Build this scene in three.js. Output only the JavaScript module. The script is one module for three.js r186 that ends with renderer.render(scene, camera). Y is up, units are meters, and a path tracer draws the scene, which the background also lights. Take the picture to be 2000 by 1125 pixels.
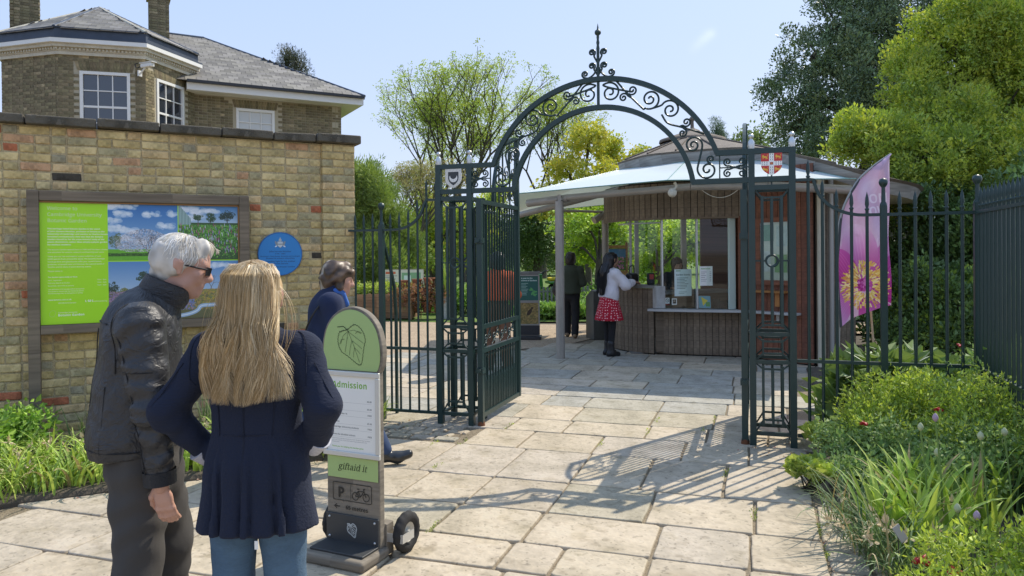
import * as THREE from 'three';
import { mergeGeometries } from 'three/addons/utils/BufferGeometryUtils.js';
import { RoundedBoxGeometry } from 'three/addons/geometries/RoundedBoxGeometry.js';

// ---------------------------------------------------------------- camera, sky, sun, exposure
const FOCAL = 1440, EYE = 1.6, SHIFT = 56;                       // focal length and lens shift in photograph pixels (2000 x 1125)
const scene = new THREE.Scene();
const camera = new THREE.PerspectiveCamera(2 * Math.atan(562.5 / FOCAL) * 180 / Math.PI, 2000 / 1125, 0.1, 600);
camera.position.set(0, EYE, 0);
camera.rotation.set(-0.0058, 0, -0.0095, 'YXZ');
camera.setViewOffset(2000, 1125, 0, SHIFT, 2000, 1125);
camera.updateMatrixWorld(true);

const SUN = new THREE.Vector3(0.491, 0.755, -0.435).normalize();
{
  const w = 1024, h = 512, data = new Float32Array(w * h * 4), d = new THREE.Vector3();
  const trailA = new THREE.Vector3(), trailB = new THREE.Vector3();
  const dirOf = (px, py, o) => o.set((px - 1000) / FOCAL, -(py + SHIFT - 562.5) / FOCAL, -1).applyQuaternion(camera.quaternion).normalize();
  dirOf(1354, 95, trailA); dirOf(1388, 65, trailB);
  const ab = new THREE.Vector3();
  for (let j = 0; j < h; j++) for (let i = 0; i < w; i++) {
    const el = ((j + 0.5) / h - 0.5) * Math.PI, az = ((i + 0.5) / w - 0.5) * 2 * Math.PI;
    d.set(Math.cos(az) * Math.cos(el), Math.sin(el), Math.sin(az) * Math.cos(el));
    const up = Math.max(0, d.y), toSun = Math.max(0, d.dot(SUN));
    const t = Math.pow(1 - up, 3.0);                              // air thickens toward the horizon
    const glow = 0.16 * Math.pow(toSun, 8) + 0.12 * Math.pow(toSun, 2);
    let r = 0.265 + 0.28 * t + glow, g = 0.40 + 0.21 * t + glow * 0.93, b = 0.68 + 0.06 * t + glow * 0.65;
    ab.subVectors(trailB, trailA);                                // a short vapour trail
    const k = Math.min(1, Math.max(0, ab.dot(d.clone().sub(trailA)) / ab.lengthSq()));
    const off = d.distanceTo(trailA.clone().addScaledVector(ab, k));
    const v = 0.16 * Math.exp(-Math.pow(off / 0.0035, 2)) * (0.25 + 0.75 * k);
    r += v; g += v * 0.9; b += v * 0.6;
    if (d.y < 0) { const f = Math.min(1, -d.y * 6); r += (0.30 - r) * f; g += (0.29 - g) * f; b += (0.24 - b) * f; }
    const o = (j * w + i) * 4; data[o] = r; data[o + 1] = g; data[o + 2] = b; data[o + 3] = 1;
  }
  const sky = new THREE.DataTexture(data, w, h, THREE.RGBAFormat, THREE.FloatType);
  sky.mapping = THREE.EquirectangularReflectionMapping; sky.magFilter = sky.minFilter = THREE.LinearFilter;
  sky.colorSpace = THREE.LinearSRGBColorSpace; sky.needsUpdate = true;
  scene.background = sky; scene.environment = sky; scene.backgroundIntensity = 1; scene.environmentIntensity = 1;
}
const sun = new THREE.DirectionalLight(new THREE.Color(1.0, 0.92, 0.79), 3.5);
sun.target.position.set(0, 0, -8); sun.position.copy(SUN).multiplyScalar(60).add(sun.target.position);
sun.castShadow = true; sun.shadow.mapSize.set(4096, 4096); sun.shadow.radius = 0.8;
Object.assign(sun.shadow.camera, { left: -32, right: 32, top: 32, bottom: -32, near: 1, far: 140 });
scene.add(sun, sun.target);
const renderer = new THREE.WebGLRenderer({ antialias: true });
renderer.toneMapping = THREE.LinearToneMapping; renderer.toneMappingExposure = 1.48;
renderer.shadowMap.enabled = true;
renderer.setSize(1024, 576);

// ---------------------------------------------------------------- helpers
const V = (x, y, z) => new THREE.Vector3(x, y, z);
const RAD = Math.PI / 180;
function rng(seed) { let a = seed >>> 0; return () => { a = (a + 0x6D2B79F5) | 0; let t = Math.imul(a ^ (a >>> 15), 1 | a); t = (t + Math.imul(t ^ (t >>> 7), 61 | t)) ^ t; return ((t ^ (t >>> 14)) >>> 0) / 4294967296; }; }
const mixf = (a, b, t) => a + (b - a) * t, clamp = (x, a = 0, b = 1) => Math.min(b, Math.max(a, x));
const sstep = (a, b, x) => { const t = clamp((x - a) / (b - a)); return t * t * (3 - 2 * t); };
function hash3(x, y, z) { let h = Math.imul(x, 374761393) ^ Math.imul(y, 668265263) ^ Math.imul(z, 2147483647 - 1013); h = Math.imul(h ^ (h >>> 13), 1274126177); return ((h ^ (h >>> 16)) >>> 0) / 4294967296; }
function noise3(x, y, z) {
  const xi = Math.floor(x), yi = Math.floor(y), zi = Math.floor(z); let u = x - xi, v = y - yi, w = z - zi;
  u = u * u * (3 - 2 * u); v = v * v * (3 - 2 * v); w = w * w * (3 - 2 * w);
  const c = (a, b, d) => hash3(xi + a, yi + b, zi + d);
  return mixf(mixf(mixf(c(0, 0, 0), c(1, 0, 0), u), mixf(c(0, 1, 0), c(1, 1, 0), u), v), mixf(mixf(c(0, 0, 1), c(1, 0, 1), u), mixf(c(0, 1, 1), c(1, 1, 1), u), v), w) * 2 - 1;
}
const fbm = (x, y, z, n = 4) => { let a = 0.5, s = 0; for (let i = 0; i < n; i++) { s += a * noise3(x, y, z); x *= 2.03; y *= 2.03; z *= 2.03; a *= 0.5; } return s; };
// pixel of the photograph + distance along the view axis (from what the thing touches) -> point
function px(x, y, depth) { const r = V((x - 1000) / FOCAL, -(y + SHIFT - 562.5) / FOCAL, -1).applyQuaternion(camera.quaternion); return r.multiplyScalar(depth / -r.z).add(V(0, EYE, 0)); }
function gpx(x, y, h = 0) { const r = V((x - 1000) / FOCAL, -(y + SHIFT - 562.5) / FOCAL, -1).applyQuaternion(camera.quaternion); return r.multiplyScalar((h - EYE) / r.y).add(V(0, EYE, 0)); }
// the site's own axes: gate, fence and paving (s to the right along the gate, t inwards through it)
const SITE_TURN = -18.4 * RAD, SU = V(Math.cos(18.4 * RAD), 0, Math.sin(18.4 * RAD)), SV = V(Math.sin(18.4 * RAD), 0, -Math.cos(18.4 * RAD)), SO = V(-0.36, 0, -6.92);
const site = (s, t, y = 0) => V(0, y, 0).add(SO).addScaledVector(SU, s).addScaledVector(SV, t);
const toSite = p => { const q = p.clone().sub(SO); return [q.dot(SU), q.dot(SV)]; };
// the garden wall's axes: q along the wall (0 at its right end), z out of its face
const WALL_TURN = 29 * RAD, WO = V(-1.58, 0, -7.4), WQ = V(Math.cos(WALL_TURN), 0, -Math.sin(WALL_TURN)), WN = V(Math.sin(WALL_TURN), 0, Math.cos(WALL_TURN));
const onWall = (q, z, y = 0) => V(0, y, 0).add(WO).addScaledVector(WQ, q).addScaledVector(WN, z);

const names = new Map();
function numbered(n) { const k = names.get(n) || 0; names.set(n, k + 1); return k ? n + '_' + String(k).padStart(3, '0') : n; }
function tag(o, label, category, group, kind) { o.userData.label = label; o.userData.category = category; if (group) o.userData.group = group; if (kind) o.userData.kind = kind; return o; }
function thing(name, label, category, pos = V(0, 0, 0), turn = 0, group) {
  const o = new THREE.Group(); o.name = numbered(name); o.position.copy(pos); o.rotation.y = turn; scene.add(o); return tag(o, label, category, group);
}
function mesh(name, geo, mat, parent, kind) {
  const m = new THREE.Mesh(Array.isArray(geo) ? merge(geo) : geo, mat); m.name = parent && parent !== scene ? name : numbered(name);
  m.castShadow = m.receiveShadow = true; if (kind) m.userData.kind = kind; (parent || scene).add(m); return m;
}
function struct(name, geo, mat) { return mesh(name, geo, mat, scene, 'structure'); }
function merge(list) {
  const all = list.map(g => { const q = g.index ? g.toNonIndexed() : g; if (!q.attributes.uv) q.setAttribute('uv', new THREE.BufferAttribute(new Float32Array(q.attributes.position.count * 2), 2)); if (!q.attributes.normal) q.computeVertexNormals(); return q; });
  const col = all.some(g => g.attributes.color);
  if (col) for (const g of all) if (!g.attributes.color) g.setAttribute('color', new THREE.BufferAttribute(new Float32Array(g.attributes.position.count * 3).fill(1), 3));
  for (const g of all) for (const k of Object.keys(g.attributes)) if (!['position', 'normal', 'uv', 'color'].includes(k)) g.deleteAttribute(k);
  return all.length === 1 ? all[0] : mergeGeometries(all);
}
// metre-scaled box uv for a geometry with face normals
function boxUV(g, sc = 1) {
  const q = g.index ? g.toNonIndexed() : g; const p = q.attributes.position, n = q.attributes.normal, uv = new Float32Array(p.count * 2);
  for (let i = 0; i < p.count; i++) {
    const ax = Math.abs(n.getX(i)), ay = Math.abs(n.getY(i)), az = Math.abs(n.getZ(i)); let a, b;
    if (ay > ax && ay > az) { a = p.getX(i); b = p.getZ(i); } else if (ax > az) { a = p.getZ(i); b = p.getY(i); } else { a = p.getX(i); b = p.getY(i); }
    uv[i * 2] = a * sc; uv[i * 2 + 1] = b * sc;
  }
  q.setAttribute('uv', new THREE.BufferAttribute(uv, 2)); return q;
}
const box = (w, h, d, x = 0, y = 0, z = 0, ry = 0) => { const g = new THREE.BoxGeometry(w, h, d); if (ry) g.rotateY(ry); return boxUV(g.translate(x, y, z)); };
const rbox = (w, h, d, r, x = 0, y = 0, z = 0, seg = 2) => boxUV(new RoundedBoxGeometry(w, h, d, seg, r).translate(x, y, z));
// a square or round bar from a to b
function bar(a, b, r, sides = 4, r2 = r) {
  const g = new THREE.CylinderGeometry(r2, r, a.distanceTo(b), sides, 1); if (sides === 4) g.rotateY(Math.PI / 4);
  const q = new THREE.Quaternion().setFromUnitVectors(V(0, 1, 0), b.clone().sub(a).normalize());
  g.applyQuaternion(q).translate((a.x + b.x) / 2, (a.y + b.y) / 2, (a.z + b.z) / 2);
  return sides === 4 ? flat(g) : g;
}
function flat(g) { const q = g.index ? g.toNonIndexed() : g; q.computeVertexNormals(); return q; }
// a flat strip of width w (along z) and thickness h swept along points in the xy plane
const tube = (pts, r, seg = 24, sides = 6, closed = false) => new THREE.TubeGeometry(new THREE.CatmullRomCurve3(pts, closed), seg, r, sides, closed);
function loft(rings, closed = true) { // rings of equal point counts -> skin
  const n = rings[0].length, pos = [], idx = [];
  rings.forEach(r => r.forEach(p => pos.push(p.x, p.y, p.z)));
  const m = closed ? n : n - 1;
  for (let i = 0; i < rings.length - 1; i++) for (let j = 0; j < m; j++) { const a = i * n + j, b = i * n + (j + 1) % n, c = a + n, d = b + n; idx.push(a, b, d, a, d, c); }
  const g = new THREE.BufferGeometry(); g.setAttribute('position', new THREE.Float32BufferAttribute(pos, 3)); g.setIndex(idx); g.computeVertexNormals(); return g;
}
function paint(g, fn) { // vertex colours from position
  const p = g.attributes.position, c = new Float32Array(p.count * 3), v = V(0, 0, 0);
  for (let i = 0; i < p.count; i++) { v.fromBufferAttribute(p, i); const k = fn(v, i); c[i * 3] = k[0]; c[i * 3 + 1] = k[1]; c[i * 3 + 2] = k[2]; }
  g.setAttribute('color', new THREE.BufferAttribute(c, 3)); return g;
}
const lin = (r, g, b) => new THREE.Color().setRGB(r, g, b);

// ---------------------------------------------------------------- textures and materials
function tex(n, fn, repeat = 1, srgb = false) {                      // tiling data texture, fn(u, v) -> [r, g, b] 0..1
  const d = new Uint8Array(n * n * 4);
  for (let j = 0; j < n; j++) for (let i = 0; i < n; i++) { const c = fn(i / n, j / n); const o = (j * n + i) * 4; for (let k = 0; k < 3; k++) d[o + k] = clamp(c[k]) * 255; d[o + 3] = 255; }
  const t = new THREE.DataTexture(d, n, n); t.wrapS = t.wrapT = THREE.RepeatWrapping; t.magFilter = THREE.LinearFilter; t.minFilter = THREE.LinearMipmapLinearFilter; t.generateMipmaps = true;
  if (srgb) t.colorSpace = THREE.SRGBColorSpace; t.repeat.set(repeat, repeat); t.needsUpdate = true; return t;
}
// tiling noise on a lattice that wraps
function wrapNoise(x, y, z, P) {
  const xi = Math.floor(x), yi = Math.floor(y), zi = Math.floor(z * 7); let u = x - xi, v = y - yi; u = u * u * (3 - 2 * u); v = v * v * (3 - 2 * v);
  const X0 = ((xi % P) + P) % P, Y0 = ((yi % P) + P) % P, X1 = (X0 + 1) % P, Y1 = (Y0 + 1) % P;
  return mixf(mixf(hash3(X0, Y0, zi), hash3(X1, Y0, zi), u), mixf(hash3(X0, Y1, zi), hash3(X1, Y1, zi), u), v) * 2 - 1;
}
const tn = (u, v, f, z, oct = 4) => { let a = 0.5, s = 0; for (let i = 0; i < oct; i++) { s += a * wrapNoise(u * f, v * f, z + i, f); f *= 2; a *= 0.5; } return s; };
function rep(t, x, y = x) { const c = t.clone(); c.repeat.set(x, y); c.needsUpdate = true; return c; }
const grain = tex(256, (u, v) => { const a = tn(u, v, 7, 1.3, 5) * 0.9, b = tn(u, v, 60, 4.7, 2) * 0.7; const k = 0.80 + a * 0.20 + b * 0.16; return [k, k, k]; });
const bumpy = tex(256, (u, v) => { const k = 0.5 + tn(u, v, 12, 7.7, 5) * 0.8 + tn(u, v, 70, 2.1, 2) * 0.3; return [k, k, k]; });
const woodTex = tex(256, (u, v) => { const w = fbm(u * 3, v * 60, 2.2, 3), r = fbm(u * 1.3, v * 14, 8.8, 3); const k = 0.78 + w * 0.32 + r * 0.3; return [k, k * 0.985, k * 0.96]; });
const std = (c, rough = 0.8, more = {}) => new THREE.MeshStandardMaterial({ color: c, roughness: rough, ...more });
const phys = (c, rough = 0.8, more = {}) => new THREE.MeshPhysicalMaterial({ color: c, roughness: rough, ...more });
const M = {
  iron: phys(lin(0.017, 0.042, 0.039), 0.36, { bumpMap: rep(bumpy, 3), bumpScale: 0.0006 }),
  ironPale: phys(lin(0.03, 0.062, 0.058), 0.32, { bumpMap: rep(bumpy, 3), bumpScale: 0.0005 }),
  silver: std(lin(0.62, 0.63, 0.62), 0.35, { metalness: 0.7 }),
  steel: std(lin(0.36, 0.35, 0.32), 0.5, { metalness: 0.35 }),
  rust: std(lin(0.16, 0.06, 0.025), 0.9),
  darkMetal: std(lin(0.03, 0.03, 0.033), 0.5),
  white: std(lin(0.76, 0.75, 0.70), 0.55),
  cream: std(lin(0.66, 0.61, 0.47), 0.6, { map: rep(grain, 1) }),
  lead: std(lin(0.055, 0.075, 0.11), 0.5, { map: rep(grain, 1) }),
  glass: phys(lin(0.9, 0.95, 0.93), 0.02, { transmission: 1, thickness: 0, ior: 1.5 }),
  dirt: std(lin(0.10, 0.082, 0.058), 0.95, { map: rep(grain, 1.5), bumpMap: rep(bumpy, 2), bumpScale: 0.01 }),
  oak: std(lin(0.25, 0.195, 0.135), 0.8, { map: rep(woodTex, 1.2, 1.2), bumpMap: rep(woodTex, 1.2), bumpScale: 0.0015 }),
  black: std(lin(0.015, 0.015, 0.016), 0.6),
};
const vcol = (rough = 0.8, more = {}) => std(0xffffff, rough, { vertexColors: true, ...more });
// canvas print
function print(w, h, draw) { const c = document.createElement('canvas'); c.width = w; c.height = h; const x = c.getContext('2d'); draw(x, w, h); const t = new THREE.CanvasTexture(c); t.colorSpace = THREE.SRGBColorSpace; t.anisotropy = 8; return t; }

// ================================================================ ground, paving, gravel, lawn, beds
const stoneMap = tex(512, (u, v) => { const a = tn(u, v, 4, 3.1, 5), b = tn(u, v, 34, 9.1, 3), c = Math.max(0, tn(u, v, 16, 5.2, 3) - 0.22) * 1.1; const st = sstep(0.2, 0.42, tn(u, v, 3, 15.4, 5)), sp = sstep(0.36, 0.42, tn(u, v, 48, 19.3, 2)); const k = 0.88 + a * 0.3 + b * 0.16 - c * 0.5 - st * 0.16 - sp * 0.25; return [k, k * (0.985 - c * 0.04 - st * 0.01), k * (0.965 - c * 0.1 + a * 0.04 - st * 0.06)]; });
const stoneBump = tex(512, (u, v) => { const lam = Math.abs(tn(u * 1, v, 5, 12.5, 3)); const k = 0.5 + tn(u, v, 6, 2.5, 4) * 0.5 + tn(u, v, 50, 6.1, 2) * 0.35 + lam * 0.3; return [k, k, k]; });
const flagMats = [[0.50, 0.425, 0.315], [0.475, 0.405, 0.30], [0.525, 0.445, 0.325], [0.49, 0.415, 0.30], [0.465, 0.405, 0.315], [0.51, 0.435, 0.315], [0.485, 0.42, 0.325], [0.40, 0.37, 0.29], [0.37, 0.355, 0.30], [0.43, 0.38, 0.275]]
  .map((c, i) => std(lin(...c), 0.86, { map: rep(stoneMap, 0.8 + 0.07 * i), bumpMap: rep(stoneBump, 0.9), bumpScale: 0.006 }));
const gravelMap = tex(512, (u, v) => { const a = tn(u, v, 90, 3.3, 2), b = tn(u, v, 6, 8.2, 4); const k = 0.82 + a * 0.55 + b * 0.12; return [k, k * 0.97, k * 0.93]; });
const lawnMap = tex(256, (u, v) => { const a = tn(u, v, 60, 1.1, 3), b = tn(u, v, 5, 4.4, 4); const k = 0.8 + a * 0.6 + b * 0.3; return [k * (1 + b * 0.2), k, k * 0.8]; });
M.gravel = std(lin(0.44, 0.345, 0.24), 0.95, { map: rep(gravelMap, 0.7), bumpMap: rep(gravelMap, 0.7), bumpScale: 0.012 });
M.lawn = std(lin(0.115, 0.19, 0.03), 0.95, { map: rep(lawnMap, 0.35), bumpMap: rep(lawnMap, 0.6), bumpScale: 0.03 });
M.mortar = std(lin(0.25, 0.205, 0.14), 0.95, { map: rep(gravelMap, 1.3), bumpMap: rep(gravelMap, 1.6), bumpScale: 0.006 });
function sheet(name, pts, y, mat, kind = 'structure') {              // flat polygon, pts [x, z] in world metres
  const sh = new THREE.Shape(pts.map(([x, z]) => new THREE.Vector2(x, -z))); const g = new THREE.ShapeGeometry(sh); g.rotateX(-Math.PI / 2); g.translate(0, y, 0);
  const p = g.attributes.position, uv = g.attributes.uv; for (let i = 0; i < p.count; i++) uv.setXY(i, p.getX(i), p.getZ(i));
  return mesh(name, g, mat, scene, kind);
}
const S2 = (s, t) => { const p = site(s, t); return [p.x, p.z]; }, W2 = (q, z) => { const p = onWall(q, z); return [p.x, p.z]; };
sheet('ground', [[-200, 40], [-200, -300], [200, -300], [200, 40]], -0.05, M.dirt);
sheet('lawn', [[-60, -19.2], [-60, -130], [70, -130], [70, -22], [9, -17.4], [-2, -17.9]], -0.012, M.lawn);
sheet('gravel_path', [[-40, -11.6], [-40, -21], [-4.5, -18.6], [0.6, -17.0], [3, -16.6], [30, -17.5], [30, -13.6], [3.2, -14.6], [1.6, -14.2], [0.9, -13.0], [-1.0, -11.9]], -0.004, M.gravel);
const paving = sheet('paving', [S2(-12, -9.5), S2(9, -9.5), S2(9, 7.6), S2(-12, 7.6)], -0.016, M.mortar);
sheet('forecourt', [[-16, -1.9], [16, -1.9], [16, 16], [-16, 16]], -0.009, flagMats[1]);   // the same stone goes on behind the camera
const inLeftBed = p => { const r = p.clone().sub(WO), q = r.dot(WQ), z = r.dot(WN); return q < -0.15 && z < 1.42; };
const behindWall = p => { const r = p.clone().sub(WO); return r.dot(WQ) < -0.1 && r.dot(WN) < 0; };
const inGravel = p => p.z < -11.9 + (p.x > -1 ? -(p.x + 1) * 0.62 : 0);
const inRightBed = (s, t) => (t < -1.7 ? s > 3.3 : t < 0.02 ? s > 2.9 : s > 3.1 && t < 4.2);
const inKiosk = p => p.z < -12.6 && p.x > 2.3;
{
  const R = rng(77);
  const tb = [-7.6, -6.9, -6.3, -5.6, -5.05, -4.5, -3.95, -3.42, -2.92, -2.55, -2.05, -1.45, -0.65, -0.05, 0.45, 1.1, 1.65, 2.3, 2.8, 3.5, 4.0, 4.6, 5.3, 5.8, 6.5, 7.1];
  const known = { '-3.42': [0.05, 0.66, 1.3, 2.0, 2.55], '-2.92': [0.62, 1.23, 1.52, 1.98, 2.47, 2.84], '-2.55': [0.1, 0.7, 1.26, 1.98, 2.48, 2.86], '-2.05': [0.22, 0.71, 1.27, 1.87, 2.5, 2.86], '-1.45': [0.09, 0.71, 1.26, 1.75, 2.3, 2.86], '-0.65': [0.12, 0.61, 1.24, 1.95, 2.45, 2.9], '-0.05': [0.31, 0.84, 1.58, 2.1, 2.6], '0.45': [0.2, 0.8, 1.56, 2.13, 2.7], '1.1': [0.3, 0.77, 1.56, 2.22, 2.8] };
  for (let c = 0; c < tb.length - 1; c++) {
    const t0 = tb[c], t1 = tb[c + 1], kn = known[String(t0)];
    const js = kn ? [...kn] : [0.2 + R() * 0.4];
    while (js[0] > -6.5) js.unshift(js[0] - (0.45 + R() * 0.6));
    while (js[js.length - 1] < 6.4) js.push(js[js.length - 1] + 0.45 + R() * 0.6);
    for (let k = 0; k < js.length - 1; k++) {
      const s0 = js[k], s1 = js[k + 1], mid = site((s0 + s1) / 2, (t0 + t1) / 2), sm = (s0 + s1) / 2, tm = (t0 + t1) / 2;
      const screenX = 1000 + FOCAL * mid.x / -mid.z;
      if (mid.z > -1.9 || screenX < -160 || screenX > 2080) continue;
      if (inLeftBed(mid) || behindWall(mid) || inGravel(mid) || inRightBed(sm, tm) || inKiosk(mid)) continue;
      if (sm > 2.87 && tm < -1.9) continue;                          // setts run there
      if (sm < -0.02 && sm > -1.9 && tm > -0.65 && tm < 0.1) continue;
      // worn outline: a rounded rectangle with wandering sides, dressed edge and slightly uneven bed
      const gap = 0.004 + R() * 0.006, a0 = s0 + gap, a1 = s1 - gap, b0 = t0 + gap, b1 = t1 - gap, seed = R() * 99, per = [];
      const sides = [[a0, b0, a1, b0], [a1, b0, a1, b1], [a1, b1, a0, b1], [a0, b1, a0, b0]], cr = 0.006 + R() * 0.022;
      sides.forEach(([x0, y0, x1, y1], si) => { const L = Math.hypot(x1 - x0, y1 - y0), dx = (x1 - x0) / L, dy = (y1 - y0) / L, n = 6;
        for (let i = 0; i < n; i++) { const e = cr + (L - 2 * cr) * i / (n - 1), w = noise3(e * 3.5 + si * 7, seed, 1.5) * 0.007 + noise3(e * 14, seed, 4) * 0.003; per.push([x0 + dx * e + dy * w, y0 + dy * e - dx * w]); } });
      const tilt = [(R() - 0.5) * 0.006, (R() - 0.5) * 0.006], lift = (R() - 0.5) * 0.004, top = (x, y) => lift + (x - sm) * tilt[0] + (y - tm) * tilt[1];
      const ring = (f, dy) => per.map(([x, y]) => { const X = sm + (x - sm) * (1 - f / (s1 - s0) * 2), Y = tm + (y - tm) * (1 - f / (t1 - t0) * 2), p = site(X, Y); p.y = top(X, Y) + dy; return p; });
      const rings = [ring(0, -0.035), ring(0.001, -0.007), ring(0.005, -0.001), ring(0.012, 0)], g = loft(rings), pos = Array.from(g.attributes.position.array), idx = Array.from(g.index.array), n = per.length, cI = pos.length / 3;
      const cp = site(sm, tm); pos.push(cp.x, lift, cp.z); for (let i = 0; i < n; i++) idx.push(3 * n + i, 3 * n + (i + 1) % n, cI);
      const q = new THREE.BufferGeometry(); q.setAttribute('position', new THREE.Float32BufferAttribute(pos, 3)); q.setIndex(idx); q.computeVertexNormals();
      const uv = new Float32Array(pos.length / 3 * 2), ou = R() * 7, ov = R() * 7, sw = R() < 0.5; for (let i = 0; i < pos.length / 3; i++) { const A = pos[i * 3] + ou, B = pos[i * 3 + 2] + ov; uv[i * 2] = sw ? A : B; uv[i * 2 + 1] = sw ? B : A; }
      q.setAttribute('uv', new THREE.BufferAttribute(uv, 2));
      mesh('flagstone', q, flagMats[tm > 0.4 && R() < 0.45 ? 7 + Math.floor(R() * 2) : R() < 0.1 ? 9 : Math.floor(R() * 7)], paving);
    }
  }
  // setts along the right bed and at the left fence
  const settG = [0, 1, 2].map(i => { const g = new RoundedBoxGeometry(0.115 + i * 0.008, 0.05, 0.19 + i * 0.012, 1, 0.012); return boxUV(g); });
  const sett = (s, t, turn) => { const p = site(s, t); const m = mesh('sett', settG[Math.floor(R() * 3)], flagMats[Math.floor(R() * flagMats.length)], paving); m.position.set(p.x, -0.026 + (R() - 0.5) * 0.006, p.z); m.rotation.y = SITE_TURN + turn + (R() - 0.5) * 0.08; };
  for (let t = -4.4; t < -1.95; t += 0.135) { sett(2.965, t, Math.PI / 2); sett(3.175, t + 0.05, Math.PI / 2); }
  for (let s = -1.75; s < -0.06; s += 0.225) for (let k = 0; k < 4; k++) sett(s + (k % 2) * 0.1, -0.09 - k * 0.14, Math.PI / 2);
}
// soil of the two flower beds and of the ground behind the right fence
{
  const soil = (name, pts) => { // a gently heaped sheet
    const sh = new THREE.Shape(pts.map(([x, z]) => new THREE.Vector2(x, -z))), g = new THREE.ExtrudeGeometry(sh, { depth: 0.03, bevelEnabled: true, bevelSize: 0.05, bevelThickness: 0.035, bevelSegments: 2, curveSegments: 2 });
    g.rotateX(-Math.PI / 2); g.translate(0, -0.02, 0); const p = g.attributes.position, uv = g.attributes.uv; for (let i = 0; i < p.count; i++) uv.setXY(i, p.getX(i), p.getZ(i)); struct(name, g, M.dirt);
  };
  const edge = (a, b, n, wob, f) => Array.from({ length: n }, (_, i) => { const t = i / (n - 1), p = f(mixf(a, b, t), noise3(i * 1.7, 3.3, a) * wob); return p; });
  soil('planting_bed_left', [...edge(-6.5, -0.75, 16, 0.08, (q, w) => W2(q, 1.42 + w)), W2(-0.4, 0.6), W2(-0.4, 0.03), W2(-6.5, 0.03)]);
  soil('planting_bed_right', [...edge(-5.6, 0.0, 12, 0.05, (t, w) => S2((t < -1.7 ? 3.3 : 3.04) + w, t)), S2(3.2, 0.4), S2(3.2, 4.3), S2(3.5, 4.3), S2(14, 4.3), S2(14, -5.6)]);
}

// ================================================================ garden wall
const brickTones = [[0.36, 0.285, 0.15], [0.42, 0.345, 0.20], [0.32, 0.265, 0.15], [0.27, 0.24, 0.155], [0.38, 0.29, 0.17], [0.34, 0.27, 0.135], [0.40, 0.30, 0.18], [0.30, 0.245, 0.13], [0.33, 0.205, 0.13], [0.29, 0.10, 0.055], [0.22, 0.20, 0.15], [0.07, 0.062, 0.052]];
const brickMap = tex(256, (u, v) => { const a = tn(u, v, 6, 2.3, 5), b = tn(u, v, 40, 8.3, 2), c = Math.max(0, tn(u, v, 10, 6.4, 3) - 0.15); const l = sstep(0.25, 0.4, tn(u, v, 7, 21.7, 4)); const k = 0.9 + a * 0.36 + b * 0.22 - c * 0.45; return [k + l * 0.14, k + l * 0.14, k * (0.98 - c * 0.1) + l * 0.15]; });
const brickMats = brickTones.map((c, i) => std(lin(...c.map((v, n) => v * (i === 11 ? 1 : 1.78) * [1.06, 1, 0.84][n])), 0.9, { map: rep(brickMap, 1.6 + i * 0.1, 1.6), bumpMap: rep(bumpy, 3), bumpScale: 0.006 }));
const brickPick = r => r < 0.17 ? 0 : r < 0.32 ? 1 : r < 0.44 ? 2 : r < 0.52 ? 3 : r < 0.62 ? 4 : r < 0.71 ? 5 : r < 0.79 ? 6 : r < 0.85 ? 7 : r < 0.92 ? 8 : r < 0.953 ? 9 : r < 0.99 ? 10 : 11;
M.wallMortar = std(lin(0.56, 0.455, 0.265), 0.95, { map: rep(gravelMap, 2.5), bumpMap: rep(gravelMap, 3), bumpScale: 0.005 });
M.coping = std(lin(0.13, 0.112, 0.085), 0.9, { map: rep(tex(256, (u, v) => { const a = tn(u, v, 5, 4.3, 5), l = sstep(0.22, 0.32, tn(u, v, 12, 7.9, 4)); const k = 0.8 + a * 0.6; return [k + l * 0.9, k + l * 0.95, k * 0.95 + l * 0.7]; }), 1.3), bumpMap: rep(bumpy, 2), bumpScale: 0.008 });
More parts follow.
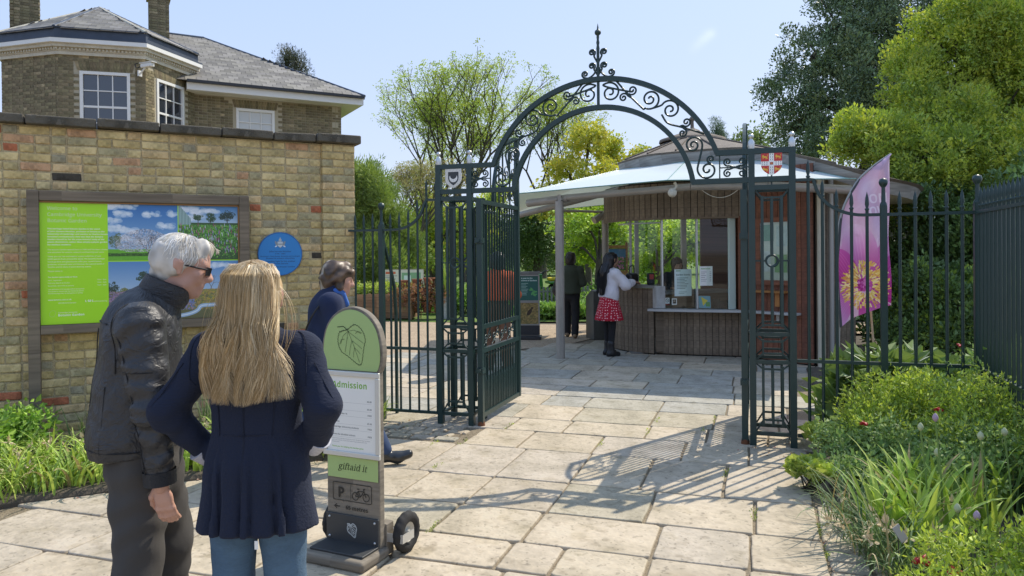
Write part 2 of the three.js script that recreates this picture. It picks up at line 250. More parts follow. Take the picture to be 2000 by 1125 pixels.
{
  const wall = thing('garden_wall', 'old yellow brick garden wall with dark coping stones and an end pier', 'wall', WO, WALL_TURN);
  mesh('core', [box(5.2, 2.71, 0.30, -2.6 - 0.0, 1.355, -0.157), box(0.315, 2.71, 0.36, -0.1595, 1.355, -0.1455)], M.wallMortar, wall);
  const R = rng(5);
  // rounded end width must not stretch: build a geometry per brick length
  const kinds = { 0.215: [], 0.102: [], 0.16: [] };
  for (const L of [0.215, 0.102, 0.16]) for (let k = 0; k < 3; k++) { const g = boxUV(new RoundedBoxGeometry(L, 0.066, 0.09, 2, 0.011)), p = g.attributes.position; for (let i = 0; i < p.count; i++) { const x = p.getX(i), y = p.getY(i), z = p.getZ(i); p.setXYZ(i, x + noise3(y * 40, z * 9, k * 7 + 2) * 0.006, y + noise3(x * 22 + k * 9, 5, z * 5) * 0.0045, z + noise3(x * 25, y * 40 + k * 5, 1) * 0.004); } g.computeVertexNormals(); kinds[L].push(g); }
  const rest = brickMats.map(() => []); let single = 0;
  const hiddenByBoard = (q, y) => q > -2.72 && q < -1.05 && y > 1.02 && y < 2.14;
  const lay = (q, L, y, z) => {
    const g = kinds[L][Math.floor(R() * 3)], m = brickPick(R()), zz = z - 0.045 + (R() - 0.5) * 0.006, ou = Math.floor(R() * 50) * 0.37;
    const showing = q > -2.98 && y > 0.25 && !hiddenByBoard(q, y) && !(q < -1.2 && y < 1.0) && !(q < -0.35 && y < 1.1);
    if (showing && single < 296) { const b = mesh('brick', g, brickMats[m], wall); b.position.set(q, y, zz); b.rotation.z = (R() - 0.5) * 0.012; if (R() < 0.5) b.rotation.y = Math.PI; single++; }
    else { const c = g.clone().translate(q, y, zz), uv = c.attributes.uv; for (let i = 0; i < uv.count; i++) uv.setX(i, uv.getX(i) + ou); rest[m].push(c); }
  };
  for (let row = 35; row >= 0; row--) {
    const y = 0.0375 + row * 0.0752;
    let q = -0.33, k = row % 2 ? 0 : 1; if (row % 2) { lay(q - 0.05, 0.102, y, 0); q -= 0.112; }
    while (q > -4.6) { const L = (k++ % 3 === 2 || R() < 0.22) ? 0.102 : 0.215; q -= 0.005; lay(q - L / 2, L, y, 0); q -= L + 0.005; }
    let p = 0; for (const L of row % 2 ? [0.215, 0.102] : [0.102, 0.215]) { p -= 0.002; lay(p - L / 2, L, y, 0.042); p -= L + 0.004; }
  }
  rest.forEach((l, i) => { if (l.length) mesh('bricks', l, brickMats[i], wall, 'stuff'); });
  const js = [-4.2, -3.4, -2.756, -2.242, -1.757, -1.244, -0.784, -0.385];
  for (let i = 0; i < js.length - 1; i++) { const L = js[i + 1] - js[i] - 0.008, g = boxUV(new RoundedBoxGeometry(L, 0.078, 0.44, 3, 0.014)), p = g.attributes.position; for (let k = 0; k < p.count; k++) p.setY(k, p.getY(k) + noise3(p.getX(k) * 6, p.getZ(k) * 6, i) * 0.006); g.computeVertexNormals(); const m = mesh('coping_stone', g, M.coping, wall); m.position.set((js[i] + js[i + 1]) / 2, 2.75 + (i % 2) * 0.004, -0.15); }
  const m = mesh('coping_stone', boxUV(new RoundedBoxGeometry(0.43, 0.085, 0.50, 3, 0.014)), M.coping, wall); m.position.set(-0.166, 2.758, -0.14);
}
// ---------------------------------------------------------------- blue plaque on the wall
{
  const t = print(512, 512, (x, w) => {
    x.fillStyle = '#2f86c9'; x.fillRect(0, 0, w, w); x.fillStyle = '#173a63'; x.textAlign = 'center';
    x.save(); x.translate(256, 122); x.fillStyle = '#c9cfd2'; x.strokeStyle = '#6c7478'; x.lineWidth = 4;          // shield with helm and side plumes
    x.beginPath(); x.moveTo(-34, -20); x.lineTo(34, -20); x.lineTo(34, 18); x.quadraticCurveTo(30, 44, 0, 58); x.quadraticCurveTo(-30, 44, -34, 18); x.closePath(); x.fill(); x.stroke();
    x.fillStyle = '#8d9598'; x.fillRect(-34, 8, 68, 12); for (const s of [-1, 1]) { x.beginPath(); x.ellipse(s * 48, 6, 12, 34, s * 0.35, 0, 7); x.fill(); x.beginPath(); x.ellipse(s * 50, 40, 16, 8, s * 0.5, 0, 7); x.fillStyle = '#dfe3e4'; x.fill(); x.fillStyle = '#8d9598'; }
    x.fillStyle = '#b4babd'; x.beginPath(); x.arc(0, -36, 18, 0, 7); x.fill(); x.fillRect(-6, -68, 12, 26); x.restore();
    x.fillStyle = '#16365e'; x.font = '600 26px serif';
    [['John Stevens Henslow', 234], ['1796 - 1861', 262], ['Professor, Churchman, Botanist and Geologist', 292, 20.5], ['Pioneer in science education', 318], ['A guiding light for his student', 356], ['Charles Darwin', 384], ['Founded this Botanic Garden', 424]].forEach(([s, y, f]) => { x.font = '600 ' + (f || 24) + 'px serif'; x.fillText(s, 256, y); });
  });
  const p = thing('blue_plaque', 'round blue plaque with a crest and dark lettering on the brick wall', 'plaque', onWall(-0.73, 0.004, 1.632), WALL_TURN);
  const rimM = std(lin(0.03, 0.16, 0.42), 0.4);
  const disc = new THREE.LatheGeometry([[0.0001, 0.0], [0.202, 0.0], [0.207, 0.006], [0.207, 0.018], [0.204, 0.022], [0.199, 0.0225], [0.196, 0.019]].map(([a, b]) => new THREE.Vector2(a, b)), 64); disc.rotateX(Math.PI / 2);
  mesh('rim', disc, rimM, p);
  const face = new THREE.CircleGeometry(0.197, 64); face.translate(0, 0, 0.0195);
  mesh('face', face, std(0xffffff, 0.35, { map: t }), p);
}
// ---------------------------------------------------------------- welcome board
{
  const W = 1.545, H = 1.015;
  const t = print(1824, 1200, (x, w, h) => {
    const R = rng(12); x.fillStyle = '#b0ec12'; x.fillRect(0, 0, w, h);
    const T = (s, X, Y, f, c = '#f4fbe4') => { x.fillStyle = c; x.font = f; x.fillText(s, X, Y); };
    T('Welcome to', 62, 82, '48px sans-serif', '#d9efb4'); T('Cambridge University', 62, 142, '48px sans-serif', '#d9efb4'); T('Botanic Garden', 62, 202, '48px sans-serif', '#d9efb4');
    ['This heritage listed Botanic Garden is the vision', 'of John Stevens Henslow, professor of botany at the', 'University of Cambridge and mentor to Charles Darwin.', 'Henslow\u2019s revolutionary view was that the Botanic', 'Garden should be for the experimental study of the', 'plants themselves, rather than simply a physic garden', 'for medical students.'].forEach((s, i) => T(s, 62, 272 + i * 26, 'bold 19.5px sans-serif'));
    ['The Botanic Garden opened here in 1846 and has been a home', 'and attraction for science, research and learning ever since.'].forEach((s, i) => T(s, 62, 476 + i * 26, '18px sans-serif'));
    ['Today you can see and explore a plant collection of over', '8,000 species from around the world. The beautiful heritage', 'listed gardens and glasshouses offer year round interest,', 'guidance, a tranquil oasis and discover the natural world of', 'families and its story of plant diversity events.'].forEach((s, i) => T(s, 62, 542 + i * 26, '18px sans-serif'));
    T('Please come in.', 62, 686, '18px sans-serif');
    T('The Garden opens daily at 10am', 62, 744, 'bold 16px sans-serif'); [['April - September', '10am - 6pm'], ['February, March & October', '10am - 5pm'], ['November, December & January', '10am - 4pm']].forEach(([a, b], i) => { T(a, 62, 774 + i * 27, '15px sans-serif'); T(b, 478, 774 + i * 27, '15px sans-serif'); });
    ['Last admission is 30 minutes before closing time', 'The Garden is closed over the Christmas period', 'Assistance dogs only. No ball games or cycling'].forEach((s, i) => T(s, 62, 862 + i * 20, '14px sans-serif'));
    T('www.botanic.cam.ac.uk', 62, 966, 'bold 17px sans-serif'); T('\u25CF\u25CF\u25CF', 60, 1000, '26px sans-serif'); T('@CUBotanicGarden', 146, 998, '17px sans-serif'); T('L\u00B7M\u00B7i', 372, 990, 'bold 30px sans-serif'); T('beautiful gardening', 432, 990, '15px sans-serif');
    T('Cambridge University', 142, 1092, '17px sans-serif'); T('Botanic Garden', 142, 1122, 'bold 30px sans-serif'); x.strokeStyle = '#b9e07a'; x.lineWidth = 3; x.beginPath(); x.ellipse(98, 1094, 24, 32, 0.5, 0, 7); x.stroke();
    const clip = (X, Y, w2, h2, f) => { x.save(); x.beginPath(); x.rect(X, Y, w2, h2); x.clip(); x.translate(X, Y); f(w2, h2); x.restore(); };
    const blob = (X, Y, a, b, c, al = 1) => { x.globalAlpha = al; x.fillStyle = c; x.beginPath(); x.ellipse(X, Y, a, b, 0, 0, 7); x.fill(); x.globalAlpha = 1; };
    const pick = a => a[Math.floor(R() * a.length)];
    const tree = (X, Y, s, cols, n) => { x.strokeStyle = '#3b3026'; x.lineWidth = s * 0.1; x.beginPath(); x.moveTo(X, Y + s); x.lineTo(X, Y); x.stroke(); for (let m = 0; m < 13; m++) { const q = R() * 6.28, e = Math.sqrt(R()) * s * 0.62, cx = X + Math.cos(q) * e, cy = Y + Math.sin(q) * e * 0.95, w = s * (0.2 + R() * 0.22); for (let i = 0; i < n / 5; i++) { const a = R() * 6.28, r = Math.sqrt(R()) * w; blob(cx + Math.cos(a) * r, cy + Math.sin(a) * r * 0.8, 1.5 + R() * s * 0.035, 1.5 + R() * s * 0.03, pick(cols), 0.85); } } };
    const limb = (X, Y, a, L, wd, c) => { if (L < 7) return; const X2 = X + Math.cos(a) * L, Y2 = Y + Math.sin(a) * L; x.strokeStyle = c; x.lineWidth = wd; x.beginPath(); x.moveTo(X, Y); x.lineTo(X2, Y2); x.stroke(); for (let k = 0; k < 2; k++) limb(X2, Y2, a + (R() - 0.5) * 1.5, L * (0.62 + R() * 0.2), wd * 0.66, c); };
    const sky = (w2, y0, top, low, clouds) => { const g = x.createLinearGradient(0, 0, 0, y0); g.addColorStop(0, top); g.addColorStop(1, low); x.fillStyle = g; x.fillRect(0, 0, w2, y0); for (let i = 0; i < clouds; i++) { const cx = R() * w2, cy = R() * y0 * 0.95; for (let k = 0; k < 26; k++) blob(cx + (R() - 0.5) * 150, cy + (R() - 0.5) * 44, 14 + R() * 30, 9 + R() * 16, pick(['#eef2f5', '#d9e2ea', '#c6d3df', '#f8fafb']), 0.35); } };
    clip(578, 0, 640, 584, (a, b) => { // blossom tree on a lawn
      sky(a, 470, '#2f6fb4', '#9dbcd8', 13); tree(70, 372, 90, ['#5b6a3a', '#6d7a43', '#4b5a30'], 260);
      x.fillStyle = '#6fb52b'; x.fillRect(0, 468, a, 120); x.fillStyle = '#37591a'; x.fillRect(0, 508, a, 32); for (let i = 0; i < 500; i++) blob(R() * a, 470 + R() * 110, 6, 2, pick(['#7cc335', '#5da225', '#8bcf45']), 0.5);
      for (let k = 0; k < 3; k++) limb(372, 520, -1.57 + (k - 1) * 0.5, 62, 11, '#4d4038'); for (let i = 0; i < 2400; i++) { const q = R() * 6.28, r = Math.sqrt(R()); blob(330 + Math.cos(q) * r * 270, 375 + Math.sin(q) * r * 118 + Math.abs(Math.cos(q)) * r * 40, 2 + R() * 4, 2 + R() * 3, pick(['#d8d2d6', '#c3bcc3', '#efeaec', '#9d979c', '#7d7877']), 0.75); } });
    clip(1226, 0, 598, 584, (a, b) => { // border beside a glasshouse
      sky(a, 200, '#3f79b4', '#b9cddd', 6); tree(190, 130, 62, ['#2f4a2c', '#3e5d35', '#25402a'], 260); tree(310, 140, 70, ['#2c4526', '#3a5a30', '#213a20'], 300); tree(480, 120, 92, ['#23352b', '#30463a', '#1d2e25'], 380); x.fillStyle = '#3a5a2c'; x.fillRect(0, 190, a, 400);
      x.fillStyle = '#a9c4bd'; x.beginPath(); x.moveTo(0, 0); x.lineTo(120, 150); x.lineTo(120, 214); x.lineTo(0, 230); x.fill(); x.strokeStyle = '#3d5b57'; x.lineWidth = 4; for (let k = 0; k < 9; k++) { x.beginPath(); x.moveTo(k * 14, k * 17); x.lineTo(k * 14, 230 - k * 2); x.stroke(); }
      for (let i = 0; i < 3600; i++) { const Y = 215 + R() * R() * 380; blob(R() * a, Y, 2 + Y * 0.009, 3 + Y * 0.018 * R(), pick(['#5f9a33', '#79b944', '#3f7426', '#92c95a', '#2c5a20', '#49812c']), 0.85); } for (let i = 0; i < 190; i++) blob(R() * a, 210 + R() * 300, 4, 10 + R() * 12, pick(['#8a86bb', '#a79fd0', '#a4306f', '#c2558f', '#d9d6e6']), 0.8); });
    clip(578, 594, 1246, 606, (a, b) => { // lake and winter garden
      sky(a, 330, '#5f8fc4', '#b4c9dd', 4); x.fillStyle = '#6b6a45'; x.fillRect(0, 300, a, 320); tree(30, 250, 80, ['#263524', '#34452f'], 260); tree(330, 180, 105, ['#2f4430', '#3f5840', '#28392a'], 420); tree(150, 330, 80, ['#7a7440', '#8d8a3a', '#5f6a35'], 260);
      for (let k = 0; k < 5; k++) limb(720 + k * 118, 330, -1.57 + (R() - 0.5) * 0.5, 54, 8, '#6d625c'); tree(1190, 150, 110, ['#2c3a37', '#3b4c48'], 330);
      for (let i = 0; i < 2600; i++) { const X = R() * a, Y = 300 + R() * 210; blob(X, Y, 4 + R() * 9, 3 + R() * 8, pick(X < 520 ? ['#7a6a8f', '#9a7fa6', '#6d7a4a', '#b48aa9'] : X < 800 ? ['#c28fae', '#5b76b8', '#7f90c6', '#8a8f52'] : ['#a98a5d', '#b79a52', '#8b7c4c', '#7f8d4a', '#c9ab3a']), 0.7); }
      x.strokeStyle = '#a9c0d6'; x.lineWidth = 40; x.beginPath(); x.moveTo(380, 560); x.bezierCurveTo(600, 600, 820, 560, 840, 500); x.bezierCurveTo(860, 440, 1000, 500, 1110, 440); x.stroke(); x.strokeStyle = '#dbe6ee'; x.lineWidth = 12; x.stroke(); });
    x.fillStyle = '#b0ec12'; x.fillRect(1218, 0, 8, 594); x.fillRect(578, 584, 1246, 10);
  });
  const b = thing('welcome_board', 'framed green welcome board with garden photographs on oak posts', 'notice board', onWall(0, 0.09), WALL_TURN);
  const L = -2.745, Rr = -1.027, F = 0.085;
  for (const q of [L + F / 2, Rr - F / 2]) mesh('post', rbox(F, 2.165, 0.09, 0.008, q, 1.0825, 0), M.oak, b);
  const rail = (y0, y1) => mesh('rail', rbox(Rr - L - 2 * F - 0.002, y1 - y0, 0.082, 0.007, (L + Rr) / 2, (y0 + y1) / 2, 0), M.oak, b);
  rail(2.081, 2.163); rail(0.985, 1.058);
  mesh('backing', box(Rr - L - 2 * F, 1.03, 0.02, (L + Rr) / 2, 1.57, -0.012), std(lin(0.35, 0.2, 0.08), 0.8), b);
  const face = new THREE.PlaneGeometry(W, H); face.translate((L + Rr) / 2, 1.57, 0.004);
  mesh('poster', face, phys(0xffffff, 0.42, { map: t, clearcoat: 0.2, clearcoatRoughness: 0.2 }), b);
  const bead = std(lin(0.33, 0.17, 0.06), 0.7);
  mesh('bead', [box(W, 0.012, 0.02, (L + Rr) / 2, 2.073, 0.012), box(0.01, H, 0.02, Rr - F - 0.006, 1.57, 0.012)], bead, b);
}
// ================================================================ the house behind the wall
{
  const house = thing('brick_house', 'dark yellow brick house with slate hipped roof and canted bay', 'house', V(0, 0, 0));
  M.houseMortar = std(lin(0.42, 0.37, 0.26), 0.95); M.houseBrick = std(0xffffff, 0.92, { map: rep(brickMap, 1) });
  const slateM = std(0xffffff, 0.72, { map: rep(grain, 1) });
  M.pane = phys(lin(0.018, 0.026, 0.04), 0.03, { specularIntensity: 1, ior: 1.9 });
  const brickUnit = L => boxUV(new THREE.BoxGeometry(L, 0.064, 0.09)), bL = brickUnit(0.212), bS = brickUnit(0.1), bTall = boxUV(new THREE.BoxGeometry(0.066, 0.215, 0.09));
  const R = rng(31), dummy = new THREE.Object3D(), col = new THREE.Color();
  const instances = (name, g, mat, list, parent) => { if (!list.length) return; const im = new THREE.InstancedMesh(g, mat, list.length); list.forEach((it, i) => { im.setMatrixAt(i, it.m); im.setColorAt(i, it.c); }); im.name = name; im.userData.kind = 'stuff'; im.castShadow = im.receiveShadow = true; parent.add(im); };
  const tone = () => { const k = 0.7 + R() * 0.55, w = R(); return w < 0.06 ? col.setRGB(0.40 * k, 0.32 * k, 0.19 * k).clone() : col.setRGB(0.25 * k, (0.198 + R() * 0.018) * k, 0.118 * k).clone(); };
  function facet(A, B, y0, y1, wins = []) {                          // brick-faced wall from A to B (left to right seen from outside), z outwards
    const g = new THREE.Group(); const L = A.distanceTo(B), turn = Math.atan2(-(B.z - A.z), B.x - A.x); g.position.copy(A); g.rotation.y = turn; g.name = 'wall'; house.add(g);
    const core = [box(L, y1 - y0, 0.1, L / 2, (y0 + y1) / 2, -0.22)]; let yy = y0;                // backing, open at the windows
    for (const w of [...wins].sort((a, b) => a.y0 - b.y0)) { core.push(box(L, w.y0 - yy, 0.15, L / 2, (w.y0 + yy) / 2, -0.0875), box(w.x0, w.y1 - w.y0, 0.15, w.x0 / 2, (w.y0 + w.y1) / 2, -0.0875), box(L - w.x1, w.y1 - w.y0, 0.15, (L + w.x1) / 2, (w.y0 + w.y1) / 2, -0.0875)); yy = w.y1; }
    core.push(box(L, y1 - yy, 0.15, L / 2, (y1 + yy) / 2, -0.0875)); mesh('core', core, M.houseMortar, g);
    const ls = [], ss = [], tl = [];
    const blocked = (a, b, y) => wins.some(w => y > w.y0 - 0.03 && y < w.y1 + 0.235 && ((y < w.y1 + 0.01 && b > w.x0 - 0.004 && a < w.x1 + 0.004) || (y >= w.y1 + 0.01 && b > w.x0 - 0.06 - (y - w.y1) * 0.25 && a < w.x1 + 0.06 + (y - w.y1) * 0.25)));
    let row = 0; for (let y = y0 + 0.04; y < y1 - 0.02; y += 0.0752, row++) { let x = 0, k = row; while (x < L - 0.02) { const long = (k++) % 2 === 0; let w = Math.min(long ? 0.212 : 0.1, L - x); if (x === 0 && row % 2) w = 0.1; if (L - x - w < 0.05) w = L - x; const c = x + w / 2; if (!blocked(x, x + w, y)) { dummy.position.set(c, y, -0.045 + (R() - 0.5) * 0.006); dummy.rotation.set(0, 0, 0); dummy.scale.set(w / (long ? 0.212 : 0.1), 1, 1); dummy.updateMatrix(); (long ? ls : ss).push({ m: dummy.matrix.clone(), c: tone() }); } x += w + 0.01; } } dummy.scale.set(1, 1, 1);
    for (const w of wins) { const n = Math.round((w.x1 - w.x0 + 0.2) / 0.076); for (let i = 0; i < n; i++) { const f = (i + 0.5) / n, x = mixf(w.x0 - 0.08, w.x1 + 0.08, f); dummy.position.set(x, w.y1 + 0.125, -0.045); dummy.rotation.set(0, 0, -(f - 0.5) * 0.55); dummy.updateMatrix(); tl.push({ m: dummy.matrix.clone(), c: tone() }); } }
    instances('bricks', bL, M.houseBrick, ls, g); instances('bricks', bS, M.houseBrick, ss, g); instances('bricks', bTall, M.houseBrick, tl, g);
    for (const w of wins) {
      const win = new THREE.Group(); win.name = 'window'; win.position.set(A.x, 0, A.z); win.rotation.y = turn; house.add(win);
      const W = w.x1 - w.x0, H = w.y1 - w.y0, cx = (w.x0 + w.x1) / 2, cy = (w.y0 + w.y1) / 2, f = 0.07;
      mesh('frame', [box(W, f, 0.09, cx, w.y1 - f / 2, -0.035), box(W, f, 0.09, cx, w.y0 + f / 2, -0.035), box(f, H - 2 * f, 0.088, w.x0 + f / 2, cy, -0.035), box(f, H - 2 * f, 0.088, w.x1 - f / 2, cy, -0.035)], M.white, win);
      const ix0 = w.x0 + f, ix1 = w.x1 - f, iy0 = w.y0 + f, iy1 = w.y1 - f, bars = [];
      for (let i = 1; i < w.nx; i++) bars.push(box(0.024, iy1 - iy0, 0.04, mixf(ix0, ix1, i / w.nx), cy, -0.04));
      for (let j = 1; j < w.ny; j++) bars.push(box(ix1 - ix0, j === w.mid ? 0.05 : 0.024, 0.043, cx, mixf(iy0, iy1, j / w.ny), -0.04));
      bars.forEach(bg => mesh('glazing_bar', bg, M.white, win));
      for (let i = 0; i < w.nx; i++) for (let j = 0; j < w.ny; j++) { const a = mixf(ix0, ix1, i / w.nx), b2 = mixf(ix0, ix1, (i + 1) / w.nx), c = mixf(iy0, iy1, j / w.ny), d = mixf(iy0, iy1, (j + 1) / w.ny); const p = mesh('pane', box(b2 - a, d - c, 0.006, 0, 0, 0), w.blind && j >= w.blind ? M.blind : M.pane, win); p.position.set((a + b2) / 2, (c + d) / 2, -0.05); p.rotation.set((R() - 0.5) * 0.012, (R() - 0.5) * 0.012, 0); }
      mesh('sill', box(W + 0.14, 0.07, 0.14, cx, w.y0 - 0.036, -0.0), M.cream, win);
    }
  }
  M.blind = phys(lin(0.55, 0.56, 0.53), 0.5, { clearcoat: 1, clearcoatRoughness: 0.03 });
  const P = [V(-12.38, 0, -17.97), V(-10.72, 0, -17.5), V(-8.91, 0, -18.04), V(-8.53, 0, -19.93)], C = V(-5.03, 0, -21.9), A0 = V(-8.55, 0, -19.95);
  facet(V(-13.2, 0, -19.9), P[0], 0, 6.46); facet(P[0], P[1], 0, 6.46);
  facet(P[1], P[2], 0, 6.46, [{ x0: 0.455, x1: 1.545, y0: 4.42, y1: 6.1, nx: 3, ny: 4, mid: 2 }, { x0: 0.455, x1: 1.545, y0: 1.2, y1: 3.0, nx: 3, ny: 4, mid: 2 }]);
  facet(P[2], P[3], 0, 6.46, [{ x0: 0.41, x1: 1.475, y0: 4.42, y1: 6.1, nx: 3, ny: 4, mid: 2 }]);
  facet(A0, C, 0, 6.05, [{ x0: 1.075, x1: 2.108, y0: 4.4, y1: 5.755, nx: 3, ny: 4, blind: 2 }]);
  const back = C.clone().add(V(-3.6 * Math.sin(WALL_TURN) * 2, 0, -3.6 * Math.cos(WALL_TURN) * 2)); facet(C, back, 0, 6.05);
  // bay cornice: stepped rings following the bay outline, dentils one by one
  const ctr = V(-10.45, 0, -20.3), out = (p, d) => p.clone().add(p.clone().sub(ctr).setY(0).normalize().multiplyScalar(d));
  const poly = d => [V(-13.2, 0, -19.9), ...P].map(p => out(p, d));
  const band = (d0, d1, y0, y1, mat, name, parent = house) => { const rings = [[d0, y0], [d1, y0], [d1, y1], [d0, y1]]; const g = []; const a = rings.map(([d, y]) => poly(d).map(p => p.clone().setY(y))); for (let i = 0; i < 4; i++) g.push(flat(loft([a[i], a[(i + 1) % 4]], false))); g.forEach(q => boxUV(q)); return mesh(name, g.map(q => boxUV(q)), mat, parent); };
  const cor = band(-0.1, 0.05, 6.46, 6.54, M.cream, 'cornice'); band(-0.1, 0.07, 6.543, 6.62, M.cream, 'frieze', cor); band(-0.1, 0.17, 6.622, 6.70, M.cream, 'corona', cor); band(-0.1, 0.25, 6.702, 6.80, M.white, 'moulding', cor); band(-0.1, 0.255, 6.802, 6.83, M.lead, 'flashing', cor);
  const dg = box(0.045, 0.05, 0.045); { const q = poly(0.09), list = []; for (let i = 0; i < q.length - 1; i++) { const L = q[i].distanceTo(q[i + 1]), turn = Math.atan2(-(q[i + 1].z - q[i].z), q[i + 1].x - q[i].x); for (let s = 0.03; s < L; s += 0.083) { const p = q[i].clone().lerp(q[i + 1], s / L); list.push(dg.clone().rotateY(turn).translate(p.x, 6.592, p.z)); } } mesh('dentils', list, M.cream, cor, 'stuff'); }
  band(-0.1, 0.12, 6.832, 7.07, M.lead, 'parapet_lead', house); band(-0.1, 0.17, 7.072, 7.085, M.lead, 'drip', house);
  // slate slopes: slates laid in courses over a polygon
  function slope(a, b, c, d, name = 'roof_slope') {                   // a, b eave left and right; c, d top right and left
    const ex = b.clone().sub(a).normalize(), n = ex.clone().cross(d.clone().lerp(c, 0.5).sub(a)).normalize(); if (n.y < 0) n.negate(); const ey = n.clone().cross(ex).normalize(); if (ey.y < 0) ey.negate();
    const to2 = p => { const q = p.clone().sub(a); return [q.dot(ex), q.dot(ey)]; }, pg = [a, b, c, d].map(to2);
    const q = [a, b, c, d].map(p => p.clone().addScaledVector(n, -0.05)); const base = new THREE.BufferGeometry(); base.setAttribute('position', new THREE.Float32BufferAttribute(q.flatMap(p => [p.x, p.y, p.z]), 3)); base.setIndex([0, 1, 2, 0, 2, 3]); base.computeVertexNormals();
    const part = mesh(name, base, std(lin(0.06, 0.057, 0.052), 0.9), house), list = [], inside = (x, y) => { let r = false; for (let i = 0, j = 3; i < 4; j = i++) { const [xi, yi] = pg[i], [xj, yj] = pg[j]; if ((yi > y) !== (yj > y) && x < (xj - xi) * (y - yi) / (yj - yi) + xi) r = !r; } return r; };
    const m = new THREE.Matrix4().makeBasis(ex, ey, n), qt = new THREE.Quaternion().setFromRotationMatrix(m), top = Math.max(...pg.map(p => p[1])), x0 = Math.min(...pg.map(p => p[0])), x1 = Math.max(...pg.map(p => p[0]));
    let row = 0; for (let y = 0.06; y < top; y += 0.175, row++) for (let x = x0 + (row % 2) * 0.14; x < x1; x += 0.28) if (inside(x, y) && inside(x, y + 0.05)) { const p = a.clone().addScaledVector(ex, x).addScaledVector(ey, y).addScaledVector(n, 0.004 + R() * 0.006); dummy.position.copy(p); dummy.quaternion.copy(qt); dummy.rotateX(0.1); dummy.rotateZ((R() - 0.5) * 0.02); dummy.scale.set(1, 1, 1); dummy.updateMatrix(); const k = 0.6 + R() * 0.65; list.push({ m: dummy.matrix.clone(), c: col.setRGB(0.27 * k, 0.25 * k, (0.205 + R() * 0.02) * k).clone() }); }
    instances('slates', boxUV(new THREE.BoxGeometry(0.27, 0.26, 0.016)), slateM, list, part);
  }
  const eL = A0.clone().addScaledVector(WQ, -0.6).addScaledVector(WN, 0.55).setY(6.3), eR = V(-4.28, 6.3, -21.69), rR = V(-9.61, 8.49, -23.2), rL = rR.clone().addScaledVector(WQ, -1.9);
  slope(eL, eR, rR, rL); const eB = eR.clone().addScaledVector(WN, -7.8); slope(eR, eB, rR, rR);
  const cap = (a, b, r, mat, name) => mesh(name, bar(a, b, r, 8), mat, house);
  cap(rL, rR, 0.06, M.lead, 'ridge'); cap(rR, eR, 0.05, M.lead, 'hip');
  { const u = WQ, put = (w, h, dd, yy, zz, mat, name) => { const L = 4.75, g = box(L, h, dd, -L / 2 + 0.5, yy, zz); const m = mesh(name, g, mat, house); m.position.set(C.x, 0, C.z); m.rotation.y = WALL_TURN; return m; };
    put(0, 0.19, 0.03, 6.145, 0.5, M.white, 'fascia'); put(0, 0.03, 0.5, 6.055, 0.26, M.white, 'soffit'); put(0, 0.07, 0.1, 6.262, 0.57, M.darkMetal, 'gutter'); const f2 = mesh('fascia', box(0.03, 0.19, 7.9, 0.51, 6.145, -3.43), M.white, house); f2.position.set(C.x, 0, C.z); f2.rotation.y = WALL_TURN; const s2 = mesh('soffit', box(0.47, 0.026, 7.6, 0.26, 6.055, -3.8), M.white, house); s2.position.set(C.x, 0, C.z); s2.rotation.y = WALL_TURN; }
  const ap = V(-11.1, 8.39, -20.0), ev = poly(0.12).map(p => p.clone().setY(7.085));
  for (let i = 0; i < ev.length - 1; i++) { slope(ev[i], ev[i + 1], ap, ap, 'bay_roof_slope'); cap(ev[i + 1], ap, 0.045, i % 2 ? M.lead : M.cream, 'hip'); }
  // chimneys
  const chimney = (cx, cz, w, y0, y1) => { const g = new THREE.Group(); g.name = 'chimney'; g.position.set(cx, 0, cz); g.rotation.y = WALL_TURN; house.add(g); mesh('stack', box(w - 0.02, y1 - y0, w - 0.02, 0, (y0 + y1) / 2, 0), M.houseMortar, g); const l = []; for (let y = y0 + 0.04, r = 0; y < y1; y += 0.0752, r++) for (let f = 0; f < 4; f++) for (let k = 0; k < Math.round(w / 0.222); k++) { dummy.position.set(0, y, 0); dummy.rotation.set(0, f * Math.PI / 2, 0); dummy.translateZ(w / 2 - 0.035); dummy.translateX(-w / 2 + 0.11 + k * 0.222 - (r % 2) * 0.02); dummy.scale.set(1, 1, 1); dummy.updateMatrix(); l.push({ m: dummy.matrix.clone(), c: tone() }); } instances('bricks', bL, M.houseBrick, l, g); mesh('cap', box(w + 0.12, 0.16, w + 0.12, 0, y1 + 0.08, 0), M.houseMortar, g); };
  chimney(-10.55, -22.2, 0.52, 7.8, 9.35); chimney(-13.05, -19.9, 0.62, 6.4, 9.5);
  // camera on the bay corner
  const cc = thing('security_camera', 'white security camera on a bracket at the bay corner under cornice', 'camera', V(-8.86, 6.14, -17.86), 1.15);
  mesh('housing', [rbox(0.12, 0.1, 0.36, 0.02, 0, 0.12, 0.12), box(0.15, 0.015, 0.42, 0, 0.178, 0.14)], M.white, cc); mesh('bracket', [bar(V(0, -0.05, -0.12), V(0, 0.07, 0.05), 0.022, 8), box(0.1, 0.14, 0.04, 0, -0.05, -0.14)], M.white, cc); mesh('cable', tube([V(-0.02, 0.12, -0.06), V(-0.1, 0.06, -0.12), V(-0.1, 0.16, -0.17), V(-0.02, 0.2, -0.18)], 0.012, 16, 6), M.black, cc);
}

// ================================================================ ironwork: gateway, leaves, fences
const GATE = { pos: SO, turn: SITE_TURN };
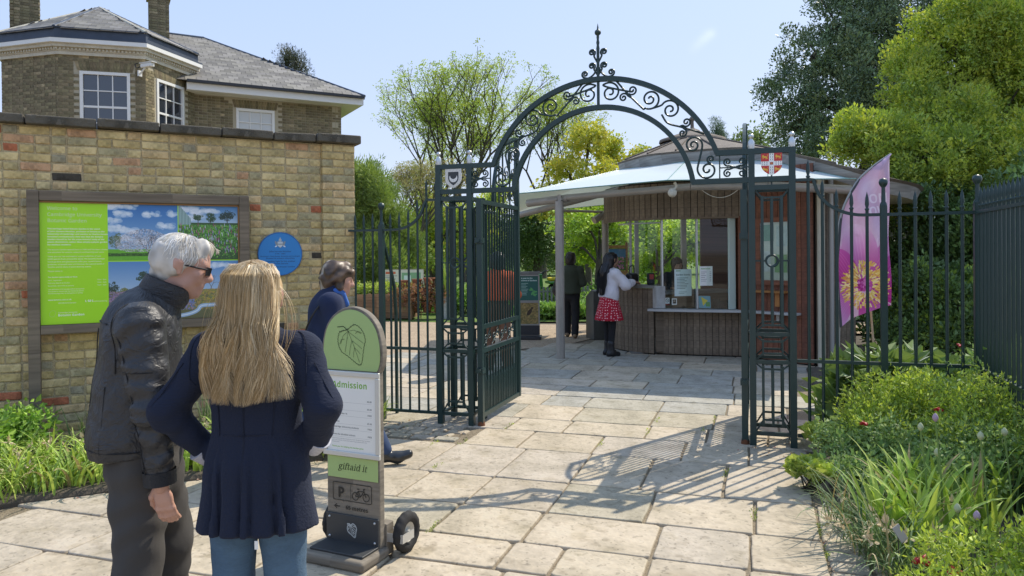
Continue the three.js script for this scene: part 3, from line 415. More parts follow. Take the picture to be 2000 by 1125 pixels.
// spiral in the xy plane: centre, outer radius, start angle, turns (sign = direction)
function spiral(cx, cy, r, a0, turns, z = 0, n = 30, inner = 0.16) { const p = []; for (let i = 0; i <= n; i++) { const t = i / n, rr = r * (inner + (1 - inner) * Math.pow(1 - t, 1.15)), a = a0 + turns * 2 * Math.PI * t; p.push(V(cx + Math.cos(a) * rr, cy + Math.sin(a) * rr, z)); } return p; }
function scroll(pts, r = 0.009, name = 'scroll', parent, mat = M.iron) { return mesh(name, new THREE.TubeGeometry(new THREE.CatmullRomCurve3(pts), Math.max(24, pts.length * 2), r, 5), mat, parent); }
function sScroll(c1, r1, a1, d1, c2, r2, a2, d2, parent, z = 0, r = 0.009) { return scroll([...spiral(c1[0], c1[1], r1, a1, d1, z).reverse(), ...spiral(c2[0], c2[1], r2, a2, d2, z)], r, 'scroll', parent); }
function strip(pts, w, h) {                                          // flat bar: width w across the xy path, depth h along z
  const rings = pts.map((p, i) => { const a = pts[Math.max(0, i - 1)], b = pts[Math.min(pts.length - 1, i + 1)], t = b.clone().sub(a).normalize(), n = V(-t.y, t.x, 0); return [[-1, -1], [1, -1], [1, 1], [-1, 1]].map(([u, v]) => p.clone().addScaledVector(n, u * w / 2).add(V(0, 0, v * h / 2))); });
  const g = flat(loft(rings)); const caps = [0, rings.length - 1].map(k => { const q = new THREE.BufferGeometry(), r = rings[k]; q.setAttribute('position', new THREE.Float32BufferAttribute([r[0], r[1], r[2], r[0], r[2], r[3]].flatMap(p => [p.x, p.y, p.z]), 3)); q.computeVertexNormals(); return q; });
  return merge([g, ...caps]);
}
const hbar = (s0, s1, y, w = 0.04, d = 0.03, z = 0) => box(s1 - s0, w, d, (s0 + s1) / 2, y, z);
const vbar = (s, y0, y1, w = 0.03, d = 0.03, z = 0) => box(w, y1 - y0, d, s, (y0 + y1) / 2, z);
{
  const g = thing('gateway', 'dark green wrought iron gateway with scrolled arch and two heraldic shields', 'gateway', GATE.pos, GATE.turn);
  const AC = [1.21, 2.09];
  const arcPts = (r, y0) => { const a = Math.acos(clamp((y0 - AC[1]) / r, -1, 1)); return Array.from({ length: 41 }, (_, i) => { const k = mixf(-a, a, i / 40); return V(AC[0] + Math.sin(k) * r, AC[1] + Math.cos(k) * r, 0); }); };
  const arch = mesh('arch_band', strip(arcPts(1.06, 2.44), 0.042, 0.05), M.iron, g), arch2 = mesh('arch_band', strip(arcPts(0.81, 2.205), 0.042, 0.05), M.iron, g);
  const xo = Math.sin(Math.acos((2.44 - AC[1]) / 1.06)) * 1.06, xi = Math.sin(Math.acos((2.205 - AC[1]) / 0.81)) * 0.81;
  for (const d of [-1, 1]) {
    const mx = d < 0 ? -0.19 : 2.643, e = mx + d * 0.158, ii = mx - d * 0.158;                  // pier centre, outer and inner post
    const lo = (a, b, y, w = 0.045, dd = 0.046) => mesh('rail', hbar(Math.min(a, b), Math.max(a, b), y, w, dd), M.iron, g);
    lo(e + d * 0.028, AC[0] + d * (xo - 0.012), 2.441); lo(e + d * 0.028, AC[0] + d * (xi - 0.012), 2.206); lo(e, ii, 2.140, 0.04, 0.044);
    lo(e, ii, 0.10, 0.03, 0.03); lo(e, ii, 0.695, 0.03, 0.03); lo(e, ii, 0.925, 0.03, 0.03);
    for (const t of [0, -0.32]) for (const p of [e, ii]) {
      mesh('post', vbar(p, 0.0, t ? 2.16 : 2.418, 0.052, 0.052, t), M.iron, g);
      if (!t) { const f = new THREE.LatheGeometry([[0.024, 0], [0.027, 0.03], [0.025, 0.06], [0.012, 0.078], [0.011, 0.084], [0.021, 0.094], [0.0225, 0.106], [0.016, 0.12], [0.0001, 0.126]].map(([a, b]) => new THREE.Vector2(a, b)), 16); f.translate(p, 2.464, 0); mesh('finial', f, M.silver, g); }
    }
    for (const t of [0, -0.32]) {                                     // panels of nested rectangles, front and back of the pier
      const L = Math.min(e, ii) + 0.026, Rr = Math.max(e, ii) - 0.026, a = mx - 0.076, b = mx + 0.076, th = 0.016;
      if (t) for (const y of [0.10, 0.695, 0.925, 2.14]) mesh('rail', hbar(L, Rr, y, 0.028, 0.026, t), M.iron, g);
      const rect = (y0, y1, Y0, Y1) => { for (const [y, Y] of [[y0, Y0], [y1, Y1]]) mesh('panel_frame', [hbar(a, b, y, th, th, t), ...[[L, a], [Rr, b]].map(([x0, x1]) => bar(V(x0, Y, t), V(x1, y, t), 0.009, 4))], M.iron, g); };
      rect(0.215, 0.635, 0.12, 0.68); rect(0.765, 0.865, 0.71, 0.91); rect(1.0, 2.055, 0.94, 2.12);
      for (const x of [a, b]) { mesh('baluster', vbar(x, 0.165, 0.66, 0.02, 0.02, t), M.iron, g); mesh('baluster', vbar(x, 0.75, 0.88, 0.014, 0.014, t), M.iron, g); mesh('baluster', vbar(x, 0.985, 2.07, 0.022, 0.022, t), M.iron, g); }
      mesh('baluster', vbar(mx, 0.165, 0.645, 0.02, 0.02, t), M.iron, g); mesh('baluster', vbar(mx, 0.99, 1.484, 0.02, 0.02, t), M.iron, g); mesh('baluster', vbar(mx, 1.578, 2.065, 0.02, 0.02, t), M.iron, g);
      const ring = new THREE.TorusGeometry(0.047, 0.008, 8, 28); ring.translate(mx, 1.531, t); mesh('ring', ring, M.iron, g);
      mesh('tie', hbar(L, mx - 0.05, 1.531, 0.011, 0.011, t), M.iron, g); mesh('tie', hbar(mx + 0.05, Rr, 1.531, 0.011, 0.011, t), M.iron, g);
    }
    for (const p of [e, ii]) for (const y of [0.10, 0.695, 2.14]) mesh('side_tie', box(0.026, 0.026, 0.27, p, y, -0.16), M.iron, g);
    // scrolls between the two arch bands, mirrored
    const X = x => AC[0] + d * (x - AC[0]), A = a => d > 0 ? a : Math.PI - a, D = k => d * k;
    sScroll([X(1.306), 3.024], 0.093, A(2.3), D(-1.7), [X(1.501), 3.03], 0.02, A(-2.4), D(0.2), g);
    scroll([V(X(1.354), 3.13, 0), V(X(1.475), 2.985, 0), V(X(1.60), 2.853, 0)], 0.009, 'stem', g);
    scroll([V(X(1.47), 2.985, 0), ...spiral(X(1.501), 3.03, 0.043, A(-2.4), D(1.5))], 0.0085, 'scroll', g); scroll([V(X(1.49), 2.965, 0), ...spiral(X(1.424), 2.97, 0.04, A(0.4), D(1.5))], 0.0085, 'scroll', g);
    sScroll([X(1.655), 2.94], 0.086, A(-1.6), D(1.7), [X(1.826), 2.836], 0.086, A(2.6), D(-1.7), g);
    scroll([V(X(1.60), 2.853, 0), ...spiral(X(1.655), 2.94, 0.088, A(-2.1), D(0.25), 0, 8, 0.9)], 0.009, 'scroll', g);
    scroll([V(X(1.752), 2.80, 0), V(X(1.80), 2.725, 0), V(X(1.914), 2.682, 0), V(X(2.02), 2.645, 0), V(X(2.105), 2.61, 0)], 0.009, 'stem', g);
    scroll([V(X(1.90), 2.686, 0), ...spiral(X(1.96), 2.721, 0.04, A(-2.4), D(1.5))], 0.0085, 'scroll', g); scroll([V(X(1.93), 2.676, 0), ...spiral(X(1.928), 2.63, 0.037, A(1.2), D(-1.5))], 0.0085, 'scroll', g);
    sScroll([X(2.016), 2.522], 0.075, A(-0.1), D(1.8), [X(2.132), 2.308], 0.086, A(2.7), D(1.6), g);
    scroll(spiral(X(2.16), 2.395, 0.036, A(-1.5), D(-1.4)), 0.0085, 'scroll', g);
    // shoulder between arch and pier
    const X2 = x => d > 0 ? x : mx + 0.158 + (2.485 - x) * 0.82;
    mesh('stem', vbar(X2(2.231), 2.228, 2.42, 0.011, 0.011), M.iron, g); mesh('stem', hbar(Math.min(X2(2.231), ii), Math.max(X2(2.231), ii), 2.317, 0.01, 0.01), M.iron, g);
    const kn = new THREE.SphereGeometry(0.013, 8, 6); kn.scale(1.7, 0.8, 0.8).translate(X2(2.352), 2.317, 0); mesh('collar', kn, M.iron, g);
    for (const [cx, cy, a, k] of [[2.295, 2.365, -1.2, -1.5], [2.295, 2.268, 1.2, 1.5], [2.41, 2.365, -1.9, 1.5], [2.41, 2.268, 1.9, -1.5]]) scroll([V(X2(2.352), 2.317, 0), ...spiral(X2(cx), cy, 0.036, A(a), D(k))], 0.0075, 'scroll', g);
    mesh('shield_pin', vbar(mx, 2.15, 2.245, 0.012, 0.012), M.iron, g);
    // shield
    const sh = new THREE.Shape(); sh.moveTo(-0.082, 0.088); sh.lineTo(0.082, 0.088); sh.lineTo(0.082, -0.01); sh.quadraticCurveTo(0.078, -0.062, 0, -0.094); sh.quadraticCurveTo(-0.078, -0.062, -0.082, -0.01); sh.closePath();
    const sg = new THREE.ExtrudeGeometry(sh, { depth: 0.008, bevelEnabled: false, curveSegments: 16 }); const pu = sg.attributes.uv, pp = sg.attributes.position; for (let i = 0; i < pp.count; i++) pu.setXY(i, pp.getX(i) / 0.164 + 0.5, (pp.getY(i) + 0.094) / 0.182);
    sg.translate(mx, 2.331, 0.012);
    const t = print(512, 568, (x, w, h) => {
      if (d > 0) { // red quarters with gold lions, ermine cross with a red book
        x.fillStyle = '#c8201c'; x.fillRect(0, 0, w, h); x.fillStyle = '#f3f1ea'; x.fillRect(196, 0, 120, h); x.fillRect(0, 210, w, 112);
        x.fillStyle = '#1c1a18'; const spot = (X, Y) => { x.beginPath(); x.moveTo(X, Y - 16); x.lineTo(X + 8, Y + 14); x.lineTo(X - 8, Y + 14); x.fill(); for (const k of [-7, 0, 7]) { x.beginPath(); x.arc(X + k, Y - 14 - (k ? 0 : 6), 4, 0, 7); x.fill(); } };
        for (const Y of [40, 105, 170, 370, 435, 500]) for (const X of [228, 284]) spot(X, Y); for (const X of [30, 85, 145, 365, 425, 480]) for (const Y of [240, 295]) spot(X, Y);
        x.fillStyle = '#a51712'; x.fillRect(218, 232, 76, 66); x.fillStyle = '#e0b030'; x.fillRect(252, 240, 8, 50); x.fillRect(226, 260, 60, 7);
        const lion = (X, Y) => { x.save(); x.translate(X, Y); x.fillStyle = '#e9b52d'; x.strokeStyle = '#e9b52d'; x.lineWidth = 15; x.lineCap = 'round'; const el = (a, b, c, e, r = 0) => { x.beginPath(); x.ellipse(a, b, c, e, r, 0, 7); x.fill(); }; const ln = (...p) => { x.beginPath(); x.moveTo(p[0], p[1]); for (let i = 2; i < p.length; i += 2) x.lineTo(p[i], p[i + 1]); x.stroke(); };
          el(4, 4, 46, 22, 0.1); el(-46, -22, 24, 24); ln(-30, 14, -44, 44, -58, 46); ln(-34, 4, -62, 14, -70, 4); ln(38, 12, 30, 42, 14, 50); ln(44, 10, 56, 40, 44, 52); x.lineWidth = 9; ln(48, 0, 68, -18, 52, -46, 70, -56); x.fillStyle = '#8f1a12'; el(-54, -26, 4, 4); x.restore(); };
        lion(98, 92); lion(420, 92); lion(110, 412); lion(404, 412);
      } else { // grey shield, dark inner shield, pale crescent
        x.fillStyle = '#d8d4cc'; x.fillRect(0, 0, w, h); x.fillStyle = '#1d2224'; x.beginPath(); x.moveTo(90, 90); x.lineTo(422, 90); x.lineTo(422, 280); x.quadraticCurveTo(410, 400, 256, 490); x.quadraticCurveTo(102, 400, 90, 280); x.fill();
        x.fillStyle = '#e6e3dd'; x.beginPath(); x.arc(256, 268, 128, 0, 7); x.fill(); x.fillStyle = '#1d2224'; x.beginPath(); x.arc(256, 196, 104, 0, 7); x.fill(); for (const [X, Y] of [[190, 330], [256, 360], [322, 330], [230, 90]]) { x.fillRect(X - 3, Y - 12, 6, 20); } x.fillStyle = '#3a3d3d'; for (const [X, Y] of [[45, 60], [150, 45], [256, 45], [362, 45], [467, 60], [40, 200], [472, 200], [60, 330], [452, 330], [130, 430], [382, 430], [256, 530]]) x.fillRect(X - 3, Y - 14, 6, 24);
      }
    });
    mesh('shield', sg, phys(0xffffff, 0.35, { map: t, clearcoat: 0.4, clearcoatRoughness: 0.2 }), g);
  }
  // central spike with scrolls
  const sp = new THREE.LatheGeometry([[0.013, 2.9], [0.013, 3.4], [0.016, 3.42], [0.011, 3.45], [0.015, 3.475], [0.01, 3.5], [0.013, 3.525], [0.01, 3.535], [0.026, 3.55], [0.029, 3.562], [0.026, 3.578], [0.009, 3.59], [0.007, 3.61], [0.0005, 3.645]].map(([a, b]) => new THREE.Vector2(a, b)), 14); sp.translate(AC[0] - 0.01, 0, 0); mesh('spike', sp, M.iron, g);
  for (const d of [-1, 1]) { const x0 = AC[0] - 0.01, A = a => d > 0 ? a : Math.PI - a; scroll([V(x0 + d * 0.006, 3.30, 0), ...spiral(x0 + d * 0.054, 3.389, 0.032, A(-2.2), -d * 1.6)], 0.009, 'scroll', g); scroll([V(x0 + d * 0.006, 3.19, 0), ...spiral(x0 + d * 0.055, 3.27, 0.032, A(-2.2), -d * 1.6)], 0.009, 'scroll', g); scroll([V(x0 + d * 0.005, 3.26, 0), V(x0 + d * 0.04, 3.195, 0), V(x0 + d * 0.09, 3.166, 0), ...spiral(x0 + d * 0.117, 3.203, 0.031, A(-1.2), d * 1.5)], 0.009, 'scroll', g); }
}
// ---------------------------------------------------------------- gate leaves, opened inwards
function gateLeaf(s, label, flip) {
  const g = thing('gate_leaf', label, 'gate', site(s, 0.02), SITE_TURN + Math.PI / 2); // local x runs inwards (t), z to the side
  const L = 1.14;
  mesh('hinge_stile', vbar(0, 0.03, 2.13, 0.052, 0.052), M.iron, g); mesh('end_stile', vbar(L, 0.07, 2.86, 0.046, 0.046), M.iron, g);
  const foot = new THREE.CylinderGeometry(0.03, 0.036, 0.04, 12); foot.translate(0, 0.02, 0); mesh('pivot', foot, M.rust, g);
  for (const y of [0.095, 0.70, 0.925, 2.105]) mesh('rail', hbar(0.026, L - 0.023, y, 0.042, 0.04), y > 2 ? M.iron : M.iron, g);
  mesh('lock_plate', box(0.1, 0.2, 0.032, L - 0.075, 0.8125, 0), M.iron, g); const knob = new THREE.SphereGeometry(0.022, 12, 8); knob.translate(L - 0.06, 0.83, flip * -0.036); mesh('knob', knob, M.steel, g);
  for (const y of [1.74, 0.52]) mesh('hinge', [box(0.07, 0.05, 0.07, -0.01, y, 0), bar(V(-0.06, y, 0), V(0.0, y, 0), 0.02, 8)], M.iron, g);
  const n = 14;
  for (let i = 1; i < n; i++) {
    const x = 0.026 + (L - 0.05) * i / n, grp = i % 7;
    mesh('bar', vbar(x, 0.116, 0.68, 0.016, 0.016), M.iron, g); mesh('bar', vbar(x, 0.945, (i === 6 || i === 8) ? 2.02 : 2.085, 0.016, 0.016), M.iron, g);
    if (i < 6 || i > 8) for (const d of [-1, 1]) scroll([V(x, 1.95, 0), V(x + d * 0.012, 1.99, 0), ...spiral(x + d * 0.02, 2.02, 0.014, d > 0 ? -0.6 : 3.7, d * 1.1, 0, 14, 0.3)], 0.0045, 'scroll', g);
    const xd = x - (L - 0.05) / n / 2, tip = new THREE.ConeGeometry(0.011, 0.055, 6); tip.translate(xd, 0.425, 0); mesh('dog_bar', [vbar(xd, 0.116, 0.4, 0.013, 0.013), tip], M.iron, g);
    for (const d of [-1, 1]) scroll([V(x, 0.60, 0), V(x + d * 0.012, 0.625, 0), ...spiral(x + d * 0.018, 0.648, 0.012, d > 0 ? -0.6 : 3.7, d * 1.1, 0, 12, 0.3)], 0.004, 'scroll', g);
  }
  scroll([V(0.49, 1.9, 0), V(0.492, 2.02, 0), V(0.52, 2.065, 0), V(0.565, 2.085, 0), V(0.61, 2.065, 0), V(0.648, 2.02, 0), V(0.65, 1.9, 0)], 0.008, 'loop', g);
  for (let k = 0; k < 4; k++) { const x = 0.17 + k * 0.235; sScroll([x - 0.03, 0.79], 0.05, 1.2, 1.4, [x + 0.075, 0.84], 0.045, 4.2, 1.4, g, 0, 0.006); scroll([V(x - 0.1, 0.73, 0), V(x, 0.80, 0), V(x + 0.1, 0.9, 0)], 0.006, 'stem', g); }
  // quarter arch above the top rail
  const q = Array.from({ length: 21 }, (_, i) => { const a = i / 20 * Math.PI / 2; return V(L - 0.76 * Math.cos(a), 2.105 + 0.745 * Math.sin(a), 0); }); mesh('quarter_arch', strip(q, 0.03, 0.03), M.iron, g);
  for (const [x, y, r, a, k] of [[0.93, 2.63, 0.085, 1.2, 1.6], [1.02, 2.46, 0.07, 4, -1.6], [0.80, 2.44, 0.09, 0.4, 1.7], [0.62, 2.25, 0.075, 2, -1.6], [0.80, 2.22, 0.075, 4.8, 1.6], [0.97, 2.24, 0.08, 1, -1.7]]) scroll(spiral(x, y, r, a, k), 0.007, 'scroll', g);
  scroll([V(1.1, 2.75, 0), V(0.86, 2.6, 0), V(0.92, 2.38, 0), V(0.72, 2.32, 0), V(0.7, 2.13, 0)], 0.009, 'stem', g); scroll([V(1.1, 2.6, 0), V(1.0, 2.36, 0), V(1.08, 2.14, 0)], 0.009, 'stem', g);
  for (const x of [0.45, 0.56, 0.68, 0.90]) mesh('bar', vbar(x, 2.125, 2.105 + 0.745 * Math.sqrt(Math.max(0, 1 - ((L - x) / 0.76) ** 2)) - 0.012, 0.014, 0.014), M.iron, g);
}
gateLeaf(0.055, 'tall green iron gate leaf standing open beside the crescent shield pier', 1);
gateLeaf(2.42, 'tall green iron gate leaf standing open beside the red shield pier', -1);
// ---------------------------------------------------------------- fences
function spear(y0, y1, r = 0.0115) { return new THREE.LatheGeometry([[r, y0], [r, y1 - 0.17], [r * 0.95, y1 - 0.15], [r * 1.35, y1 - 0.145], [r * 1.35, y1 - 0.135], [r * 0.75, y1 - 0.13], [r * 1.25, y1 - 0.1], [r * 1.0, y1 - 0.05], [0.0004, y1]].map(([a, b]) => new THREE.Vector2(a, b)), 8); }
function ballPost(y1) { return [box(0.048, y1 - 0.2, 0.048, 0, (y1 - 0.2) / 2, 0), new THREE.LatheGeometry([[0.026, y1 - 0.205], [0.026, y1 - 0.19], [0.016, y1 - 0.17], [0.014, y1 - 0.06], [0.02, y1 - 0.052], [0.03, y1 - 0.035], [0.034, y1 - 0.018], [0.028, y1 + 0.006], [0.0004, y1 + 0.016]].map(([a, b]) => new THREE.Vector2(a, b)), 14)]; }
{
  const f = thing('iron_fence', 'green iron railing with a swept top rail joining brick wall to gateway', 'fence', GATE.pos, GATE.turn);
  const top = s => s > -0.5 ? 2.135 : s > -0.83 ? 1.857 + 0.278 * (1 - Math.sqrt(Math.max(0, 1 - ((s + 0.83) / 0.33) ** 2))) : 1.857;
  mesh('top_rail', strip(Array.from({ length: 40 }, (_, i) => { const s = mixf(-1.38, -0.375, i / 39); return V(s, top(s), 0); }), 0.022, 0.03), M.iron, f);
  mesh('lower_rail', hbar(-1.38, -0.375, 0.706, 0.026, 0.03), M.iron, f); mesh('bottom_rail', hbar(-1.38, -0.375, 0.1, 0.026, 0.03), M.iron, f);
  for (let s = -1.355, k = 0; s < -0.38; s += 0.0972, k++) { if (Math.abs(s + 0.966) < 0.03) { const g = mesh('post', ballPost(2.11), M.iron, f); g.position.x = s; continue; } const b = mesh('bar', spear(0.1, top(s) + (s > -0.6 ? 0.2 : 0.17)), M.iron, f); b.position.x = s; }
  const w = mesh('wall_bar', spear(0.1, 2.03), M.iron, f); w.position.x = -1.385; mesh('wall_bracket', box(0.05, 0.07, 0.06, -1.40, 1.845, 0), M.iron, f);
  mesh('back_stay', strip([V(0, 1.78, 0), V(0.03, 1.72, 0), V(0.16, 1.48, 0), V(0.24, 1.28, 0), V(0.27, 1.0, 0), V(0.27, 0, 0)], 0.026, 0.026).rotateY(Math.PI / 2).translate(-0.966, 0, -0.02), M.iron, f);
}
{
  const f = thing('iron_fence', 'green iron railing with a swept top rail in front of the feather flag', 'fence', GATE.pos, GATE.turn);
  const top = s => s < 2.97 ? 2.19 : s < 3.34 ? 2.19 - 0.298 * Math.sqrt(Math.max(0, 1 - (1 - (s - 2.97) / 0.37) ** 2)) : 1.892;
  mesh('top_rail', strip(Array.from({ length: 60 }, (_, i) => { const s = mixf(2.83, 4.12, i / 59); return V(s, top(s), 0); }), 0.024, 0.034), M.iron, f);
  mesh('lower_rail', hbar(2.83, 4.12, 0.713, 0.026, 0.034), M.iron, f); mesh('bottom_rail', hbar(2.83, 4.12, 0.1, 0.026, 0.034), M.iron, f);
  const bars = [2.922, 3.028, 3.132, 3.243, 3.356, 3.474, 3.588, 3.697, 3.804, 3.912, 4.018, 4.12];
  for (const s of bars) { if (s === 3.474 || s === 4.12) { const g = mesh('post', ballPost(2.165), M.iron, f); g.position.x = s; } else { const b = mesh('bar', spear(0.1, top(s) + (s < 3.2 ? 0.165 : 0.185), 0.0125), M.iron, f); b.position.x = s; } }
}
{
  const f = thing('iron_fence', 'close set green iron railing along the side of the flower bed', 'fence', site(4.12, 0), SITE_TURN - Math.PI / 2); // x runs toward the street
  mesh('top_rail', hbar(0.03, 4.4, 1.892, 0.024, 0.034), M.ironPale, f); mesh('lower_rail', hbar(0.03, 4.4, 0.713, 0.026, 0.034), M.iron, f);
  for (let s = 0.09; s < 4.4; s += 0.092) { const b = mesh('bar', spear(0.05, 2.08, 0.0125), M.iron, f); b.position.x = s; }
}

// ================================================================ ticket kiosk with glass canopy
M.board = [[0.205, 0.155, 0.105], [0.23, 0.175, 0.12], [0.185, 0.14, 0.096], [0.25, 0.192, 0.132]].map(c => std(lin(...c), 0.75, { map: rep(woodTex, 0.6, 3), bumpMap: rep(woodTex, 0.6, 3), bumpScale: 0.002 }));
M.redBoard = [[0.23, 0.085, 0.045], [0.26, 0.10, 0.052], [0.2, 0.075, 0.042]].map(c => std(lin(...c), 0.7, { map: rep(woodTex, 0.6, 3), bumpMap: rep(woodTex, 0.6, 3), bumpScale: 0.002 }));
M.frost = phys(lin(0.58, 0.66, 0.65), 0.9, { transmission: 0.3, thickness: 0, clearcoat: 0.6, clearcoatRoughness: 0.15 });
M.felt = std(lin(0.22, 0.185, 0.15), 0.9, { map: rep(grain, 1.2), bumpMap: rep(bumpy, 2), bumpScale: 0.01 });
M.greyWood = std(lin(0.24, 0.235, 0.22), 0.8, { map: rep(woodTex, 1.4, 1), bumpMap: rep(woodTex, 1.4), bumpScale: 0.002 });
M.tubeM = std(lin(0.40, 0.37, 0.32), 0.45, { metalness: 0.2, map: rep(grain, 1) });
M.paleStone = std(lin(0.52, 0.52, 0.50), 0.6, { map: rep(grain, 2) });
const D = (x, d, y = 0) => V(x, y, -d);
{
  const k = thing('ticket_kiosk', 'round timber clad ticket kiosk with glass canopy, counter and windows', 'kiosk', V(0, 0, 0));
  const path = new THREE.CatmullRomCurve3([D(1.62, 13.3), D(1.70, 12.6), D(1.90, 12.05), D(2.25, 11.68), D(2.75, 11.46), D(3.2, 11.32), D(3.56, 11.22)], false, 'centripetal');
  const R = rng(61);
  function boards(curve, y0, y1, mats, w = 0.098, from = 0, to = 1, out = 0, name = 'board') {
    const L = curve.getLength(), n = Math.max(1, Math.round(L * (to - from) / w));
    for (let i = 0; i < n; i++) { const u = mixf(from, to, (i + 0.5) / n), p = curve.getPointAt(u), t = curve.getTangentAt(u); const ww = L * (to - from) / n - 0.006; const b = mesh(name, rbox(ww, y1 - y0, 0.022, 0.003, 0, 0, 0, 1), mats[Math.floor(R() * mats.length)], k); const nrm = V(-t.z, 0, t.x); if (nrm.z < 0) nrm.negate(); b.position.set(p.x + nrm.x * out, (y0 + y1) / 2, p.z + nrm.z * out); b.rotation.y = Math.atan2(-t.z, t.x) + (R() - 0.5) * 0.01; }
  }
  function skin(curve, y0, y1, mat, name, from = 0, to = 1, out = 0, n = 24) { const a = [], b = []; for (let i = 0; i <= n; i++) { const u = mixf(from, to, i / n), p = curve.getPointAt(u), t = curve.getTangentAt(u), nr = V(-t.z, 0, t.x); if (nr.z < 0) nr.negate(); a.push(V(p.x + nr.x * out, y0, p.z + nr.z * out)); b.push(V(p.x + nr.x * out, y1, p.z + nr.z * out)); } const g = loft([a, b], false); const uv = new Float32Array(a.length * 4); g.setAttribute('uv', new THREE.BufferAttribute(uv, 2)); return mesh(name, g, mat, k); }
  const deep = std(lin(0.02, 0.016, 0.012), 0.9);
  // fascia band over the windows
  skin(path, 2.15, 2.72, deep, 'fascia_core', 0.15, 1, 0.03); boards(path, 2.15, 2.70, M.board, 0.1, 0.15, 1, 0.05);
  skin(path, 2.13, 2.16, M.board[0], 'fascia_trim', 0.15, 1, 0.066);
  // counter on the left, knee wall below the window ledge
  const uOf = x => { let b = 0, e = 9; for (let i = 0; i <= 400; i++) { const p = path.getPointAt(i / 400), q = Math.abs(1000 + FOCAL * p.x / -p.z - x); if (q < e) { e = q; b = i / 400; } } return b; };
  const uStep = uOf(1278), uWinL = uOf(1297), uWinR = uOf(1437);
  skin(path, 0.0, 1.05, deep, 'counter_core', 0.1, uStep, 0.0); boards(path, 0.02, 1.05, M.board, 0.1, 0.1, uStep, 0.02);
  { const g = [], n = 30, a = [[], [], [], []]; for (let i = 0; i <= n; i++) { const u = mixf(0.1, uStep + 0.01, i / n), p = path.getPointAt(u), t = path.getTangentAt(u), nr = V(-t.z, 0, t.x); if (nr.z < 0) nr.negate(); [[0.07, 1.055], [0.07, 1.095], [-0.35, 1.095], [-0.35, 1.055]].forEach(([o, y], j) => a[j].push(V(p.x + nr.x * o, y, p.z + nr.z * o))); } mesh('counter_top', [flat(loft([a[0], a[1]], false)), flat(loft([a[1], a[2]], false)), flat(loft([a[3], a[0]], false))], M.greyWood, k); }
  skin(path, 0, 0.7, deep, 'knee_wall', uStep, 1, -0.09); boards(path, 0.02, 0.69, M.board, 0.1, uStep + 0.005, 0.995, -0.07);
  { const n = 30, a = [[], [], [], []]; for (let i = 0; i <= n; i++) { const u = mixf(uStep - 0.012, 1, i / n), p = path.getPointAt(u), t = path.getTangentAt(u), nr = V(-t.z, 0, t.x); if (nr.z < 0) nr.negate(); [[0.17, 0.70], [0.17, 0.735], [-0.12, 0.735], [-0.12, 0.70]].forEach(([o, y], j) => a[j].push(V(p.x + nr.x * o, y, p.z + nr.z * o))); } mesh('window_ledge', [flat(loft([a[0], a[1]], false)), flat(loft([a[1], a[2]], false)), flat(loft([a[3], a[0]], false))], M.paleStone, k); }
  { const p = path.getPointAt(uOf(1286)); const b = mesh('ledge_block', rbox(0.16, 0.35, 0.12, 0.006, 0, 0, 0), M.paleStone, k); b.position.set(p.x, 0.915, p.z + 0.02); b.rotation.y = 0.35; }
  // glazing
  skin(path, 1.1, 2.14, M.glass, 'curved_pane', 0.3, uOf(1291), -0.02, 16); skin(path, 0.74, 2.14, M.glass, 'window_pane', uWinL, uWinR - 0.02, -0.0, 16);
  const mull = (x, y0, y1, w, mat, o = 0.0) => { const p = path.getPointAt(uOf(x)); const m = mesh('mullion', rbox(w, y1 - y0, 0.045, 0.004, 0, (y0 + y1) / 2, 0, 1), mat, k); m.position.set(p.x, 0, p.z + o); m.rotation.y = 0.3; };
  mull(1293, 0.74, 2.14, 0.028, M.silver); mull(1361, 0.74, 2.14, 0.022, M.silver); mull(1232, 1.1, 2.14, 0.03, M.steel); mull(1429, 0.74, 2.14, 0.11, std(lin(0.50, 0.60, 0.54), 0.6)); mull(1447, 0.7, 2.16, 0.1, M.redBoard[0], 0.03);
  mesh('window_head', tube([path.getPointAt(0.32), path.getPointAt(0.4), path.getPointAt(uOf(1291))].map(p => V(p.x, 2.09, p.z)), 0.012, 12, 6), M.silver, k);
  // inside: floor, desk, back partitions, ceiling
  mesh('inner_floor', box(3.2, 0.04, 3.0, 3.5, 0.0, -13.3), M.greyWood, k); mesh('ceiling', box(3.6, 0.04, 3.4, 3.75, 2.78, -13.0), M.cream, k);
  mesh('desk', box(1.3, 0.05, 0.5, 2.95, 0.98, -12.05, 0.32), M.greyWood, k); mesh('desk_front', box(1.3, 0.9, 0.03, 2.88, 0.5, -11.84, 0.32), M.board[0], k);
  mesh('back_partition', box(0.75, 2.75, 0.06, 3.75, 1.38, -13.2), M.redBoard[2], k); mesh('partition', box(0.06, 2.75, 2.3, 4.1, 1.38, -12.2), M.board[1], k); mesh('back_post', box(0.09, 2.75, 0.09, 3.12, 1.38, -13.4), M.cream, k); mesh('back_post', box(0.07, 2.75, 0.07, 2.35, 1.38, -13.9), M.steel, k); mesh('back_sill', box(1.4, 0.85, 0.08, 2.75, 0.43, -13.9), M.board[0], k);
  // right wing with the notice board
  const w3 = new THREE.LineCurve3(D(3.56, 11.22), D(4.22, 10.32)), w4 = new THREE.LineCurve3(D(4.22, 10.32), D(5.0, 10.75)), w5 = new THREE.LineCurve3(D(5.0, 10.75), D(5.9, 13.2));
  skin(w3, 0, 2.85, deep, 'wing_core', 0, 1, -0.02); boards(w3, 0.02, 2.85, M.redBoard, 0.095, 0, 1, 0); skin(w4, 0, 2.75, deep, 'wing_core', 0, 1, -0.02); boards(w4, 0.02, 2.7, M.board, 0.1, 0.06, 1, 0); skin(w5, 0, 2.6, deep, 'wing_core');
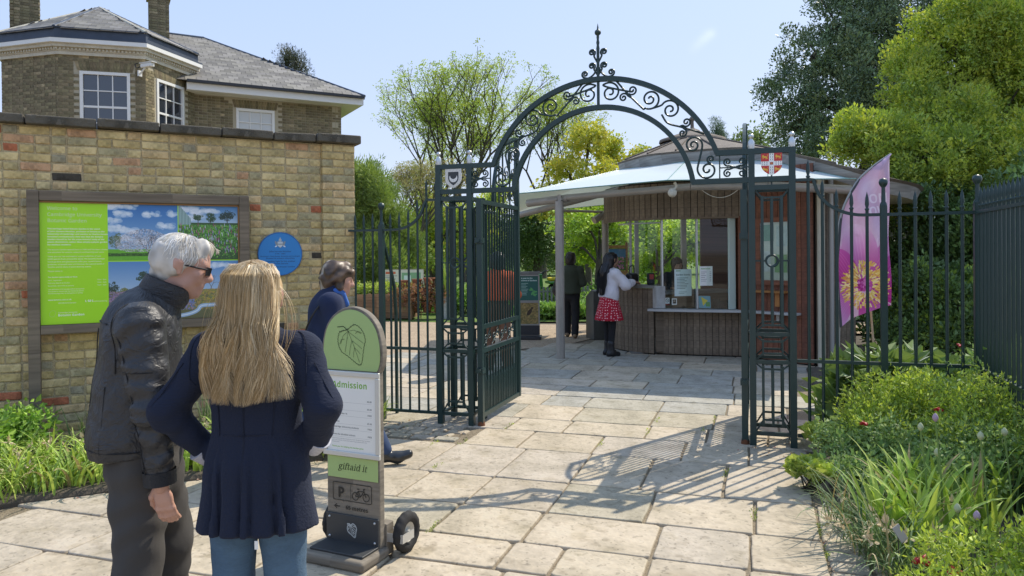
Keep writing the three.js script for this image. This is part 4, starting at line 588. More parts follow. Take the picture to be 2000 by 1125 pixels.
  mesh('downpipe', bar(V(4.30, 0, -10.26), V(4.30, 2.66, -10.26), 0.05, 16), M.cream, k); mesh('corner_post', bar(V(4.46, 0, -10.3), V(4.46, 2.66, -10.3), 0.035, 12), M.steel, k);
  // roof: a low cone whose eave steps down toward the right
  const E = [[1207, 318, 14.0], [1235, 309, 13.1], [1262, 302, 12.5], [1300, 297.5, 12.0], [1340, 294, 11.7], [1400, 289, 11.3], [1480, 288, 10.9], [1560, 302, 10.5], [1640, 322, 10.2], [1700, 339, 10.05], [1780, 356, 10.2], [1803, 366, 10.9], [1790, 375, 12.5], [1700, 372, 15], [1560, 340, 17], [1400, 325, 17.5], [1280, 322, 16.2], [1215, 320, 14.8]].map(a => px(...a));
  const ap = px(1352, 262, 14.4), eave = new THREE.CatmullRomCurve3(E, true).getPoints(72).slice(0, 72);
  const mid = f => eave.map(p => p.clone().lerp(ap, f));
  mesh('roof', [loft([eave, mid(0.35), mid(0.7), mid(0.97)])].map(g => boxUV(flat(g))), M.felt, k);
  const low = eave.map(p => p.clone().lerp(ap, 0.012).setY(p.y - 0.03)), low2 = eave.map(p => { const q = p.clone().lerp(ap, 0.03); q.y = p.y - 0.19; return q; });
  mesh('roof_edge', boxUV(flat(loft([eave, low]))), M.felt, k); mesh('fascia', boxUV(flat(loft([low, low2]))), std(lin(0.40, 0.395, 0.37), 0.8, { map: rep(woodTex, 1.4, 1), bumpMap: rep(woodTex, 1.4), bumpScale: 0.002 }), k);
  mesh('soffit', boxUV(flat(loft([low2, low2.map(p => { const q = p.clone().lerp(ap, 0.35); q.y = p.y; return q; })]))), M.cream, k);
  const seg = new THREE.CylinderGeometry(0.012, 0.012, 1, 6); for (let i = 2; i < 72; i += 6) mesh('roof_batten', bar(eave[i].clone().lerp(ap, 0.02).add(V(0, 0.015, 0)), eave[i].clone().lerp(ap, 0.7).add(V(0, 0.015, 0)), 0.014, 6), M.felt, k);
  const capG = new THREE.LatheGeometry([[0.62, -0.08], [0.64, -0.07], [0.63, -0.02], [0.2, 0.12], [0.17, 0.125], [0.14, 0.16], [0.05, 0.2], [0.035, 0.22], [0.03, 0.34], [0.055, 0.36], [0.06, 0.39], [0.03, 0.43], [0.0005, 0.45]].map(([a, b]) => new THREE.Vector2(a, b)), 40); capG.translate(ap.x, ap.y - 0.09, ap.z); mesh('roof_cap', capG, M.felt, k);
  // glass canopy
  const pane = (name, q) => { const g = new THREE.BufferGeometry(); g.setAttribute('position', new THREE.Float32BufferAttribute([q[0], q[1], q[2], q[0], q[2], q[3]].flatMap(p => [p.x, p.y, p.z]), 3)); g.computeVertexNormals(); mesh(name, g, M.frost, k); mesh('glass_edge', [0, 1, 2, 3].map(i => bar(q[i], q[(i + 1) % 4], 0.008, 6)), std(lin(0.16, 0.3, 0.26), 0.3), k); };
  const BL = px(1013, 378, 11.6), BR = px(1303, 352, 10.2), TR = px(1338, 316, 11.65), TL = px(1214, 331, 13.5), R2 = px(1500, 350, 9.75), R3 = px(1672, 349, 9.4), T2 = px(1500, 314, 10.85), T3 = px(1672, 352, 10.0), B4 = px(1004, 417, 15.4), T4 = px(1222, 396, 16.2);
  pane('canopy_pane', [BL, BR, TR, TL]); pane('canopy_pane', [BR, R2, T2, TR]); pane('canopy_pane', [R2, R3, T3, T2]); pane('canopy_pane', [B4, BL, TL, T4]);
  const pipe = (a, b, r, name = 'canopy_tube') => mesh(name, bar(a, b, r, 18), M.tubeM, k);
  pipe(px(1031, 397, 11.75), px(1110, 387, 11.35), 0.062); pipe(px(1108, 386, 11.35), px(1350, 365, 10.3), 0.05); pipe(px(1350, 365, 10.3), px(1500, 363, 9.9), 0.05); pipe(px(1500, 363, 9.9), px(1662, 371, 9.6), 0.058); pipe(px(1014, 420, 12.4), px(1090, 401, 12.0), 0.05); pipe(px(1090, 401, 12.0), px(1236, 364, 12.3), 0.05); pipe(px(1090, 411, 13.2), px(1180, 414, 14.8), 0.025); pipe(px(1160, 431, 14.6), px(1222, 394, 15.0), 0.07);
  for (const [x, d, h, r] of [[0.735, 11.35, 2.42, 0.068], [1.875, 14.8, 2.36, 0.068]]) { mesh('column', bar(V(x, 0, -d), V(x, h, -d), r, 24), M.tubeM, k); mesh('column_head', [box(0.05, 0.16, 0.1, x, h + 0.02, -d), bar(V(x - 0.05, h + 0.03, -d), V(x + 0.05, h + 0.03, -d), 0.03, 10)], M.tubeM, k); }
  { const p = px(1313, 377, 10.25); const lamp = new THREE.LatheGeometry([[0.0005, 0.05], [0.05, 0.045], [0.062, 0.02], [0.062, -0.01], [0.045, -0.03], [0.0005, -0.03]].map(([a, b]) => new THREE.Vector2(a, b)), 20); lamp.rotateX(1.3); lamp.translate(p.x, p.y, p.z); mesh('bulkhead_lamp', lamp, M.cream, k); mesh('lamp_arm', tube([V(p.x, p.y + 0.03, p.z), V(p.x + 0.06, p.y + 0.09, p.z), V(p.x + 0.03, p.y + 0.15, p.z)], 0.02, 10, 8), M.cream, k); }
  { const a = px(1366, 368, 10.25), b = px(1447, 367, 10.05), c = a.clone().lerp(b, 0.5).add(V(0, -0.13, 0)); mesh('light_string', tube([a, a.clone().lerp(c, 0.55).add(V(0, -0.03, 0)), c, b.clone().lerp(c, 0.55).add(V(0, -0.03, 0)), b], 0.005, 20, 5), M.cream, k); }
}
// things at the kiosk windows
function sheetOn(name, label, cat, x, y, w, h, depth, turn, draw, tilt = 0) { const t = thing(name, label, cat, px(x, y, depth), turn); mesh('page', box(w, h, 0.003), std(lin(0.75, 0.77, 0.76), 0.7), t); const f = new THREE.PlaneGeometry(w * 0.995, h * 0.995); f.translate(0, 0, 0.004); mesh('print', f, std(0xffffff, 0.6, { map: print(256, Math.round(256 * h / w), draw) }), t); t.rotation.x = tilt; return t; }
const textLines = (x, X, Y, n, w, lh, c, th = 5, r = rng(3)) => { x.fillStyle = c; for (let i = 0; i < n; i++) x.fillRect(X, Y + i * lh, w * (0.6 + 0.4 * r()), th); };
sheetOn('window_notice', 'pale blue sheet headed Garden Events taped inside kiosk window', 'notice', 1334, 552, 0.30, 0.42, 11.53, 0.3, (x, w, h) => { x.fillStyle = '#d5e6e3'; x.fillRect(0, 0, w, h); x.fillStyle = '#5f9a58'; x.fillRect(20, 16, 70, 10); x.fillStyle = '#27443f'; x.font = 'bold 30px sans-serif'; x.textAlign = 'center'; x.fillText('Garden Events', w / 2, 84); textLines(x, 34, 112, 8, 190, 20, '#5b7773', 7); textLines(x, 60, 300, 2, 140, 20, '#7d9793', 6); });
sheetOn('window_notice', 'white admission price list taped inside the kiosk window', 'notice', 1379, 539, 0.225, 0.30, 11.38, 0.3, (x, w, h) => { x.fillStyle = '#f4f5f2'; x.fillRect(0, 0, w, h); x.fillStyle = '#6aa84a'; x.font = 'bold 38px sans-serif'; x.fillText('Admission', 24, 54); textLines(x, 24, 96, 6, 130, 32, '#70757a', 7); x.fillStyle = '#70757a'; for (let i = 0; i < 6; i++) x.fillRect(196, 96 + i * 32, 34, 7); });
sheetOn('window_sticker', 'small no smoking sticker low in the kiosk window', 'sticker', 1303, 589, 0.085, 0.12, 11.65, 0.3, (x, w, h) => { x.fillStyle = '#f2f2f0'; x.fillRect(0, 0, w, h); x.fillStyle = '#8a3a36'; x.fillRect(0, h - 80, w, 80); x.strokeStyle = '#222'; x.lineWidth = 18; x.beginPath(); x.arc(128, 128, 78, 0, 7); x.stroke(); x.beginPath(); x.moveTo(75, 75); x.lineTo(182, 182); x.stroke(); });
sheetOn('window_sticker', 'small white framed dark square sticker in the kiosk window', 'sticker', 1317, 589, 0.09, 0.1, 11.62, 0.3, (x, w, h) => { x.fillStyle = '#eeeeec'; x.fillRect(0, 0, w, h); x.fillStyle = '#2c2a2c'; x.fillRect(44, 46, 168, 190); x.fillStyle = '#8f8b86'; x.fillRect(80, 90, 90, 60); });
sheetOn('leaflet', 'blue and yellow leaflet propped inside kiosk window', 'leaflet', 1376, 590, 0.2, 0.19, 11.48, 0.2, (x, w, h) => { x.fillStyle = '#6aa6b8'; x.fillRect(0, 0, w, h); x.fillStyle = '#e4cf3c'; x.beginPath(); x.moveTo(60, 20); x.lineTo(200, 90); x.lineTo(90, 200); x.fill(); x.fillStyle = '#4c9a53'; x.fillRect(150, 120, 90, 90); }, -0.2);
{ const t = thing('card_reader', 'small black and red card reader on the kiosk counter', 'card reader', px(1271, 556, 12.0), 0.2); mesh('case', rbox(0.12, 0.19, 0.07, 0.02, 0, 0.095, 0), M.black, t); mesh('screen', box(0.07, 0.08, 0.005, 0, 0.13, 0.037), std(lin(0.5, 0.06, 0.05), 0.4), t); }
{ const t = thing('paper_tray', 'dark wire tray of papers behind the kiosk window', 'tray', px(1415, 601, 11.5), 0.3); mesh('tray', [box(0.3, 0.02, 0.2, 0, 0.01, 0), box(0.3, 0.1, 0.012, 0, 0.07, 0.1), box(0.012, 0.12, 0.2, -0.15, 0.08, 0), box(0.012, 0.12, 0.2, 0.15, 0.08, 0)], M.black, t); mesh('papers', box(0.26, 0.06, 0.17, 0, 0.055, 0), M.darkMetal, t); }
{ // notice board and shelf on the red boards
  const dir = V(0.66, 0, 0.90).normalize(), nrm = V(-dir.z, 0, dir.x), turn = Math.atan2(-dir.z, dir.x), at = (f, y, o) => V(3.56 + 0.66 * f, y, -11.22 + 0.90 * f).addScaledVector(nrm, -o * 0).add(V(-0.81 * o, 0, 0.59 * o));
  const t = thing('notice_board', 'glazed wooden notice board with pinned papers on red timber wall', 'notice board', at(0.47, 1.62, 0.035), turn);
  mesh('frame', [box(0.62, 0.07, 0.05, 0, 0.46, 0), box(0.62, 0.07, 0.05, 0, -0.46, 0), box(0.07, 0.85, 0.05, -0.275, 0, 0), box(0.07, 0.85, 0.05, 0.275, 0, 0)], M.redBoard[1], t); mesh('panel', box(0.5, 0.86, 0.01, 0, 0, -0.012), std(lin(0.62, 0.62, 0.52), 0.7), t);
  const pp = [[-0.12, 0.27, 0.2, 0.24, [0.12, 0.35, 0.22]], [0.13, 0.22, 0.2, 0.3, [0.6, 0.68, 0.62]], [-0.14, -0.15, 0.15, 0.3, [0.8, 0.8, 0.78]], [0.1, -0.18, 0.2, 0.26, [0.3, 0.5, 0.22]]]; pp.forEach(([x, y, w, h, c]) => mesh('paper', box(w, h, 0.004, x, y, 0.002), std(lin(...c), 0.7, { map: rep(grain, 3) }), t));
  mesh('glass', box(0.5, 0.86, 0.004, 0, 0, 0.016), M.glass, t); mesh('latch', box(0.012, 0.09, 0.012, 0.29, 0.3, 0.03), M.silver, t);
  const sh = thing('wall_shelf', 'orange pine shelf on a bracket below the notice board', 'shelf', at(0.42, 1.03, 0.1), turn); mesh('board', rbox(0.62, 0.03, 0.18, 0.004), std(lin(0.45, 0.2, 0.05), 0.6, { map: rep(woodTex, 2) }), sh); mesh('bracket', box(0.07, 0.2, 0.05, 0.12, -0.115, -0.04), std(lin(0.42, 0.18, 0.045), 0.6), sh);
  const st = thing('stone_shelf', 'pale stone ledge at knee height on the red timber wall', 'ledge', at(0.45, 0.72, 0.09), turn); mesh('slab', rbox(0.85, 0.035, 0.18, 0.006), M.paleStone, st); mesh('bracket', box(0.05, 0.1, 0.08, 0.1, -0.065, -0.04), M.steel, st);
}
// ---------------------------------------------------------------- feather flag
{
  const t = thing('feather_flag', 'pink feather flag printed with a peony behind the railing', 'flag', px(1683, 470, 8).setY(0), -0.12), K = 0.001924;
  const Lp = [[115, 1000], [108, 780], [104, 600], [112, 470], [127, 375], [160, 280], [230, 160], [330, 72], [400, 24]], Rp = [[386, 872], [386, 760], [386, 640], [387, 520], [390, 400], [393, 300], [397, 190], [401, 90], [404, 22]], P = ([x, y], z) => V((x - 240) * K, 2.70 - y * K, -z);                 // outline in the flag's own metres, z its ripple
  const lc = new THREE.CatmullRomCurve3(Lp.map(p => V(p[0], p[1], 0))), rc = new THREE.CatmullRomCurve3(Rp.map(p => V(p[0], p[1], 0)));
  const NU = 16, NV = 36, grid = (u0, u1) => { const pos = [], uv = [], idx = []; for (let j = 0; j <= NV; j++) for (let i = 0; i <= NU; i++) { const v = j / NV, u = mixf(u0, u1, i / NU), a = lc.getPoint(v), b = rc.getPoint(v), q = a.clone().lerp(b, u); if (v < 0.25) q.y -= Math.sin(u * Math.PI) * 30 * (1 - v / 0.25) * 0.5; const z = 0.05 * Math.sin(u * 5 + v * 3) * (0.3 + 0.7 * u) + 0.025 * Math.sin(q.x * 0.035 - q.y * 0.012) + 0.012 * Math.sin(q.x * 0.12 + q.y * 0.02) * v; const w = P([q.x, q.y], z); pos.push(w.x, w.y, w.z); uv.push((q.x - 90) / 330, 1 - q.y / 1010); } for (let j = 0; j < NV; j++) for (let i = 0; i < NU; i++) { const a = j * (NU + 1) + i; idx.push(a, a + 1, a + NU + 2, a, a + NU + 2, a + NU + 1); } const g = new THREE.BufferGeometry(); g.setAttribute('position', new THREE.Float32BufferAttribute(pos, 3)); g.setAttribute('uv', new THREE.Float32BufferAttribute(uv, 2)); g.setIndex(idx); g.computeVertexNormals(); return g; };
  const im = print(512, 1568, (x, w, h) => {
    const R = rng(8); x.fillStyle = '#dcb4cd'; x.fillRect(0, 0, w, h); for (let i = 0; i < 60; i++) { x.globalAlpha = 0.12; x.fillStyle = ['#e9cfe0', '#cf98bd', '#f0e0ea'][i % 3]; x.beginPath(); x.ellipse(R() * w, R() * 800, 60 + R() * 90, 20 + R() * 50, -0.9, 0, 7); x.fill(); } x.globalAlpha = 1;
    const petal = (X, Y, a, L, W, c1, c2) => { x.save(); x.translate(X, Y); x.rotate(a); const g = x.createLinearGradient(0, 0, 0, -L); g.addColorStop(0, c1); g.addColorStop(1, c2); x.fillStyle = g; x.beginPath(); x.moveTo(0, 0); x.bezierCurveTo(-W, -L * 0.3, -W, -L * 0.95, 0, -L); x.bezierCurveTo(W, -L * 0.95, W, -L * 0.3, 0, 0); x.fill(); x.strokeStyle = 'rgba(255,225,245,.25)'; x.lineWidth = 3; for (let k = -3; k <= 3; k++) { x.beginPath(); x.moveTo(0, 0); x.quadraticCurveTo(k * W * 0.2, -L * 0.5, k * W * 0.1, -L * 0.92); x.stroke(); } x.restore(); };
    petal(240, 1240, -0.75, 700, 190, '#c2389c', '#eee2ea'); petal(280, 1240, 0.5, 560, 170, '#b52a8e', '#d79bc4'); petal(250, 1240, -0.12, 600, 190, '#b3238a', '#e3c2d8'); petal(200, 1230, -1.6, 420, 150, '#b3238a', '#f0dfe9'); petal(240, 1260, 2.6, 460, 200, '#b01f86', '#e9c7de'); petal(180, 1270, -2.3, 460, 170, '#c64aa5', '#f3e6ee'); petal(320, 1250, 1.4, 400, 180, '#a8177c', '#c23f9d'); petal(330, 1230, 0.75, 420, 170, '#a01574', '#c8479f'); petal(190, 1210, -0.55, 400, 150, '#a81a7c', '#cf5fae');
    for (let i = 0; i < 330; i++) { const a = R() * 6.28, r = 55 + R() * 115; x.strokeStyle = ['#f0cf72', '#e7b95a', '#f6e0a0', '#d79a4e'][i % 4]; x.lineWidth = 12; const X = 255 + Math.cos(a) * r, Y = 1180 + Math.sin(a) * r * 1.12; x.beginPath(); x.moveTo(X, Y); x.lineTo(X + Math.cos(a + R() - 0.5) * 36, Y + Math.sin(a + R() - 0.5) * 36); x.stroke(); }
    for (let i = 0; i < 60; i++) { const a = R() * 6.28, r = R() * 55; x.fillStyle = ['#c2459a', '#a01c74', '#d977b6'][i % 3]; x.beginPath(); x.arc(255 + Math.cos(a) * r, 1180 + Math.sin(a) * r, 12, 0, 7); x.fill(); }
    x.fillStyle = 'rgba(245,228,240,.75)'; x.font = 'bold 110px sans-serif'; x.save(); x.translate(290, 470); x.rotate(-0.12); x.fillText('ON', 0, 0); x.fillText('OW', -20, 108); x.restore();
  });
  mesh('cloth', grid(0.055, 1), phys(0xffffff, 0.75, { map: im, transmission: 0.25, thickness: 0 }), t);
  mesh('sleeve', grid(0, 0.055), std(lin(0.06, 0.06, 0.062), 0.7), t);
  const pole = lc.getPoints(30).map(p => P([p.x + 3, p.y], 0.02)); const foot = pole[0].clone(); foot.y = 0; foot.x += 0.1; mesh('pole', new THREE.TubeGeometry(new THREE.CatmullRomCurve3([foot, pole[0].clone().setY(0.4), ...pole]), 60, 0.012, 8), M.steel, t);
  const s0 = px(1692, 640, 8.2), sp = thing('support_stake', 'pale bamboo cane leaning beside the feather flag', 'cane', V(0, 0, 0)); mesh('cane', bar(V(s0.x + 0.12, 0, s0.z), px(1697, 560, 8.25), 0.012, 8), std(lin(0.5, 0.38, 0.22), 0.7), sp);
}

// ================================================================ admission sign on wheels
{
  const base = gpx(691, 1082); const g = thing('admission_sign', 'wheeled wooden admission sign with round green leaf top', 'sign', base, 25 * -RAD + 0.0);
  // local x to the right along the board, z toward the viewer; board foot at the origin
  const W = 0.335, T = 0.045;
  const wood = std(lin(0.27, 0.235, 0.185), 0.85, { map: rep(woodTex, 1.5, 1.5), bumpMap: rep(woodTex, 1.5), bumpScale: 0.0015 }), green = std(lin(0.40, 0.54, 0.20), 0.55), dark = std(lin(0.045, 0.047, 0.048), 0.5);
  const sh = new THREE.Shape(); sh.moveTo(-W / 2, 0.05); sh.lineTo(W / 2, 0.05); sh.lineTo(W / 2, 0.985); sh.bezierCurveTo(W / 2 + 0.035, 1.03, W / 2 + 0.03, 1.12, W / 2 + 0.012, 1.18); sh.bezierCurveTo(W / 2 - 0.01, 1.27, 0.075, 1.325, 0, 1.325); sh.bezierCurveTo(-0.075, 1.325, -W / 2 + 0.01, 1.27, -W / 2 - 0.012, 1.18); sh.bezierCurveTo(-W / 2 - 0.03, 1.12, -W / 2 - 0.035, 1.03, -W / 2, 0.985); sh.closePath();
  const bd = new THREE.ExtrudeGeometry(sh, { depth: T - 0.012, bevelEnabled: true, bevelSize: 0.005, bevelThickness: 0.006, bevelSegments: 2, curveSegments: 24 }); bd.translate(0, 0, -T + 0.006); mesh('board', boxUV(bd), wood, g);
  const face = (name, shape, z, mat) => { const q = new THREE.ExtrudeGeometry(shape, { depth: 0.003, bevelEnabled: false, curveSegments: 24 }); q.translate(0, 0, z); return mesh(name, q, mat, g); };
  const gs = new THREE.Shape(); gs.moveTo(-W / 2 + 0.004, 0.99); gs.lineTo(W / 2 - 0.004, 0.99); gs.bezierCurveTo(W / 2 + 0.026, 1.03, W / 2 + 0.021, 1.12, W / 2 + 0.003, 1.18); gs.bezierCurveTo(W / 2 - 0.018, 1.263, 0.07, 1.315, 0, 1.315); gs.bezierCurveTo(-0.07, 1.315, -W / 2 + 0.018, 1.263, -W / 2 - 0.003, 1.18); gs.bezierCurveTo(-W / 2 - 0.021, 1.12, -W / 2 - 0.026, 1.03, -W / 2 + 0.004, 0.99); face('leaf_panel', gs, 0.001, green);
  const leafArt = (x, S, c, lw) => { // toothed heart-shaped leaf with veins and stalk, drawn in a unit box
    x.strokeStyle = c; x.lineWidth = lw; x.lineJoin = 'round'; const out = t => { const a = t * 2 * Math.PI, k = 0.5 - 0.5 * Math.cos(a), w = 0.40 * Math.pow(Math.sin(a / 2), 0.75) * (1 - 0.25 * Math.abs(Math.cos(a / 2))) ; return [Math.sin(a) >= 0 ? w * Math.sin(a / 2) * 1.0 : -w * Math.sin(a / 2) * 1.0, 0]; };
    const rot = ([u, v]) => { const A = -0.42; return [S * (0.52 + u * Math.cos(A) - v * Math.sin(A)), S * (0.52 + u * Math.sin(A) + v * Math.cos(A))]; }, edge = []; for (let i = 0; i <= 120; i++) { const a = i / 120 * 2 * Math.PI, r = 0.30 * (1 + 0.02 * (i % 3 ? (i % 3 === 1 ? 1 : -0.3) : -1)); let u = Math.sin(a) * r * (1 + 0.06 * Math.cos(a)), v = -Math.cos(a) * r * 1.05; if (Math.cos(a) < -0.3) { const k = (-Math.cos(a) - 0.3) / 0.7; v += k * k * k * 0.13; u *= 1 - k * 0.35; } if (Math.cos(a) > 0.85) v += (Math.cos(a) - 0.85) * 0.5; edge.push(rot([u, v])); }
    x.beginPath(); edge.forEach(([a, b], i) => i ? x.lineTo(a, b) : x.moveTo(a, b)); x.stroke(); x.lineWidth = lw * 0.6; const L = (...p) => { x.beginPath(); p.map(rot).forEach(([a, b], i) => i ? x.lineTo(a, b) : x.moveTo(a, b)); x.stroke(); };
    L([0, -0.22], [0.01, 0.1], [0, 0.40]); for (const s of [-1, 1]) { L([0, -0.2], [s * 0.13, -0.17], [s * 0.25, -0.05]); L([0, -0.2], [s * 0.12, -0.02], [s * 0.22, 0.12]); L([0.005, -0.02], [s * 0.09, 0.1], [s * 0.15, 0.2]); L([0.01, 0.12], [s * 0.05, 0.2], [s * 0.08, 0.27]); L([0, -0.22], [s * 0.1, -0.26], [s * 0.17, -0.24]); L([s * 0.13, -0.1], [s * 0.2, -0.12], [s * 0.27, -0.06]); } x.lineWidth = lw * 1.5; L([0, -0.22], [-0.06, -0.32], [-0.19, -0.36]); };
  const decal = (name, w, h, x0, y0, z, art, opts = {}) => { const q = new THREE.PlaneGeometry(w, h); q.translate(x0, y0, z); const tx = print(opts.w || 512, Math.round((opts.w || 512) * h / w), art); return mesh(name, q, std(0xffffff, opts.rough || 0.6, { map: tx, transparent: true, alphaTest: 0.35 }), g); };
  decal('leaf_drawing', 0.30, 0.30, 0.0, 1.15, 0.0055, (x, w) => leafArt(x, w, '#2c3d1e', 4.5));
  // poster in a silver snap frame
  const fw = W + 0.035, fy0 = 0.525, fy1 = 0.985, fm = std(lin(0.66, 0.65, 0.6), 0.4, { metalness: 0.3 });
  for (const [a, b, c, d] of [[fw, 0.028, 0, fy1 - 0.014], [fw, 0.028, 0, fy0 + 0.014], [0.026, fy1 - fy0 - 0.056, -fw / 2 + 0.013, (fy0 + fy1) / 2], [0.026, fy1 - fy0 - 0.056, fw / 2 - 0.013, (fy0 + fy1) / 2]]) mesh('poster_frame', rbox(a, b, 0.018, 0.005, c, d, 0.010), fm, g);
  const pq = new THREE.PlaneGeometry(fw - 0.05, fy1 - fy0 - 0.054); pq.translate(0, (fy0 + fy1) / 2, 0.009); const rows = [['Adults', '\u00A36.00'], ['Concessions', '\u00A35.50'], ['Children under 16', 'FREE'], ['Students', '\u00A35.50'], ['Cambridge University students', 'FREE'], ['Carers for disabled visitors', 'FREE']];
  mesh('poster', pq, std(0xffffff, 0.35, { map: print(640, 812, (x, w, h) => { x.fillStyle = '#eeeee8'; x.fillRect(0, 0, w, h); x.fillStyle = '#76b13a'; x.font = 'bold 92px sans-serif'; x.fillText('Admission', 72, 128, 500); const ys = [268, 350, 415, 502, 560, 642]; rows.forEach(([a, b], i) => { x.fillStyle = '#55585a'; x.font = 'bold 24px sans-serif'; x.fillText(a, 60, ys[i]); x.textAlign = 'right'; x.fillText(b, 586, ys[i]); x.textAlign = 'left'; x.fillStyle = '#a9aaa6'; x.fillRect(60, ys[i] + 16, 526, 2); }); x.fillStyle = '#77797a'; x.font = '15px sans-serif'; ['Prices include a voluntary donation of at least 10% which helps the Garden', 'care for its collection. If you would rather not give please ask for the', 'standard price.'].forEach((s, i) => x.fillText(s, 60, 684 + i * 19, 526)); x.fillStyle = '#76b13a'; x.font = 'bold 22px sans-serif'; x.fillText('Thank you for helping the Garden grow', 60, 774, 526); }) }), g);
  const gp = new THREE.Shape(); gp.moveTo(-W / 2 + 0.003, 0.405); gp.lineTo(W / 2 - 0.003, 0.405); gp.lineTo(W / 2 - 0.003, 0.52); gp.lineTo(-W / 2 + 0.003, 0.52); face('gift_panel', gp, 0.001, green);
  decal('gift_lettering', 0.22, 0.075, 0.0, 0.462, 0.0055, (x, w, h) => { x.fillStyle = '#26331a'; x.font = 'italic ' + Math.round(h * 0.62) + 'px serif'; x.textAlign = 'center'; x.fillText('giftaid it', w / 2, h * 0.64); });
  decal('parking_print', 0.27, 0.17, -0.005, 0.30, 0.0035, (x, w, h) => { x.strokeStyle = x.fillStyle = '#2e2a24'; x.lineWidth = 7; x.beginPath(); x.roundRect ? x.roundRect(16, 14, w - 32, h * 0.56, 16) : x.rect(16, 14, w - 32, h * 0.56); x.stroke(); x.fillRect(w * 0.46, 30, 4, h * 0.46); x.font = 'bold 150px sans-serif'; x.fillText('P', 72, 166); x.lineWidth = 8; const B = [w * 0.58, h * 0.42], C = [w * 0.84, h * 0.42]; for (const [a, b] of [B, C]) { x.beginPath(); x.arc(a, b, 38, 0, 7); x.stroke(); } x.lineWidth = 9; x.beginPath(); x.moveTo(...B); x.lineTo(w * 0.65, h * 0.24); x.lineTo(w * 0.79, h * 0.24); x.lineTo(w * 0.70, h * 0.42); x.lineTo(...B); x.moveTo(w * 0.65, h * 0.24); x.lineTo(w * 0.70, h * 0.42); x.moveTo(...C); x.lineTo(w * 0.775, h * 0.17); x.lineTo(w * 0.82, h * 0.15); x.moveTo(w * 0.62, h * 0.18); x.lineTo(w * 0.68, h * 0.18); x.stroke(); x.font = 'bold 58px sans-serif'; x.fillText('65 metres', w * 0.34, h * 0.88); x.lineWidth = 9; x.beginPath(); x.moveTo(w * 0.2, h * 0.81); x.lineTo(w * 0.07, h * 0.81); x.lineTo(w * 0.12, h * 0.74); x.moveTo(w * 0.07, h * 0.81); x.lineTo(w * 0.12, h * 0.88); x.stroke(); });
  mesh('kick_plate', rbox(W + 0.006, 0.15, 0.012, 0.003, 0, 0.135, 0.008), dark, g); decal('plate_leaf', 0.1, 0.1, 0.0, 0.14, 0.0155, (x, w) => leafArt(x, w, '#b9bcb8', 14), { w: 256 });
  for (const [x, y] of [[-0.148, 0.19], [-0.148, 0.085], [0.148, 0.19], [0.148, 0.085]]) { const s = new THREE.SphereGeometry(0.007, 10, 6); s.translate(x, y, 0.0145); mesh('screw', s, M.silver, g); }
  mesh('foot_plate', rbox(W + 0.006, 0.012, 0.15, 0.004, 0, 0.062, 0.078), dark, g);
  mesh('foot', rbox(W + 0.07, 0.055, 0.25, 0.02, 0, 0.0275, 0.075, 3), wood, g); mesh('back_block', rbox(0.05, 0.17, 0.07, 0.006, W / 2 - 0.012, 0.085, -T - 0.036), wood, g);
  for (const s of [-1, 1]) { const w = new THREE.Group(); w.name = 'wheel'; w.position.set(s * (W / 2 + (s > 0 ? 0.075 : -0.0)) - (s < 0 ? 0.06 : 0), 0.108, -T - 0.10); g.add(w); const tr = new THREE.TorusGeometry(0.078, 0.030, 16, 48), p = tr.attributes.position; for (let i = 0; i < p.count; i++) { const x = p.getX(i), y = p.getY(i), z = p.getZ(i), r = Math.hypot(x, y), a = Math.atan2(y, x); if (r > 0.088) { const k = 1 + (Math.sin(a * 34 + (z > 0 ? 1.5 : 0)) > 0 ? 0.022 : -0.012); p.setXYZ(i, x * k, y * k, z); } } tr.computeVertexNormals(); tr.rotateY(Math.PI / 2); mesh('tyre', tr, std(lin(0.022, 0.021, 0.02), 0.85), w); const rim = new THREE.LatheGeometry([[0.0005, 0.012], [0.016, 0.014], [0.02, 0.004], [0.042, 0.002], [0.05, 0.014], [0.056, 0.016], [0.058, -0.016], [0.0005, -0.016]].map(([a, b]) => new THREE.Vector2(a, b)), 28); rim.rotateZ(-Math.PI / 2); mesh('rim', rim, std(lin(0.5, 0.48, 0.42), 0.45, { metalness: 0.4 }), w); }
  mesh('axle', [bar(V(-W / 2 - 0.1, 0.108, -T - 0.10), V(W / 2 + 0.105, 0.108, -T - 0.10), 0.009, 10), box(0.006, 0.045, 0.11, W / 2 + 0.11, 0.1, -T - 0.06), box(0.1, 0.045, 0.006, W / 2 + 0.062, 0.1, -T - 0.008)], M.silver, g);
}
// ---------------------------------------------------------------- litter bin, display stand, easel sign
{ const b = thing('litter_bin', 'dark grey metal bin with sloped top beside the kiosk counter', 'bin', D(1.68, 14.1), 0.25); const sh = new THREE.Shape(); sh.moveTo(-0.2, 0); sh.lineTo(0.2, 0); sh.lineTo(0.2, 0.9); sh.lineTo(0.1, 0.92); sh.lineTo(-0.2, 0.78); sh.closePath(); const q = new THREE.ExtrudeGeometry(sh, { depth: 0.42, bevelEnabled: true, bevelSize: 0.008, bevelThickness: 0.008, bevelSegments: 2 }); q.rotateY(-Math.PI / 2); q.translate(0.21, 0, 0); mesh('body', boxUV(q), std(lin(0.13, 0.13, 0.115), 0.5, { map: rep(grain, 1) }), b); mesh('flap', box(0.3, 0.012, 0.2, 0, 0.86, 0.06), M.steel, b); mesh('plinth', box(0.40, 0.03, 0.40, 0, 0.016, 0), M.darkMetal, b); }
